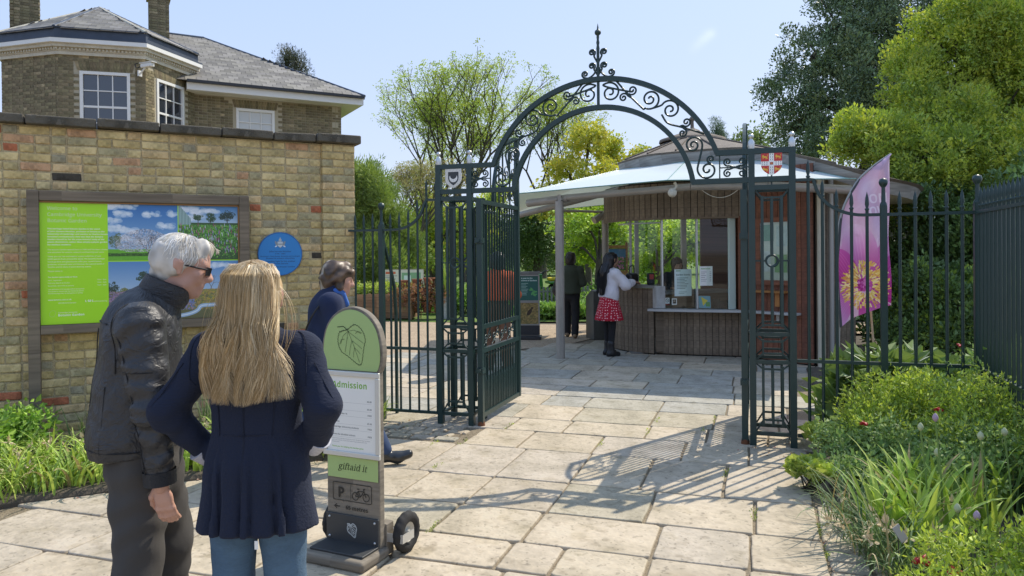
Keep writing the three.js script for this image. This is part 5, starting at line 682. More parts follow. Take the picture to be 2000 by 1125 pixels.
{ const b = thing('display_stand', 'grey two panel poster stand on the paving beyond the gate', 'sign', D(0.32, 14.05), -0.1); const fr = std(lin(0.3, 0.29, 0.27), 0.5, { metalness: 0.3 });
  mesh('body', box(0.36, 1.2, 0.06, 0, 0.64, -0.03), std(lin(0.2, 0.185, 0.16), 0.8), b); mesh('cap', box(0.42, 0.05, 0.1, 0, 1.26, -0.03), M.greyWood, b); mesh('foot', rbox(0.46, 0.06, 0.34, 0.01, 0, 0.03, 0), M.darkMetal, b); mesh('kick_plate', box(0.4, 0.2, 0.01, 0, 0.18, 0.008), M.darkMetal, b);
  for (const [y0, y1, draw] of [[0.72, 1.21, (x, w, h) => { x.fillStyle = '#1e5a52'; x.fillRect(0, 0, w, h); x.fillStyle = '#d8e6df'; x.font = 'bold 26px sans-serif'; x.fillText('A year in the', 18, 40); x.fillText('science of Gardens', 18, 72, 220); textLines(x, 18, 100, 9, 110, 20, '#9fc0b6', 6); x.fillStyle = '#58a05a'; for (let i = 0; i < 7; i++) { x.beginPath(); x.ellipse(185 + Math.cos(i) * 28, 220 + Math.sin(i * 1.3) * 40, 30, 12, i, 0, 7); x.fill(); } }], [0.27, 0.70, (x, w, h) => { const R = rng(4); x.fillStyle = '#8d7748'; x.fillRect(0, 0, w, h); for (let i = 0; i < 500; i++) { x.fillStyle = ['#6d5a33', '#a08a55', '#5f6136', '#84703f', '#b39b62'][i % 5]; x.globalAlpha = 0.5; x.beginPath(); x.ellipse(R() * w, R() * h, 8 + R() * 18, 5 + R() * 9, R() * 3, 0, 7); x.fill(); } x.globalAlpha = 1; x.fillStyle = '#3a2c22'; x.beginPath(); x.ellipse(130, 150, 26, 60, 0.5, 0, 7); x.fill(); x.beginPath(); x.ellipse(168, 84, 18, 18, 0, 0, 7); x.fill(); }]]) {
    for (const [w, h, x, y] of [[0.40, 0.025, 0, y1], [0.40, 0.025, 0, y0], [0.025, y1 - y0 - 0.025, -0.1875, (y0 + y1) / 2], [0.025, y1 - y0 - 0.025, 0.1875, (y0 + y1) / 2]]) mesh('frame', box(w, h, 0.02, x, y, 0.012), fr, b);
    const q = new THREE.PlaneGeometry(0.35, y1 - y0 - 0.025); q.translate(0, (y0 + y1) / 2, 0.006); mesh('poster', q, std(0xffffff, 0.4, { map: print(256, 340, draw) }), b); } }
{ const b = thing('picture_easel', 'pine framed flower picture on a post behind the kiosk queue', 'sign', px(1206, 560, 16).setY(0), 0.05); const pine = std(lin(0.5, 0.3, 0.12), 0.7, { map: rep(woodTex, 2) });
  for (const x of [-0.21, 0.21]) mesh('post', box(0.05, 1.85, 0.05, x, 0.925, -0.03), pine, b); mesh('rail', box(0.5, 0.06, 0.05, 0, 1.76, 0.0), pine, b); mesh('shelf', box(0.42, 0.1, 0.05, 0, 1.18, 0), pine, b); const q = new THREE.PlaneGeometry(0.37, 0.46); q.translate(0, 1.48, 0.006); mesh('backing', box(0.38, 0.48, 0.03, 0, 1.48, -0.012), pine, b);
  mesh('picture', q, std(0xffffff, 0.5, { map: print(256, 320, (x, w, h) => { const R = rng(9); x.fillStyle = '#4f86b0'; x.fillRect(0, 0, w, 130); x.fillStyle = '#4c7a3a'; x.fillRect(0, 130, w, h); for (let i = 0; i < 240; i++) { x.fillStyle = ['#c079a6', '#e0a9cb', '#6a9a4a', '#8a5a9a', '#3f6a30'][i % 5]; x.beginPath(); x.arc(60 + R() * 160, 130 + R() * 160, 5 + R() * 14, 0, 7); x.fill(); } }) }), b); }
// ---------------------------------------------------------------- information panel, planters and pots beyond the left railing
{ const b = thing('information_panel', 'low sloping information panel on two posts behind the planters', 'sign', px(789, 600, 20.5).setY(0), 0.1); const wd = std(lin(0.42, 0.32, 0.2), 0.8); for (const x of [-0.42, 0.42]) mesh('post', box(0.06, 1.0, 0.06, x, 0.5, -0.05), wd, b); const q = box(1.12, 0.6, 0.03); q.rotateX(-0.4); q.translate(0, 0.95, 0); mesh('panel', q, wd, b); const f = new THREE.PlaneGeometry(1.08, 0.56); f.rotateX(-0.4); f.translate(0, 0.958, 0.019); mesh('print', f, std(0xffffff, 0.5, { map: print(512, 264, (x, w, h) => { x.fillStyle = '#d9cfa6'; x.fillRect(0, 0, w, h); x.fillStyle = '#c9642c'; x.fillRect(20, 24, 130, 34); textLines(x, 20, 80, 7, 170, 22, '#6d6a52', 7); x.fillStyle = '#86a86a'; x.fillRect(230, 40, 250, 190); x.fillStyle = '#d7e0c0'; x.fillRect(260, 80, 90, 90); }) }), b); }
const terra = std(lin(0.42, 0.17, 0.08), 0.85, { map: rep(grain, 2) });
{
  const R = rng(23), slat = std(lin(0.36, 0.22, 0.11), 0.85, { map: rep(woodTex, 1, 2) }), slatD = std(lin(0.28, 0.165, 0.085), 0.85, { map: rep(woodTex, 1, 2) });
  for (const [x, w, dd] of [[715, 0.9, 18.7], [768, 1.15, 18.9]]) { // wooden troughs
    const p = gpx(x, 500 + 2304 / dd).setY(0); const t = thing('wooden_trough', w > 1 ? 'long wooden planting trough of boards beyond the railing' : 'short wooden planting trough of boards near the brick wall', 'planter', p, -0.08);
    for (let k = 0; k < 4; k++) mesh('plank', box(w, 0.15, 0.03, 0, 0.1 + k * 0.156, 0.28), k % 2 ? slat : slatD, t); for (const s of [-1, 1]) { mesh('end', box(0.03, 0.62, 0.54, s * (w / 2 - 0.015), 0.34, 0), slatD, t); mesh('leg', box(0.06, 0.66, 0.06, s * (w / 2 - 0.05), 0.33, 0.325), slat, t); } mesh('back', box(w - 0.06, 0.62, 0.03, 0, 0.34, -0.27), slatD, t); mesh('soil', box(w - 0.07, 0.04, 0.5, 0, 0.58, 0), M.dirt, t); }
  const potG = new THREE.LatheGeometry([[0.0005, 0], [0.10, 0], [0.14, 0.24], [0.155, 0.245], [0.158, 0.29], [0.14, 0.292], [0.13, 0.24], [0.0005, 0.235]].map(([a, b]) => new THREE.Vector2(a, b)), 20);
  // flower pots hung in rows on a wire stand
  const st = thing('pot_stand', 'rusty wire stand that carries rows of terracotta pots', 'plant stand', gpx(822, 622).setY(0), -0.1); for (const x of [-0.62, 0, 0.62]) mesh('upright', bar(V(x, 0, 0), V(x, 0.95, -0.25), 0.012, 6), M.rust, st); for (let k = 0; k < 3; k++) mesh('shelf', [bar(V(-0.65, 0.16 + k * 0.3, 0.1 - k * 0.1), V(0.65, 0.16 + k * 0.3, 0.1 - k * 0.1), 0.01, 6), bar(V(-0.65, 0.16 + k * 0.3, -0.12 - k * 0.1), V(0.65, 0.16 + k * 0.3, -0.12 - k * 0.1), 0.01, 6), ...[-0.6, -0.3, 0, 0.3, 0.6].map(x => bar(V(x, 0.16 + k * 0.3, 0.1 - k * 0.1), V(x, 0.16 + k * 0.3, -0.12 - k * 0.1), 0.008, 6))], M.rust, st);
  for (let k = 0; k < 3; k++) for (let i = 0; i < 4; i++) { const lp = V(-0.46 + i * 0.31 + (R() - 0.5) * 0.05, 0.17 + k * 0.3, -0.01 - k * 0.1); const p = thing('terracotta_pot', 'terracotta pot standing in a row on the wire stand', 'flower pot', st.localToWorld ? st.position.clone().add(lp.clone().applyAxisAngle(V(0, 1, 0), -0.1)) : lp, R() * 6, 'pots on the wire stand'); const s = 0.75 + R() * 0.3; mesh('pot', potG.clone().scale(s, s * 0.9, s), terra, p); }
  const bp = thing('stone_planter', 'pale square stone planter at the end of the pot stand', 'planter', gpx(845, 622).setY(0).add(V(0.35, 0, 0)), -0.05); const sq = new THREE.CylinderGeometry(0.30, 0.23, 0.55, 4, 1); sq.rotateY(Math.PI / 4); sq.translate(0, 0.275, 0); mesh('tub', flat(sq), M.paleStone, bp);
}
// ---------------------------------------------------------------- ride-on mower
{
  const g = thing('garden_tractor', 'green ride on garden tractor with yellow seat and wheels on lawn', 'tractor', px(1062, 555, 26).setY(0), 0.12); const gr = phys(lin(0.03, 0.16, 0.03), 0.35, { clearcoat: 0.5 }), ye = std(lin(0.7, 0.5, 0.03), 0.5);
  const hood = new THREE.Shape(); hood.moveTo(-0.85, 0.42); hood.lineTo(-0.85, 0.68); hood.quadraticCurveTo(-0.8, 0.82, -0.55, 0.85); hood.lineTo(-0.12, 0.9); hood.lineTo(-0.08, 0.42); hood.closePath(); const hg = new THREE.ExtrudeGeometry(hood, { depth: 0.46, bevelEnabled: true, bevelSize: 0.03, bevelThickness: 0.03, bevelSegments: 2 }); hg.translate(0, 0, -0.23); mesh('hood', hg, gr, g);
  mesh('chassis', rbox(1.5, 0.14, 0.42, 0.03, -0.05, 0.36, 0), M.darkMetal, g); mesh('fender', [rbox(0.62, 0.09, 0.95, 0.04, 0.42, 0.62, 0)], gr, g); mesh('seat', [rbox(0.4, 0.12, 0.44, 0.05, 0.34, 0.74, 0), rbox(0.12, 0.42, 0.44, 0.05, 0.55, 0.95, 0)], ye, g); mesh('mower_deck', rbox(0.7, 0.16, 1.0, 0.05, -0.05, 0.2, 0), gr, g);
  mesh('steering_wheel', (() => { const q = new THREE.TorusGeometry(0.16, 0.018, 8, 24); q.rotateX(1.2); q.rotateY(Math.PI / 2); q.translate(0.02, 1.0, 0); return q; })(), M.black, g); mesh('steering_column', bar(V(-0.1, 0.8, 0), V(0.02, 1.0, 0), 0.025, 8), M.black, g);
  const wheel = (x, z, r, w) => { const q = new THREE.Group(); q.name = 'wheel'; q.position.set(x, r, z); g.add(q); mesh('tyre', new THREE.TorusGeometry(r * 0.72, r * 0.28, 12, 28), M.black, q); const d = new THREE.CylinderGeometry(r * 0.5, r * 0.5, w * 0.7, 20); d.rotateX(Math.PI / 2); mesh('rim', d, ye, q); };
  for (const z of [-0.42, 0.42]) { wheel(0.45, z, 0.29, 0.24); wheel(-0.6, z, 0.21, 0.18); }
}
// low slatted fence in front of the lawn
{ const a = px(1046, 575, 22).setY(0), t = thing('picket_fence', 'low weathered wooden picket fence at the edge of the lawn', 'fence', a, 0.02); for (let i = 0; i < 14; i++) mesh('picket', rbox(0.06, 0.62, 0.03, 0.006, i * 0.12, 0.33, 0, 1), M.greyWood, t); mesh('rail', box(1.7, 0.05, 0.03, 0.78, 0.5, -0.032), M.greyWood, t); mesh('rail', box(1.7, 0.05, 0.03, 0.78, 0.16, -0.032), M.greyWood, t); }

// ================================================================ vegetation
const leafM = (rough = 0.8, tr = 0.4, more = {}) => phys(0xffffff, rough, { transmission: tr, thickness: 0, side: THREE.DoubleSide, ...more });
M.leaf = leafM(0.8, 0.48); M.leafDark = leafM(0.5, 0.2); M.leafV = leafM(0.75, 0.42, { vertexColors: true });
M.bark = std(lin(0.13, 0.105, 0.078), 0.95, { map: rep(grain, 2), bumpMap: rep(bumpy, 3), bumpScale: 0.02 }); M.barkPale = std(lin(0.21, 0.18, 0.14), 0.95, { map: rep(grain, 2), bumpMap: rep(bumpy, 3), bumpScale: 0.02 });
// one leaf: two halves folded along the midrib, drawn out along +y
function leafGeo(l, w, fold = 0.25) { const h = w / 2, z = -w * fold; return [[0, 0, 0, -h, l * 0.45, z, 0, l, 0], [0, 0, 0, 0, l, 0, h, l * 0.45, z]].flat(); }
function clump(seed, n, radius, l, w, up = 0.3, flatten = 1) {       // leaf clump: n leaves spread through a ball
  const R = rng(seed), pos = [], q = new THREE.Quaternion(), v = V(0, 0, 0), base = leafGeo(1, w / l), e = new THREE.Euler();
  for (let i = 0; i < n; i++) { const d = V(R() * 2 - 1, R() * 2 - 1, R() * 2 - 1).normalize(), c = d.clone().multiplyScalar(radius * Math.cbrt(R())); c.y *= flatten; const dir = d.multiplyScalar(0.7).add(V((R() - 0.5), up + (R() - 0.5), (R() - 0.5))).normalize(); q.setFromUnitVectors(V(0, 1, 0), dir); const tw = new THREE.Quaternion().setFromAxisAngle(V(0, 1, 0), R() * 6.28); const s = l * (0.65 + R() * 0.6); for (let k = 0; k < base.length; k += 3) { v.set(base[k] * s, base[k + 1] * s, base[k + 2] * s).applyQuaternion(tw).applyQuaternion(q).add(c); pos.push(v.x, v.y, v.z); } }
  const g = new THREE.BufferGeometry(); g.setAttribute('position', new THREE.Float32BufferAttribute(pos, 3)); g.computeVertexNormals(); return g;
}
const DUM = new THREE.Object3D();
function scatter(name, geo, mat, items, parent) {                    // items {p, s, c, ry}
  const im = new THREE.InstancedMesh(geo, mat, items.length), R = rng(items.length + 17);
  items.forEach((it, i) => { DUM.position.copy(it.p); DUM.rotation.set((R() - 0.5) * 0.9, R() * 6.28, (R() - 0.5) * 0.9); DUM.scale.setScalar(it.s); DUM.updateMatrix(); im.setMatrixAt(i, DUM.matrix); im.setColorAt(i, it.c); });
  im.name = name; im.userData.kind = 'stuff'; im.castShadow = im.receiveShadow = true; parent.add(im); return im;
}
function tones(R, list) { const c = list[Math.floor(R() * list.length)], k = 0.75 + R() * 0.5; return new THREE.Color().setRGB(c[0] * k, c[1] * k, c[2] * k); }
// lobes: [dx, y, dz, rx, ry, rz]; leaf clumps gather near their surfaces with noise gaps
function fillLobes(R, lobes, n, fill, size, cols, gap = 0.15, freq = 1) {
  const items = [], vol = lobes.map(l => Math.pow(l[3] * l[4] * l[5], 0.72)), sum = vol.reduce((a, b) => a + b, 0);
  lobes.forEach((l, li) => { const m = Math.round(n * vol[li] / sum); for (let i = 0; i < m; i++) { const d = V(R() * 2 - 1, R() * 2 - 1, R() * 2 - 1).normalize(), rr = mixf(fill, 1, Math.pow(R(), 0.6)) * (0.84 + 0.3 * noise3(d.x * 2.4 + li * 5, d.y * 2.4, d.z * 2.4) + 0.2 * noise3(d.x * 6 + li, d.y * 6, d.z * 6)); const p = V(l[0] + d.x * l[3] * rr, l[1] + d.y * l[4] * rr, l[2] + d.z * l[5] * rr); if (p.y < 0.1) continue; if (noise3(p.x * freq, p.y * freq, p.z * freq + li) < -1 + gap * 2) continue; items.push({ p, s: size * (0.5 + R() * 0.95), c: tones(R, cols) }); } });
  return items;
}
function tree(name, label, group, pos, lobes, o) {
  const R = rng(o.seed), main = lobes;
  if (o.sub) lobes = lobes.flatMap(l => { const out = [[l[0], l[1], l[2], l[3] * 0.82, l[4] * 0.82, l[5] * 0.82]]; for (let i = 0; i < o.sub; i++) { const d = V(R() * 2 - 1, R() * 1.6 - 0.5, R() * 2 - 1).normalize(), k = 0.2 + R() * 0.26; out.push([l[0] + d.x * l[3] * 0.85, l[1] + d.y * l[4] * 0.85, l[2] + d.z * l[5] * 0.85, l[3] * k * (0.6 + R() * 0.7), l[4] * k * (0.6 + R() * 1.1), l[5] * k * (0.6 + R() * 0.7)]); } return out; });
  const t = thing(name, label, 'tree', pos, 0, group);
  const top = lobes.reduce((a, l) => Math.max(a, l[1]), 0), tr = o.trunk || 0.18, lean = V((R() - 0.5) * 0.3, 0, (R() - 0.5) * 0.3), mid = V(lean.x, top * 0.45, lean.z);
  const tg = [new THREE.TubeGeometry(new THREE.CatmullRomCurve3([V(0, 0, 0), V(lean.x * 0.3, top * 0.2, 0), mid]), 10, tr, 8), bar(V(0, -0.05, 0), V(0, 0.5, 0), tr * 1.3, 8, tr * 0.98)];
  mesh('trunk', tg, o.bark || M.bark, t);
  for (const l of main) { const e = V(l[0], l[1], l[2]), c = new THREE.CatmullRomCurve3([mid.clone().multiplyScalar(0.85), mid.clone().lerp(e, 0.5).add(V((R() - 0.5) * 0.4, 0.2, (R() - 0.5) * 0.4)), e]); const g = [new THREE.TubeGeometry(c, 8, tr * 0.4, 6)]; for (let i = 0; i < 5; i++) { const f = e.clone().add(V((R() * 2 - 1) * l[3], (R() * 2 - 1) * l[4], (R() * 2 - 1) * l[5]).multiplyScalar(0.7)); g.push(bar(c.getPoint(0.5 + R() * 0.5), f, tr * 0.16, 5, tr * 0.05)); } mesh('limb', g, o.bark || M.bark, t); }
  scatter('crown', o.clump, o.mat || M.leaf, fillLobes(R, lobes, o.n, o.fill ?? 0.45, o.size || 1, o.cols, o.gap ?? 0.18, o.freq || 1), t);
  return t;
}
// branching tree in young leaf: limbs show through
function airyTree(name, label, group, pos, o) {
  const R = rng(o.seed), t = thing(name, label, 'tree', pos, 0, group), wood = [], tips = [];
  (function grow(a, dir, L, r, depth) {
    const b = a.clone().addScaledVector(dir, L); wood.push(bar(a, b, r, depth < 2 ? 7 : 5, r * 0.72)); if (depth >= 3) for (let k = 0; k < 2; k++) tips.push({ p: a.clone().lerp(b, 0.3 + R() * 0.7), d: depth });
    if (depth >= o.depth) { tips.push({ p: b, d: depth }); return; }
    const n = depth === 0 ? o.forks : 2 + (R() < 0.45 ? 1 : 0);
    for (let i = 0; i < n; i++) { const az = i / n * 6.28 + R() * 1.6, sp = (depth === 0 ? o.spread : 0.32 + R() * 0.42); const side = V(Math.cos(az), 0, Math.sin(az)); const nd = dir.clone().multiplyScalar(Math.cos(sp)).addScaledVector(side, Math.sin(sp)).add(V(0, o.lift ?? 0.16, 0)).normalize(); grow(b, nd, L * (0.66 + R() * 0.22) * (depth === 0 ? o.first : 1), r * 0.62, depth + 1); }
  })(V(0, 0, 0), V(o.leanX || 0, 1, 0).normalize(), o.trunkH, o.r, 0);
  mesh('trunk', wood, o.bark || M.bark, t); const items = []; for (const k of tips) for (let i = 0; i < o.per; i++) items.push({ p: k.p.clone().add(V(R() - 0.5, R() - 0.5, R() - 0.5).multiplyScalar(o.puff)), s: (0.6 + R() * 0.7) * (o.size || 1), c: tones(R, o.cols) });
  scatter('crown', o.clump, o.mat || M.leaf, items, t); return t;
}
const clFar = clump(1, 14, 0.34, 0.16, 0.10), clFine = clump(2, 26, 0.26, 0.11, 0.05), clMid = clump(3, 22, 0.26, 0.105, 0.06), clNear = clump(4, 26, 0.21, 0.085, 0.05), clNeedle = clump(5, 46, 0.22, 0.12, 0.022, 0.4), clMaple = clump(6, 14, 0.28, 0.13, 0.12, 0.0, 0.6);
const G = { spring: [[0.451, 0.55, 0.072], [0.367, 0.483, 0.06], [0.534, 0.6, 0.084]], gold: [[0.624, 0.601, 0.06], [0.505, 0.543, 0.06], [0.683, 0.615, 0.084]], pink: [[0.52, 0.429, 0.168], [0.442, 0.429, 0.144], [0.364, 0.39, 0.096]], yew: [[0.261, 0.367, 0.056], [0.333, 0.432, 0.064], [0.203, 0.302, 0.056]], oak: [[0.144, 0.213, 0.09], [0.176, 0.257, 0.102], [0.24, 0.298, 0.128], [0.112, 0.171, 0.09]], bright: [[0.525, 0.613, 0.053], [0.416, 0.535, 0.053], [0.656, 0.692, 0.068], [0.285, 0.396, 0.045]], maple: [[0.455, 0.619, 0.053], [0.569, 0.701, 0.06], [0.342, 0.495, 0.045]], hedge: [[0.135, 0.225, 0.049], [0.18, 0.292, 0.058], [0.102, 0.18, 0.049]], dark: [[0.112, 0.19, 0.058], [0.157, 0.246, 0.069]] };
const at0 = (x, d) => px(x, 500, d).setY(0);
// lobes given by photograph position and depth offset, radius in metres
const lobesAt = (base, d, list) => list.map(([x, y, dz, rx, ry = rx, rz = rx]) => { const p = px(x, y, d + dz).sub(base); return [p.x, p.y, p.z, rx, ry, rz]; });
{
  const FT = 'spring trees beyond the lawn';
  airyTree('lawn_tree', 'tall spreading tree in fresh pale leaf, bare limbs showing, behind the open gate', FT, at0(905, 45), { seed: 9, trunkH: 3.3, r: 0.27, forks: 4, spread: 0.32, first: 1.05, depth: 6, per: 1, puff: 0.7, clump: clFar, cols: G.spring, size: 0.68, lift: 0.2 });
  airyTree('lawn_tree', 'tall thin leaved tree rising to the left of the arch spike', FT, at0(850, 49), { seed: 21, trunkH: 3.1, r: 0.22, forks: 3, spread: 0.3, first: 1.0, depth: 6, per: 1, puff: 0.7, clump: clFar, cols: G.spring, size: 0.68, lift: 0.2 });
  airyTree('lawn_tree', 'sparse tall tree partly hidden behind the golden maples', FT, at0(1062, 50), { seed: 35, trunkH: 3.2, r: 0.22, forks: 3, spread: 0.28, first: 1.1, depth: 6, per: 1, puff: 0.7, clump: clFar, cols: G.spring, size: 0.62, lift: 0.25 });
  airyTree('small_tree', 'small twiggy tree with pinkish young leaves left of the crescent shield', FT, at0(800, 30), { seed: 45, trunkH: 1.5, r: 0.13, forks: 4, spread: 0.5, first: 1.0, depth: 6, per: 1, puff: 0.4, clump: clFar, cols: G.pink, size: 0.33, lift: 0.18, bark: M.barkPale });
  let b = at0(1150, 30); tree('golden_maple', 'golden green maple seen through the arch beside the kiosk roof', FT, b, lobesAt(b, 30, [[1150, 270, 0, 1.05, 0.9], [1105, 330, 0.5, 0.9, 0.8], [1165, 345, -0.5, 1.1, 0.9], [1075, 395, 0, 0.8], [1130, 420, 0.4, 1.1, 0.9]]), { seed: 51, n: 620, clump: clMaple, cols: G.gold, size: 1.0, gap: 0.3, trunk: 0.13, fill: 0.3 });
  b = at0(1225, 31); tree('golden_maple', 'golden green maple with a bluish top just above the glass canopy', FT, b, lobesAt(b, 31, [[1195, 290, 0, 0.75, 0.8], [1235, 320, 0, 0.85, 0.7], [1205, 370, 0, 1.2, 0.8], [1250, 300, 0.5, 0.5, 0.4]]), { seed: 57, n: 420, clump: clMaple, cols: [...G.gold, G.spring[1]], size: 1.0, gap: 0.3, trunk: 0.12, fill: 0.3 });
  b = at0(738, 22); tree('yew_tree', 'dense feathery evergreen beside the end of the brick wall', null, b, lobesAt(b, 22, [[720, 380, 0, 0.8, 1.0], [715, 470, 0, 0.95, 1.3], [765, 430, 0.5, 0.75, 1.2], [745, 520, -0.2, 1.2, 0.9], [780, 500, 0.3, 0.7, 0.9], [700, 350, 0.3, 0.5, 0.6]]), { seed: 61, n: 1700, sub: 5, clump: clNeedle, cols: G.yew, size: 1.0, gap: 0.12, trunk: 0.15, mat: M.leaf });
  b = at0(845, 33); tree('golden_shrub_tree', 'loose yellow green tree behind the left gate pier', null, b, lobesAt(b, 33, [[835, 400, 0, 1.1, 1.0], [870, 440, 0.4, 1.2, 1.2], [810, 460, 0, 1.0, 1.1], [855, 500, 0, 1.5, 1.0], [930, 450, 0.6, 1.4, 1.3], [960, 400, 0.6, 1.0, 1.0]]), { seed: 67, sub: 5, n: 900, clump: clFar, cols: [...G.spring, G.gold[0], G.maple[0]], size: 0.9, gap: 0.25, trunk: 0.14, fill: 0.2 });
  b = at0(1048, 34); tree('evergreen_tree', 'dark evergreen tree beyond the tractor', null, b, lobesAt(b, 34, [[1045, 450, 0, 1.3, 1.2], [1020, 480, 0, 1.2, 1.2], [1075, 480, 0.4, 1.0, 1.1], [1040, 410, 0, 0.9, 0.7], [985, 470, 0.5, 1.1, 1.2]]), { seed: 71, n: 900, clump: clFine, cols: G.dark, size: 1.15, gap: 0.12, trunk: 0.2, mat: M.leafDark });
  b = at0(1165, 23.5); tree('maple_tree', 'bright green maple with slender trunks behind the kiosk queue', null, b, lobesAt(b, 23.5, [[1120, 430, 0, 1.0, 0.7], [1180, 440, 0.6, 1.1, 0.8], [1130, 490, 0.8, 1.0, 0.6], [1215, 470, 0.5, 0.9, 0.8], [1190, 510, 1.2, 1.0, 0.5], [1150, 400, 1, 1.2, 0.6]]), { seed: 73, n: 620, clump: clMaple, cols: G.maple, size: 0.85, gap: 0.3, trunk: 0.1, fill: 0.1 });
  b = at0(1290, 25); tree('maple_tree', 'bright green maple seen through the kiosk windows', null, b, lobesAt(b, 25, [[1265, 450, 0, 1.2, 0.9], [1320, 470, 0.6, 1.3, 0.9], [1280, 520, 0.8, 1.3, 0.7], [1345, 440, 0.5, 1.0, 0.9], [1400, 470, 0.5, 1.3, 1.0]]), { seed: 79, n: 760, clump: clMaple, cols: G.maple, size: 0.85, gap: 0.2, trunk: 0.1, fill: 0.1 });
  b = at0(570, 42); tree('cypress_tree', 'dark cypress top showing above the slate roof', null, b, lobesAt(b, 42, [[558, 110, 0, 0.55, 0.75], [578, 122, 0, 0.75, 0.7], [592, 145, 0, 0.6, 0.7], [545, 150, 0, 0.7, 0.8], [570, 180, 0, 1.4, 1.4], [570, 260, 0, 1.8, 2.0]]), { seed: 83, n: 700, clump: clNeedle, cols: [[0.085, 0.1, 0.04], [0.12, 0.12, 0.05], [0.06, 0.08, 0.035]], size: 1.25, gap: 0.1, trunk: 0.25, mat: M.leafDark });
  b = at0(1400, 52); tree('conifer', 'small pale conifer tip just above the kiosk roof', null, b, lobesAt(b, 52, [[1400, 250, 0, 0.5, 0.9], [1402, 275, 0, 0.85, 0.8], [1400, 310, 0, 1.2, 1.2]]), { seed: 87, n: 300, clump: clNeedle, cols: [[0.14, 0.2, 0.1], [0.1, 0.16, 0.08]], size: 1.3, gap: 0.15, trunk: 0.15 });
  b = at0(1470, 36); tree('pale_tree', 'pale green tree between the kiosk roof and the dark evergreen', null, b, lobesAt(b, 36, [[1462, 275, 0, 0.8, 0.6], [1485, 262, 0, 0.7, 0.7], [1440, 290, 0, 0.4, 0.4], [1480, 310, 0, 1.2, 0.9]]), { seed: 89, n: 260, clump: clFar, cols: [[0.2, 0.28, 0.07], [0.26, 0.33, 0.09]], size: 0.9, gap: 0.25, trunk: 0.14, fill: 0.2 });
  // the two big crowns on the right
  b = at0(1760, 24); tree('holm_oak', 'huge dark evergreen oak rising above the kiosk', null, b, lobesAt(b, 24, [[1560, 190, 0, 1.15, 1.3, 1.3], [1540, 250, 0.5, 0.85, 0.8, 1], [1585, 110, 0.5, 1.1, 1.1, 1.2], [1660, 30, 0, 1.5, 1.4, 1.5], [1680, 150, -0.8, 1.8, 1.8, 1.6], [1620, 280, -0.3, 1.5, 1.2, 1.3], [1760, 60, -0.6, 2.0, 1.8, 1.8], [1750, 250, -0.4, 2.0, 1.6, 1.6], [1880, 30, 0, 2.2, 2.0, 2], [1880, 220, 0, 2.2, 2, 2], [1740, -60, 0.5, 1.9, 1.5, 1.8], [1540, 330, 0.6, 1.1, 0.9, 1], [1680, 370, 0.5, 2.2, 1.3, 1.6], [1870, 380, 0.8, 2.4, 1.6, 1.6], [2000, 100, 0.5, 2.2, 2.4, 2.2], [2010, 330, 0.8, 2, 2, 2]]), { seed: 91, n: 7800, clump: clNear, cols: G.oak, size: 1.1, gap: 0.3, trunk: 0.4, mat: M.leafDark, fill: 0.5, sub: 9, freq: 2.2 });
  b = at0(1880, 13.5); tree('laurel_tree', 'sunlit yellow green tree hanging over the side railing', null, b, lobesAt(b, 13.5, [[1690, 265, -0.2, 0.55, 0.42], [1655, 285, 0, 0.32, 0.2], [1735, 290, -0.3, 0.75, 0.6], [1800, 320, -0.7, 0.85, 0.65], [1880, 280, -0.3, 0.95, 0.8], [1960, 300, -0.9, 0.9, 0.75], [1790, 230, 0.6, 0.75, 0.6], [1870, 170, 0.5, 0.95, 0.85], [1960, 180, 0.2, 1.0, 0.95], [1800, 120, 1.2, 0.7, 0.6], [1860, 60, 0.8, 0.85, 0.75], [1960, 60, 0.4, 1.1, 1.0], [2060, 200, 0, 1.2, 1.4], [1990, -40, 0.8, 1.1, 0.9], [2090, 380, -0.3, 1.1, 1.1], [1770, 395, -0.6, 0.6, 0.5], [1900, 390, -0.4, 0.9, 0.6]]), { seed: 97, n: 7600, clump: clNear, cols: G.bright, size: 0.78, gap: 0.34, trunk: 0.16, fill: 0.45, sub: 12, freq: 3.4 });
  b = at0(1830, 12.4); tree('dark_hedge', 'dark shaded hedge of evergreens behind the railing', null, b, lobesAt(b, 12.4, [[1775, 470, 0.6, 0.75, 0.85], [1840, 450, 0.2, 0.8, 0.9], [1910, 470, -0.4, 0.8, 0.9], [1990, 450, -0.8, 0.9, 1.0], [1790, 570, 0.4, 0.75, 0.8], [1870, 580, 0, 0.9, 0.8], [1960, 580, -0.6, 0.9, 0.85], [2060, 540, -0.8, 1, 1]]), { seed: 101, n: 1900, clump: clNear, cols: G.hedge, size: 0.9, gap: 0.18, trunk: 0.1, mat: M.leafDark, fill: 0.6, sub: 6, freq: 2.5 });
  b = at0(1800, 10.6); tree('low_hedge', 'low dark laurel hedge filling the gap behind the feather flag', null, b, lobesAt(b, 10.6, [[1770, 610, 0.6, 0.55, 0.6], [1830, 600, 0.2, 0.6, 0.65], [1900, 610, -0.3, 0.6, 0.6], [1970, 600, -0.6, 0.65, 0.7], [1730, 640, 0.8, 0.4, 0.4], [1800, 660, 0, 0.6, 0.4], [1880, 665, -0.4, 0.6, 0.4], [1960, 660, -0.8, 0.6, 0.45]]), { seed: 105, n: 1300, clump: clNear, cols: [...G.hedge, G.bright[3]], size: 0.75, gap: 0.15, trunk: 0.06, mat: M.leafDark, fill: 0.5, sub: 4, freq: 2.5 });
  // trees that close the view far behind
  let k = 0; const farNames = ['behind the left railing', 'left of the yew', 'behind the gate pier', 'behind the open gate', 'behind the tractor', 'behind the maples', 'far behind the kiosk', 'right of the kiosk roof'];
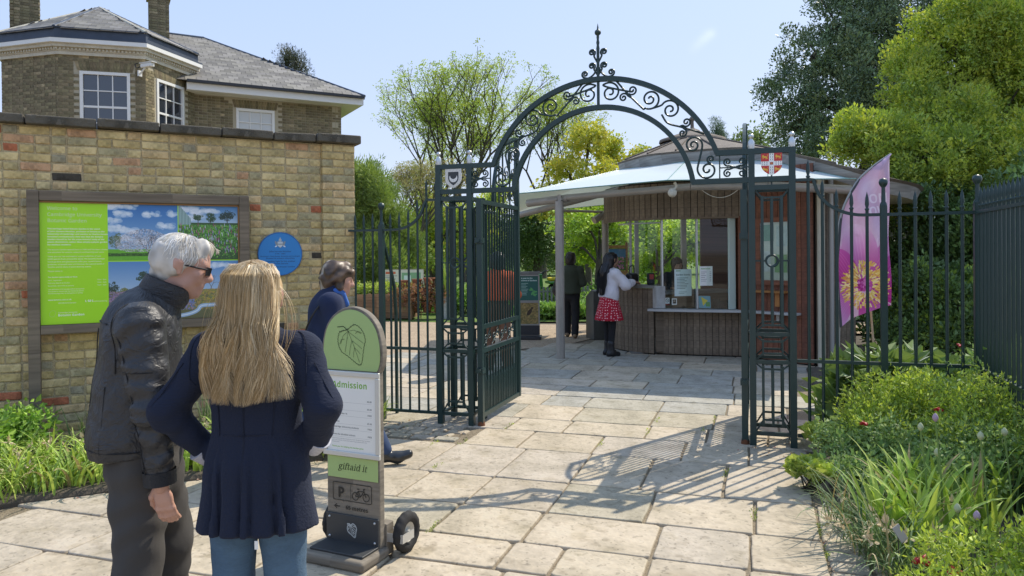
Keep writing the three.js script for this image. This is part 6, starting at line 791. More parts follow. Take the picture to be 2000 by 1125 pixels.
  for (const [x, d, h] of [[650, 48, 5.5], [735, 54, 6], [815, 58, 5], [925, 60, 5.5], [1030, 56, 5], [1130, 58, 5.2], [1270, 54, 5], [1400, 58, 5.5]]) { const p = at0(x, d); tree('far_tree', 'rounded leafy tree of the far belt ' + farNames[k], 'trees of the far belt', p, [[0, h * 0.62, 0, 2.6, h * 0.36, 2], [-1.8, h * 0.45, 0.4, 1.9, h * 0.34, 1.6], [1.9, h * 0.5, 0, 2, h * 0.34, 1.6], [-0.6, h * 0.22, 0.5, 2.6, h * 0.24, 1.5], [1.4, h * 0.2, 0.5, 2, h * 0.22, 1.5]], { seed: 120 + k, n: 620, sub: 5, clump: clFar, cols: k % 2 ? [...G.maple, ...G.yew] : [...G.yew, ...G.spring], size: 1.5, gap: 0.1, trunk: 0.2, fill: 0.5 }); k++; }
}
// ---------------------------------------------------------------- low planting
function blades(R, n, o) {                                            // arching strap leaves from one crown
  const pos = [], col = [], put = (a, b, c, k) => { for (const p of [a, b, c]) { pos.push(p.x, p.y, p.z); col.push(...k); } };
  for (let i = 0; i < n; i++) {
    const az = (o.az ?? 0) + (R() - 0.5) * (o.fan ?? 6.28), L = o.len * (0.6 + R() * 0.6), w = o.w * (0.7 + R() * 0.6), tilt = o.tilt * (0.3 + R()), droop = o.droop * (0.4 + R()), rad = V(Math.cos(az), 0, Math.sin(az)), side = V(-rad.z, 0, rad.x), base = V((R() - 0.5) * o.r * 2, 0, (R() - 0.5) * o.r * 2), c0 = o.cols[Math.floor(R() * o.cols.length)], s = 0.75 + R() * 0.5, dry = R() < (o.dry || 0), k = dry ? [0.42, 0.33, 0.13] : c0.map(v => v * s);
    let p = base.clone(), a = tilt, prev = null; const m = 6, tw = (R() - 0.5) * 0.8;
    for (let j = 0; j <= m; j++) { const f = j / m, ww = w * (f < 0.15 ? 0.7 + f * 2 : 1 - Math.pow((f - 0.15) / 0.85, 2.2)), sd = side.clone().multiplyScalar(Math.cos(tw * f)).add(V(0, Math.sin(tw * f), 0)), l = p.clone().addScaledVector(sd, -ww / 2), r = p.clone().addScaledVector(sd, ww / 2), ctr = p.clone().add(V(0, -ww * 0.2, 0)); if (prev) { put(prev.l, prev.c, ctr, k); put(prev.l, ctr, l, k); put(prev.c, prev.r, r, k); put(prev.c, r, ctr, k); } prev = { l, r, c: ctr }; p = p.clone().addScaledVector(rad, Math.sin(a) * L / m).add(V(0, Math.cos(a) * L / m, 0)); if (p.y < 0.012) p.y = 0.012; a += droop / m * (0.4 + f * 1.4); }
  }
  const g = new THREE.BufferGeometry(); g.setAttribute('position', new THREE.Float32BufferAttribute(pos, 3)); g.setAttribute('color', new THREE.Float32BufferAttribute(col, 3)); g.computeVertexNormals(); return g;
}
function bladeClump(name, label, group, pos, seed, n, o) { const t = thing(name, label, 'plant', pos, 0, group); mesh('leaves', blades(rng(seed), n, o), M.leafV, t, 'stuff'); return t; }
function mound(name, label, group, pos, seed, lobes, n, cl, cols, size, mat = M.leaf, gap = 0.12, fill = 0.5) { const R = rng(seed), t = thing(name, label, 'plant', pos, 0, group); const st = []; for (let i = 0; i < 14; i++) { const l = lobes[i % lobes.length]; st.push(bar(V((R() - 0.5) * 0.1, -0.02, (R() - 0.5) * 0.1), V(l[0] + (R() - 0.5) * l[3], l[1] + l[4] * 0.4 * R(), l[2] + (R() - 0.5) * l[5]), 0.006, 5, 0.003)); } mesh('stems', st, M.bark, t, 'stuff'); scatter('leaves', cl, mat, fillLobes(R, lobes, n, fill, size, cols, gap, 3), t); return t; }
const clSalvia = clump(11, 12, 0.06, 0.032, 0.014, 0.7), clHerb = clump(12, 9, 0.05, 0.045, 0.03, 0.4), clBig = clump(13, 8, 0.13, 0.17, 0.085, 0.1, 0.5), clCurly = clump(14, 14, 0.035, 0.05, 0.05, 0.8);
const B = { salvia: [[0.468, 0.595, 0.053], [0.595, 0.691, 0.068], [0.34, 0.461, 0.045], [0.234, 0.326, 0.045]], sage: [[0.276, 0.408, 0.112], [0.383, 0.51, 0.144], [0.213, 0.347, 0.08]], strap: [[0.354, 0.518, 0.06], [0.464, 0.614, 0.075], [0.243, 0.384, 0.053], [0.552, 0.672, 0.105]], curly: [[0.466, 0.568, 0.072], [0.373, 0.493, 0.06], [0.559, 0.643, 0.108]], nettle: [[0.302, 0.51, 0.053], [0.432, 0.632, 0.075], [0.216, 0.367, 0.045]], hosta: [[0.265, 0.446, 0.075], [0.376, 0.574, 0.09], [0.199, 0.34, 0.06]] };
{
  const g0 = (x, y) => gpx(x, y).setY(0.02), RB = 'plants of the right flower bed';
  const near = (x, y, h) => gpx(x, y, h).setY(0.02);                  // a plant whose top at height h shows at that pixel
  // shrubs by the fence
  mound('salvia_bush', 'twiggy salvia bush with red flowers against the front railing', RB, site(3.48, -0.42, 0.02), 201, [[0, 0.42, 0, 0.38, 0.3, 0.36], [-0.22, 0.3, 0.15, 0.3, 0.24, 0.3], [0.2, 0.5, 0.0, 0.3, 0.26, 0.3], [0.0, 0.22, 0.28, 0.35, 0.2, 0.25]], 1500, clSalvia, B.salvia, 0.95);
  mound('salvia_bush', 'twiggy salvia bush growing through the side railing', RB, site(3.92, -0.75, 0.02), 202, [[0, 0.5, 0, 0.36, 0.34, 0.36], [0.18, 0.4, 0.3, 0.32, 0.3, 0.3], [-0.2, 0.34, 0.2, 0.3, 0.26, 0.3], [0.1, 0.3, 0.55, 0.34, 0.26, 0.3]], 1600, clSalvia, [...B.salvia, B.sage[0]], 0.95);
  mound('sage_mound', 'grey green sage mound spilling toward the paving', RB, site(3.16, -0.72, 0.02), 203, [[0, 0.2, 0, 0.3, 0.2, 0.3], [0.2, 0.26, 0.25, 0.3, 0.22, 0.3], [-0.1, 0.14, 0.4, 0.26, 0.14, 0.26], [0.25, 0.2, 0.6, 0.3, 0.2, 0.28]], 1100, clHerb, B.sage, 0.85);
  mound('sage_mound', 'low sage mound between the strap leaves and salvia', RB, site(3.62, -1.35, 0.02), 204, [[0, 0.22, 0, 0.32, 0.2, 0.3], [0.3, 0.28, -0.1, 0.3, 0.24, 0.3], [-0.25, 0.16, 0.1, 0.25, 0.15, 0.25], [0.55, 0.25, 0.1, 0.3, 0.22, 0.3]], 900, clHerb, B.sage, 0.85);
  mound('bright_bush', 'bright lime leaved bush at the street end of the bed', RB, near(1930, 1090, 0.3), 205, [[0, 0.24, 0, 0.3, 0.17, 0.3], [0.3, 0.3, 0.1, 0.3, 0.2, 0.3], [-0.22, 0.16, 0.1, 0.24, 0.13, 0.24], [0.1, 0.22, 0.35, 0.35, 0.18, 0.3], [0.5, 0.3, 0.3, 0.3, 0.2, 0.3]], 1300, clSalvia, B.salvia, 0.9);
  // curly leaved rosettes at the paving edge
  for (const [x, y, r, s] of [[1612, 878, 0.16, 1], [1582, 952, 0.13, 2], [1632, 838, 0.13, 3]]) mound('curly_cress', ['', 'largest lime green curly leaved clump at the paving edge', 'curly leaved clump spreading onto the paving beside the setts', 'curly leaved clump close to the fence foot'][s], RB, g0(x, y + 6), 210 + s, [[0, r * 0.55, 0, r, r * 0.6, r], [r * 0.7, r * 0.5, r * 0.3, r * 0.7, r * 0.5, r * 0.7]], 190, clCurly, B.curly, 1.1, M.leaf, 0.05, 0.5);
  // strap leaves and fine grass-like leaves
  const S = { len: 0.44, w: 0.036, tilt: 0.3, droop: 1.25, r: 0.13, cols: B.strap, dry: 0.07 }, F = { len: 0.42, w: 0.0085, tilt: 0.7, droop: 1.5, r: 0.1, cols: [[0.14, 0.24, 0.06], [0.19, 0.29, 0.08], [0.1, 0.18, 0.05]], dry: 0.1 };
  const strapAt = [[1830, 985, 'in the middle of the bed'], [1775, 965, 'beside the sage mound'], [1880, 1010, 'below the tall alliums'], [1800, 1030, 'behind the slate plant tag'], [1915, 960, 'near the side railing'], [1745, 1010, 'at the corner of the sage']]; strapAt.forEach(([x, y, w], i) => bladeClump('strap_leaf_clump', 'clump of broad strap leaves with faded flowers ' + w, RB, near(x, y, 0.16), 220 + i, 46, { ...S, az: 0 }));
  const fineAt = [[1690, 1050, 'leaning over the setts'], [1720, 1085, 'next to the red flower'], [1655, 1010, 'at the edge of the paving'], [1760, 1115, 'at the street end'], [1960, 960, 'by the side railing'], [1990, 1000, 'under the side railing']]; fineAt.forEach(([x, y, w], i) => bladeClump('narrow_leaf_clump', 'tuft of narrow grassy leaves ' + w, RB, near(x, y, 0.05), 240 + i, 80, { ...F, len: i > 3 ? 0.4 : 0.42, tilt: i > 3 ? 0.25 : 0.75 }));
  // alliums, tulips and red salvias
  const budM = std(lin(0.42, 0.30, 0.38), 0.7), budG = std(lin(0.45, 0.48, 0.28), 0.7), stemM = std(lin(0.17, 0.26, 0.06), 0.7), budGeo = new THREE.LatheGeometry([[0.0005, 0], [0.006, 0.002], [0.014, 0.014], [0.0155, 0.024], [0.011, 0.036], [0.004, 0.044], [0.0005, 0.047]].map(([a, b]) => new THREE.Vector2(a, b)), 14);
  const al = [[1827, 822, 0.62, 3.9, 1, 'tallest allium with an opening mauve bud'], [1798, 840, 0.55, 4.0, 0, 'slim allium with a green bud among the strap leaves'], [1915, 858, 0.62, 3.7, 0, 'tall allium with a pale bud before the side railing'], [1830, 890, 0.4, 3.95, 0, 'short allium half hidden by the tallest stem'], [1908, 1015, 0.36, 3.3, 1, 'allium with a mauve bud above the lime bush'], [1870, 1000, 0.34, 3.45, 0, 'allium with a fat pale bud over the strap leaves'], [1962, 850, 0.6, 3.9, 0, 'thin green allium stem close to the side railing']];
  al.forEach(([x, y, h, d, m, lab], i) => { const top = px(x, y, d), t = thing('allium', lab, 'flower', V(top.x + 0.03, 0.02, top.z), 0, 'alliums in the right bed'), H = top.y - 0.02; mesh('stem', tube([V(0, 0, 0), V(-0.005, H * 0.5, 0.01), V(-0.03, H, 0)], 0.005, 12, 6), stemM, t); const b = mesh('bud', budGeo, m ? budM : budG, t); b.position.set(-0.03, H - 0.005, 0); });
  const redM = phys(lin(0.5, 0.01, 0.02), 0.5, { transmission: 0.2, thickness: 0 }), petal = (() => { const g = new THREE.SphereGeometry(0.016, 8, 6); g.scale(1, 0.55, 0.5); g.translate(0.012, 0, 0); return g; })();
  [[1687, 827, 5.1, 'on the salvia over the sage'], [1770, 748, 5.6, 'high against the railing'], [1806, 755, 5.5, 'beside the pair at the railing'], [1800, 1095, 3.25, 'low among the grassy leaves'], [1866, 1120, 3.1, 'at the street edge of the bed'], [1876, 675, 6.6, 'behind the railing'], [1833, 800, 4.9, 'in the middle of the salvia']].forEach(([x, y, d, w], i) => { const p = px(x, y, d), t = thing('red_flower', 'small bright red two lipped flower ' + w, 'flower', V(p.x, p.y, p.z), i, 'red flowers of the right bed'); const s = d < 4 ? 1.5 : 1.2; for (let k = 0; k < 5; k++) { const q = mesh('petal', petal, redM, t); q.rotation.set(0, k * 1.26, (k % 2) * 0.6 - 0.2); q.scale.setScalar(s); } mesh('stem', bar(V(0, -Math.min(0.16, p.y - 0.03), 0), V(0, 0, 0), 0.003, 5), stemM, t); });
  { const p = px(1900, 1043, 3.5), t = thing('tulip', 'dark purple tulip rising between strap leaves', 'flower', V(p.x, 0.02, p.z)); const cup = new THREE.LatheGeometry([[0.0005, 0], [0.015, 0.004], [0.021, 0.022], [0.018, 0.042], [0.013, 0.05], [0.011, 0.048], [0.015, 0.03], [0.0005, 0.01]].map(([a, b]) => new THREE.Vector2(a, b)), 12); cup.translate(0, p.y - 0.04, 0); mesh('bloom', cup, std(lin(0.06, 0.006, 0.03), 0.45), t); mesh('stem', bar(V(0, 0, 0), V(0, p.y - 0.035, 0), 0.004, 6), stemM, t); }
  { const p = px(1758, 1050, 3.45), t = thing('plant_tag', 'grey slate plant tag on a short stake in the bed', 'plant label', V(p.x, 0.02, p.z), 0.5); mesh('tag', (() => { const q = rbox(0.05, 0.075, 0.004, 0.002); q.rotateX(-0.5); q.rotateZ(0.3); q.translate(0, p.y, 0); return q; })(), std(lin(0.25, 0.24, 0.23), 0.7), t); mesh('stake', bar(V(0, 0, 0), V(0, p.y - 0.02, -0.01), 0.003, 6), M.darkMetal, t); }
  // faded flower heads
  const R = rng(71); const dryM = phys(lin(0.62, 0.5, 0.3), 0.8, { transmission: 0.3, thickness: 0 }); const dryG = clump(15, 9, 0.014, 0.03, 0.014, 0.2);
  const heads = []; for (const [x, y, n] of [[1745, 985, 5], [1700, 1015, 4], [1870, 985, 5], [1730, 1060, 4], [1660, 1045, 4], [1850, 1010, 4]]) for (let i = 0; i < n; i++) { const p = gpx(x + (R() - 0.5) * 130, y + (R() - 0.5) * 90, 0.24); heads.push({ p, s: 0.8 + R() * 0.6, c: new THREE.Color(1, 1, 1) }); }
  { const im = scatter('faded_flowers', dryG, dryM, heads, scene); tag(im, 'papery faded daffodil heads among the strap leaves of the right bed', 'flowers', null, 'stuff'); }
  // behind the right railing
  mound('peony_plant', 'leafy peony with large pale leaves at the foot of the flag', RB, site(3.42, 0.35, 0.02), 261, [[0, 0.45, 0, 0.36, 0.26, 0.3], [0.3, 0.36, -0.1, 0.3, 0.26, 0.3], [-0.15, 0.26, 0.1, 0.3, 0.22, 0.25]], 130, clBig, [[0.18, 0.28, 0.05], [0.24, 0.34, 0.07]], 0.95, M.leaf, 0.1, 0.3);
  mound('peony_plant', 'leafy peony with large pale leaves beside the ball topped post', RB, site(3.75, 0.7, 0.02), 262, [[0, 0.5, 0, 0.36, 0.26, 0.3], [0.3, 0.4, 0.1, 0.3, 0.26, 0.3]], 100, clBig, [[0.18, 0.28, 0.05], [0.24, 0.34, 0.07]], 0.95, M.leaf, 0.1, 0.3);
  mound('border_bush', 'grey green bush behind the corner of the railing', RB, site(4.3, 0.7, 0.02), 263, [[0, 0.4, 0, 0.4, 0.3, 0.35], [0.4, 0.5, -0.3, 0.4, 0.35, 0.4], [-0.3, 0.3, 0.1, 0.3, 0.25, 0.3]], 900, clHerb, B.sage, 0.9);
  mound('border_bush', 'leafy bush outside the side railing', RB, site(4.75, -0.9, 0.02), 264, [[0, 0.5, 0, 0.45, 0.45, 0.5], [0.1, 0.45, 0.7, 0.45, 0.4, 0.5], [0, 0.6, -0.7, 0.5, 0.5, 0.5]], 1000, clHerb, [...B.sage, ...B.salvia], 1.0);
  // left bed
  const LB = 'plants of the left flower bed', LS = { len: 0.33, w: 0.02, tilt: 0.4, droop: 1.9, r: 0.16, cols: B.strap, dry: 0.1 };
  let i = 0; for (let q = -3.75; q < -0.55; q += 0.235) for (const z of [1.28, 1.02]) { bladeClump('daffodil_clump', z > 1.2 ? 'tuft of arching strap leaves along the paving edge of the left bed' : 'tuft of strap leaves in the second row of the left bed', z > 1.2 ? 'tufts along the paving edge' : 'tufts of the second row', onWall(q + (z < 1.1 ? 0.1 : 0), z + noise3(q * 3, z, 2) * 0.06, 0.03), 300 + i, 62, { ...LS, len: z > 1.2 ? 0.32 : 0.4, w: i % 3 ? 0.014 : 0.026 }); i++; }
  for (const [q, z, w] of [[-2.25, 0.55, 'between board post and wall'], [-1.9, 0.4, 'close to the wall'], [-1.35, 0.6, 'behind the couple'], [-0.8, 0.6, 'below the plaque']]) bladeClump('tall_grass_clump', 'upright grassy clump growing ' + w, LB, onWall(q, z, 0.03), 340 + Math.round(q * 10), 90, { len: 0.42, w: 0.012, tilt: 0.2, droop: 0.8, r: 0.14, cols: [[0.12, 0.2, 0.04], [0.16, 0.25, 0.05]], dry: 0.05 });
  for (const [q, z, s, w] of [[-3.2, 0.72, 1, 'left of the board post'], [-2.95, 0.5, 2, 'touching the board post'], [-3.5, 0.45, 3, 'against the wall']]) mound('nettle_patch', 'leafy nettle patch ' + w, LB, onWall(q, z, 0.03), 350 + s, [[0, 0.25, 0, 0.26, 0.2, 0.26], [0.18, 0.3, -0.1, 0.22, 0.2, 0.22], [-0.2, 0.2, 0.1, 0.22, 0.16, 0.22]], 330, clHerb, B.nettle, 1.1);
  const h2 = []; for (let k = 0; k < 70; k++) { const p = onWall(-3.7 + R() * 3, 0.75 + R() * 0.6, 0.18 + R() * 0.14); h2.push({ p, s: 0.8 + R() * 0.6, c: new THREE.Color(1, 1, 1) }); } tag(scatter('faded_flowers', dryG, dryM, h2, scene), 'papery faded daffodil heads over the left bed', 'flowers', null, 'stuff');
  bladeClump('fern_tuft', 'bright tuft of fine leaves at the foot of the left railing', null, site(-1.0, -0.12, 0.0), 370, 120, { len: 0.3, w: 0.012, tilt: 0.5, droop: 1.4, r: 0.09, cols: B.strap, dry: 0.04 });
  // beyond the gate: planters' contents, border plants along the gravel
  const far = (name, label, x, y, seed, w, h, n, cl, cols, s, grp) => mound(name, label, grp, gpx(x, y).setY(0), seed, [[0, h * 0.55, 0, w * 0.5, h * 0.5, 0.35], [w * 0.35, h * 0.5, 0, w * 0.35, h * 0.45, 0.3], [-w * 0.35, h * 0.45, 0, w * 0.35, h * 0.45, 0.3]], n, cl, cols, s, M.leaf, 0.05, 0.3);
  const raise = (t, y) => { t.position.y = y; return t; };
  raise(far('trough_plants', 'young lettuce green plants filling the short trough', 715, 624, 401, 0.85, 0.26, 150, clHerb, B.curly, 2.0), 0.6).position.z -= 0.35; raise(far('trough_plants', 'young lettuce green plants filling the long trough', 768, 622, 402, 1.1, 0.28, 200, clHerb, B.curly, 2.0), 0.6).position.z -= 0.35;
  raise(far('coral_bells', 'orange brown leaved plants spilling over the terracotta pots', 822, 622, 403, 1.2, 0.75, 160, clHerb, [[0.36, 0.15, 0.06], [0.45, 0.22, 0.09], [0.25, 0.2, 0.06]], 1.8), 0.25).position.z += 0.12;
  raise(bladeClump('iris_planter', 'tall green iris leaves in the pale stone planter', null, gpx(845, 622).setY(0).add(V(0.35, 0, 0)), 404, 60, { len: 1.0, w: 0.035, tilt: 0.15, droop: 0.4, r: 0.14, cols: B.strap }), 0.5);
  const bd = 'border plants along the gravel'; let z = 0;
  for (const [x, y, w, h] of [[690, 612, 1.2, 0.5], [730, 604, 1.3, 0.7], [800, 602, 1.4, 0.6], [868, 612, 1.0, 0.7], [905, 612, 1.0, 0.9], [940, 608, 1.2, 0.7], [985, 612, 1.2, 0.6], [1045, 622, 0.9, 0.35], [1075, 622, 0.9, 0.38], [1105, 622, 0.9, 0.36], [1140, 620, 0.9, 0.4], [1060, 600, 1.2, 0.6], [1095, 598, 1.2, 0.5], [1140, 596, 1.2, 0.75], [1175, 602, 1.2, 0.6]]) { far('border_plant', ['leafy border plant left of the planters', 'leafy border plant behind the short trough', 'leafy border plant behind the long trough', 'leafy border plant behind the stone planter', 'tall border plant seen through the open gate', 'border plant behind the orange jacket', 'border plant next to the poster stand', 'hosta with broad leaves right of the poster stand', 'hosta with broad leaves left of the steel column', 'hosta with broad leaves behind the steel column', 'hosta with broad leaves beside the bin', 'border plant below the tractor', 'border plant before the picket fence', 'tall border plant behind the green coat', 'border plant behind the litter bin'][z], x, y, 420 + z, w, h, 150, z > 6 && z < 11 ? clBig : clHerb, z > 6 && z < 11 ? B.hosta : B.nettle, z > 6 && z < 11 ? 0.9 : 2.2, bd); z++; }
  // dead leaves blown against the gate foot and the bed edges
  const dl = [], dg = clump(16, 2, 0.012, 0.035, 0.02, 0.0, 0.2); for (let k = 0; k < 260; k++) { const m = k % 4; const p = m === 0 ? site(2.35 + R() * 0.7, -0.35 + R() * R() * 0.9, 0.004) : m === 1 ? site(2.85 + R() * R() * 0.35, -3.2 + R() * 3, 0.004) : m === 2 ? onWall(-3.6 + R() * 3, 1.38 + R() * R() * 0.3, 0.004) : site(-1.2 + R() * 1.5, -0.6 + R() * 0.7, 0.004); dl.push({ p, s: 0.35 + R() * 0.7, c: new THREE.Color().setRGB(0.2 + R() * 0.22, 0.12 + R() * 0.13, 0.05 + R() * 0.05) }); }
  tag(scatter('fallen_leaves', dg, M.leafDark, dl, scene), 'small dead leaves blown along the edges of the paving', 'leaves', null, 'stuff');
  // weeds in the paving joints
  const wl = []; for (const [s, t] of [[1.26, -0.3], [1.58, 0.2], [2.12, 0.9], [2.05, 0.4], [2.3, -0.9], [0.2, -1.3], [0.12, -0.6], [2.5, -1.7], [1.6, 0.7], [0.7, -2.5], [2.86, -2.2], [2.86, -1.9], [-0.1, -0.75], [0.3, 0.1], [-0.6, -2.4], [-1.2, -1.9]]) for (let k = 0; k < 8; k++) wl.push({ p: site(s + (R() - 0.5) * 0.025, t + (R() - 0.5) * 0.22, 0), s: 0.16 + R() * 0.2, c: tones(R, B.salvia) });
  tag(scatter('joint_weeds', clHerb, M.leaf, wl, scene), 'tiny weeds growing in the joints of the paving', 'weeds', null, 'stuff');
}

// ================================================================ people
// signed distance parts: tapered capsules (optionally flattened along an axis) and ellipsoids, joined smoothly, meshed with surface nets
const cap = (a, b, ra, rb = ra, flatAxis = null, k = 1) => ({ a, b, ra, rb, flatAxis, k });
const ell = (c, rx, ry, rz, tilt = 0) => ({ c, r: [rx, ry, rz], tilt });
function distTo(p, s) {
  if (s.c) { let x = p.x - s.c.x, y = p.y - s.c.y, z = p.z - s.c.z; if (s.tilt) { const c = Math.cos(s.tilt), n = Math.sin(s.tilt), y2 = y * c + z * n; z = -y * n + z * c; y = y2; } const k0 = Math.sqrt((x / s.r[0]) ** 2 + (y / s.r[1]) ** 2 + (z / s.r[2]) ** 2), k1 = Math.sqrt((x / s.r[0] ** 2) ** 2 + (y / s.r[1] ** 2) ** 2 + (z / s.r[2] ** 2) ** 2); return k1 < 1e-6 ? -Math.min(...s.r) : k0 * (k0 - 1) / k1; }
  const ax = s.b.x - s.a.x, ay = s.b.y - s.a.y, az = s.b.z - s.a.z; let x = p.x - s.a.x, y = p.y - s.a.y, z = p.z - s.a.z; const t = clamp((x * ax + y * ay + z * az) / (ax * ax + ay * ay + az * az + 1e-12)); x -= ax * t; y -= ay * t; z -= az * t; const r = s.ra + (s.rb - s.ra) * t;
  if (s.flatAxis) { const f = s.flatAxis, d = x * f.x + y * f.y + z * f.z, e = d / s.k - d; x += f.x * e; y += f.y * e; z += f.z * e; const L = Math.sqrt(x * x + y * y + z * z); return (L - r) * (L < 1e-6 ? 1 : mixf(1, s.k, Math.min(1, Math.abs(d / s.k) / L))); }
  return Math.sqrt(x * x + y * y + z * z) - r;
}
function sdfGeo(parts, cell, o = {}) {
  const k = o.k ?? 0.03, lo = V(1e9, 1e9, 1e9), hi = V(-1e9, -1e9, -1e9), ext = (p, r) => { lo.min(V(p.x - r, p.y - r, p.z - r)); hi.max(V(p.x + r, p.y + r, p.z + r)); };
  for (const s of parts) s.c ? ext(s.c, Math.max(...s.r) + 0.02) : (ext(s.a, s.ra + 0.02), ext(s.b, s.rb + 0.02)); if (o.lo) lo.max(o.lo); if (o.hi) hi.min(o.hi); lo.subScalar(cell * 2); hi.addScalar(cell * 2);
  const nx = Math.ceil((hi.x - lo.x) / cell) + 1, ny = Math.ceil((hi.y - lo.y) / cell) + 1, nz = Math.ceil((hi.z - lo.z) / cell) + 1, F = new Float32Array(nx * ny * nz), p = V(0, 0, 0);
  const f = q => { let d = 1e3; for (const s of parts) { const e = distTo(q, s), h = Math.max(k - Math.abs(d - e), 0) / k; d = Math.min(d, e) - h * h * k * 0.25; } return d; };
  for (let z = 0, i = 0; z < nz; z++) for (let y = 0; y < ny; y++) for (let x = 0; x < nx; x++, i++) { p.set(lo.x + x * cell, lo.y + y * cell, lo.z + z * cell); let d = f(p); if (o.bump && Math.abs(d) < 0.06) d += o.bump(p); if (o.cuts) for (const c of o.cuts) d = Math.max(d, (p.x - c.p.x) * c.n.x + (p.y - c.p.y) * c.n.y + (p.z - c.p.z) * c.n.z); if (o.minus) for (const s of o.minus) d = Math.max(d, -distTo(p, s)); F[i] = d; }
  const id = new Int32Array(nx * ny * nz).fill(-1), pos = [], idx = [], sx = 1, sy = nx, sz = nx * ny, off = [0, sx, sy, sx + sy, sz, sx + sz, sy + sz, sx + sy + sz], E = [[0, 1], [2, 3], [4, 5], [6, 7], [0, 2], [1, 3], [4, 6], [5, 7], [0, 4], [1, 5], [2, 6], [3, 7]];
  for (let z = 0; z < nz - 1; z++) for (let y = 0; y < ny - 1; y++) for (let x = 0; x < nx - 1; x++) { const i = x + y * sy + z * sz; let m = 0; for (let c = 0; c < 8; c++) if (F[i + off[c]] < 0) m |= 1 << c; if (m === 0 || m === 255) continue; let ax = 0, ay = 0, az = 0, n = 0; for (const [a, b] of E) { const ia = (m >> a) & 1, ib = (m >> b) & 1; if (ia === ib) continue; const fa = F[i + off[a]], fb = F[i + off[b]], t = fa / (fa - fb); ax += (a & 1) + ((b & 1) - (a & 1)) * t; ay += ((a >> 1) & 1) + (((b >> 1) & 1) - ((a >> 1) & 1)) * t; az += (a >> 2) + ((b >> 2) - (a >> 2)) * t; n++; } id[i] = pos.length / 3; pos.push(lo.x + (x + ax / n) * cell, lo.y + (y + ay / n) * cell, lo.z + (z + az / n) * cell); }
  const quad = (a, b, c, d, flip) => { if (a < 0 || b < 0 || c < 0 || d < 0) return; flip ? idx.push(a, c, b, a, d, c) : idx.push(a, b, c, a, c, d); };
  for (let z = 1; z < nz - 1; z++) for (let y = 1; y < ny - 1; y++) for (let x = 1; x < nx - 1; x++) { const i = x + y * sy + z * sz, s0 = F[i] < 0; if (s0 !== (F[i + sx] < 0)) quad(id[i - sy - sz], id[i - sz], id[i], id[i - sy], !s0); if (s0 !== (F[i + sy] < 0)) quad(id[i - sx - sz], id[i - sx], id[i], id[i - sz], !s0); if (s0 !== (F[i + sz] < 0)) quad(id[i - sx - sy], id[i - sy], id[i], id[i - sx], !s0); }
  const g = new THREE.BufferGeometry(); g.setAttribute('position', new THREE.Float32BufferAttribute(pos, 3)); g.setIndex(idx); g.computeVertexNormals();
  const uv = new Float32Array(pos.length / 3 * 2); for (let i = 0; i < pos.length / 3; i++) { uv[i * 2] = Math.atan2(pos[i * 3], pos[i * 3 + 2] + 0.001) * 0.15; uv[i * 2 + 1] = pos[i * 3 + 1]; } g.setAttribute('uv', new THREE.BufferAttribute(uv, 2)); return g;
}
// a seam that lies on a garment: rays from inside, out to where the garment's surface is
function seamOn(parts, k, rays, r, off = 0) { const f = q => { let d = 1e3; for (const s of parts) { const e = distTo(q, s), h = Math.max(k - Math.abs(d - e), 0) / k; d = Math.min(d, e) - h * h * k * 0.25; } return d; }; return tube(rays.map(([o, d]) => { const q = V(...o), n = V(...d).normalize(); for (let i = 0; i < 60; i++) { const e = f(q); q.addScaledVector(n, -e * 0.8); if (Math.abs(e) < 5e-4) break; } return q.addScaledVector(n, off); }), r, rays.length * 5, 5); }
const lineRays = (a, b, d0, d1, n = 10) => Array.from({ length: n }, (_, i) => { const t = i / (n - 1); return [[0, 1, 2].map(c => mixf(a[c], b[c], t)), [0, 1, 2].map(c => mixf(d0[c], d1[c], t))]; });
const creaseTex = tex(512, (u, v) => { const w = tn(u, v, 5, 31.2, 3) * 0.25, a = 1 - Math.abs(tn(u + w, v + w * 0.5, 9, 3.4, 4)) * 2.6, b = 1 - Math.abs(tn(u, v + w, 22, 6.4, 3)) * 2.6; const k = 0.5 + clamp(a) * 0.3 + clamp(b) * 0.18; return [k, k, k]; });
const weaveTex = tex(256, (u, v) => { const k = 0.5 + 0.22 * Math.sin(u * 402) * Math.sin(v * 402) + 0.5 * tn(u, v, 40, 2.2, 3); return [k, k, k]; });
const FRONT = V(0, 0, 1), rot = (v, c, ax, a) => v.clone().sub(c).applyAxisAngle(ax, a).add(c);
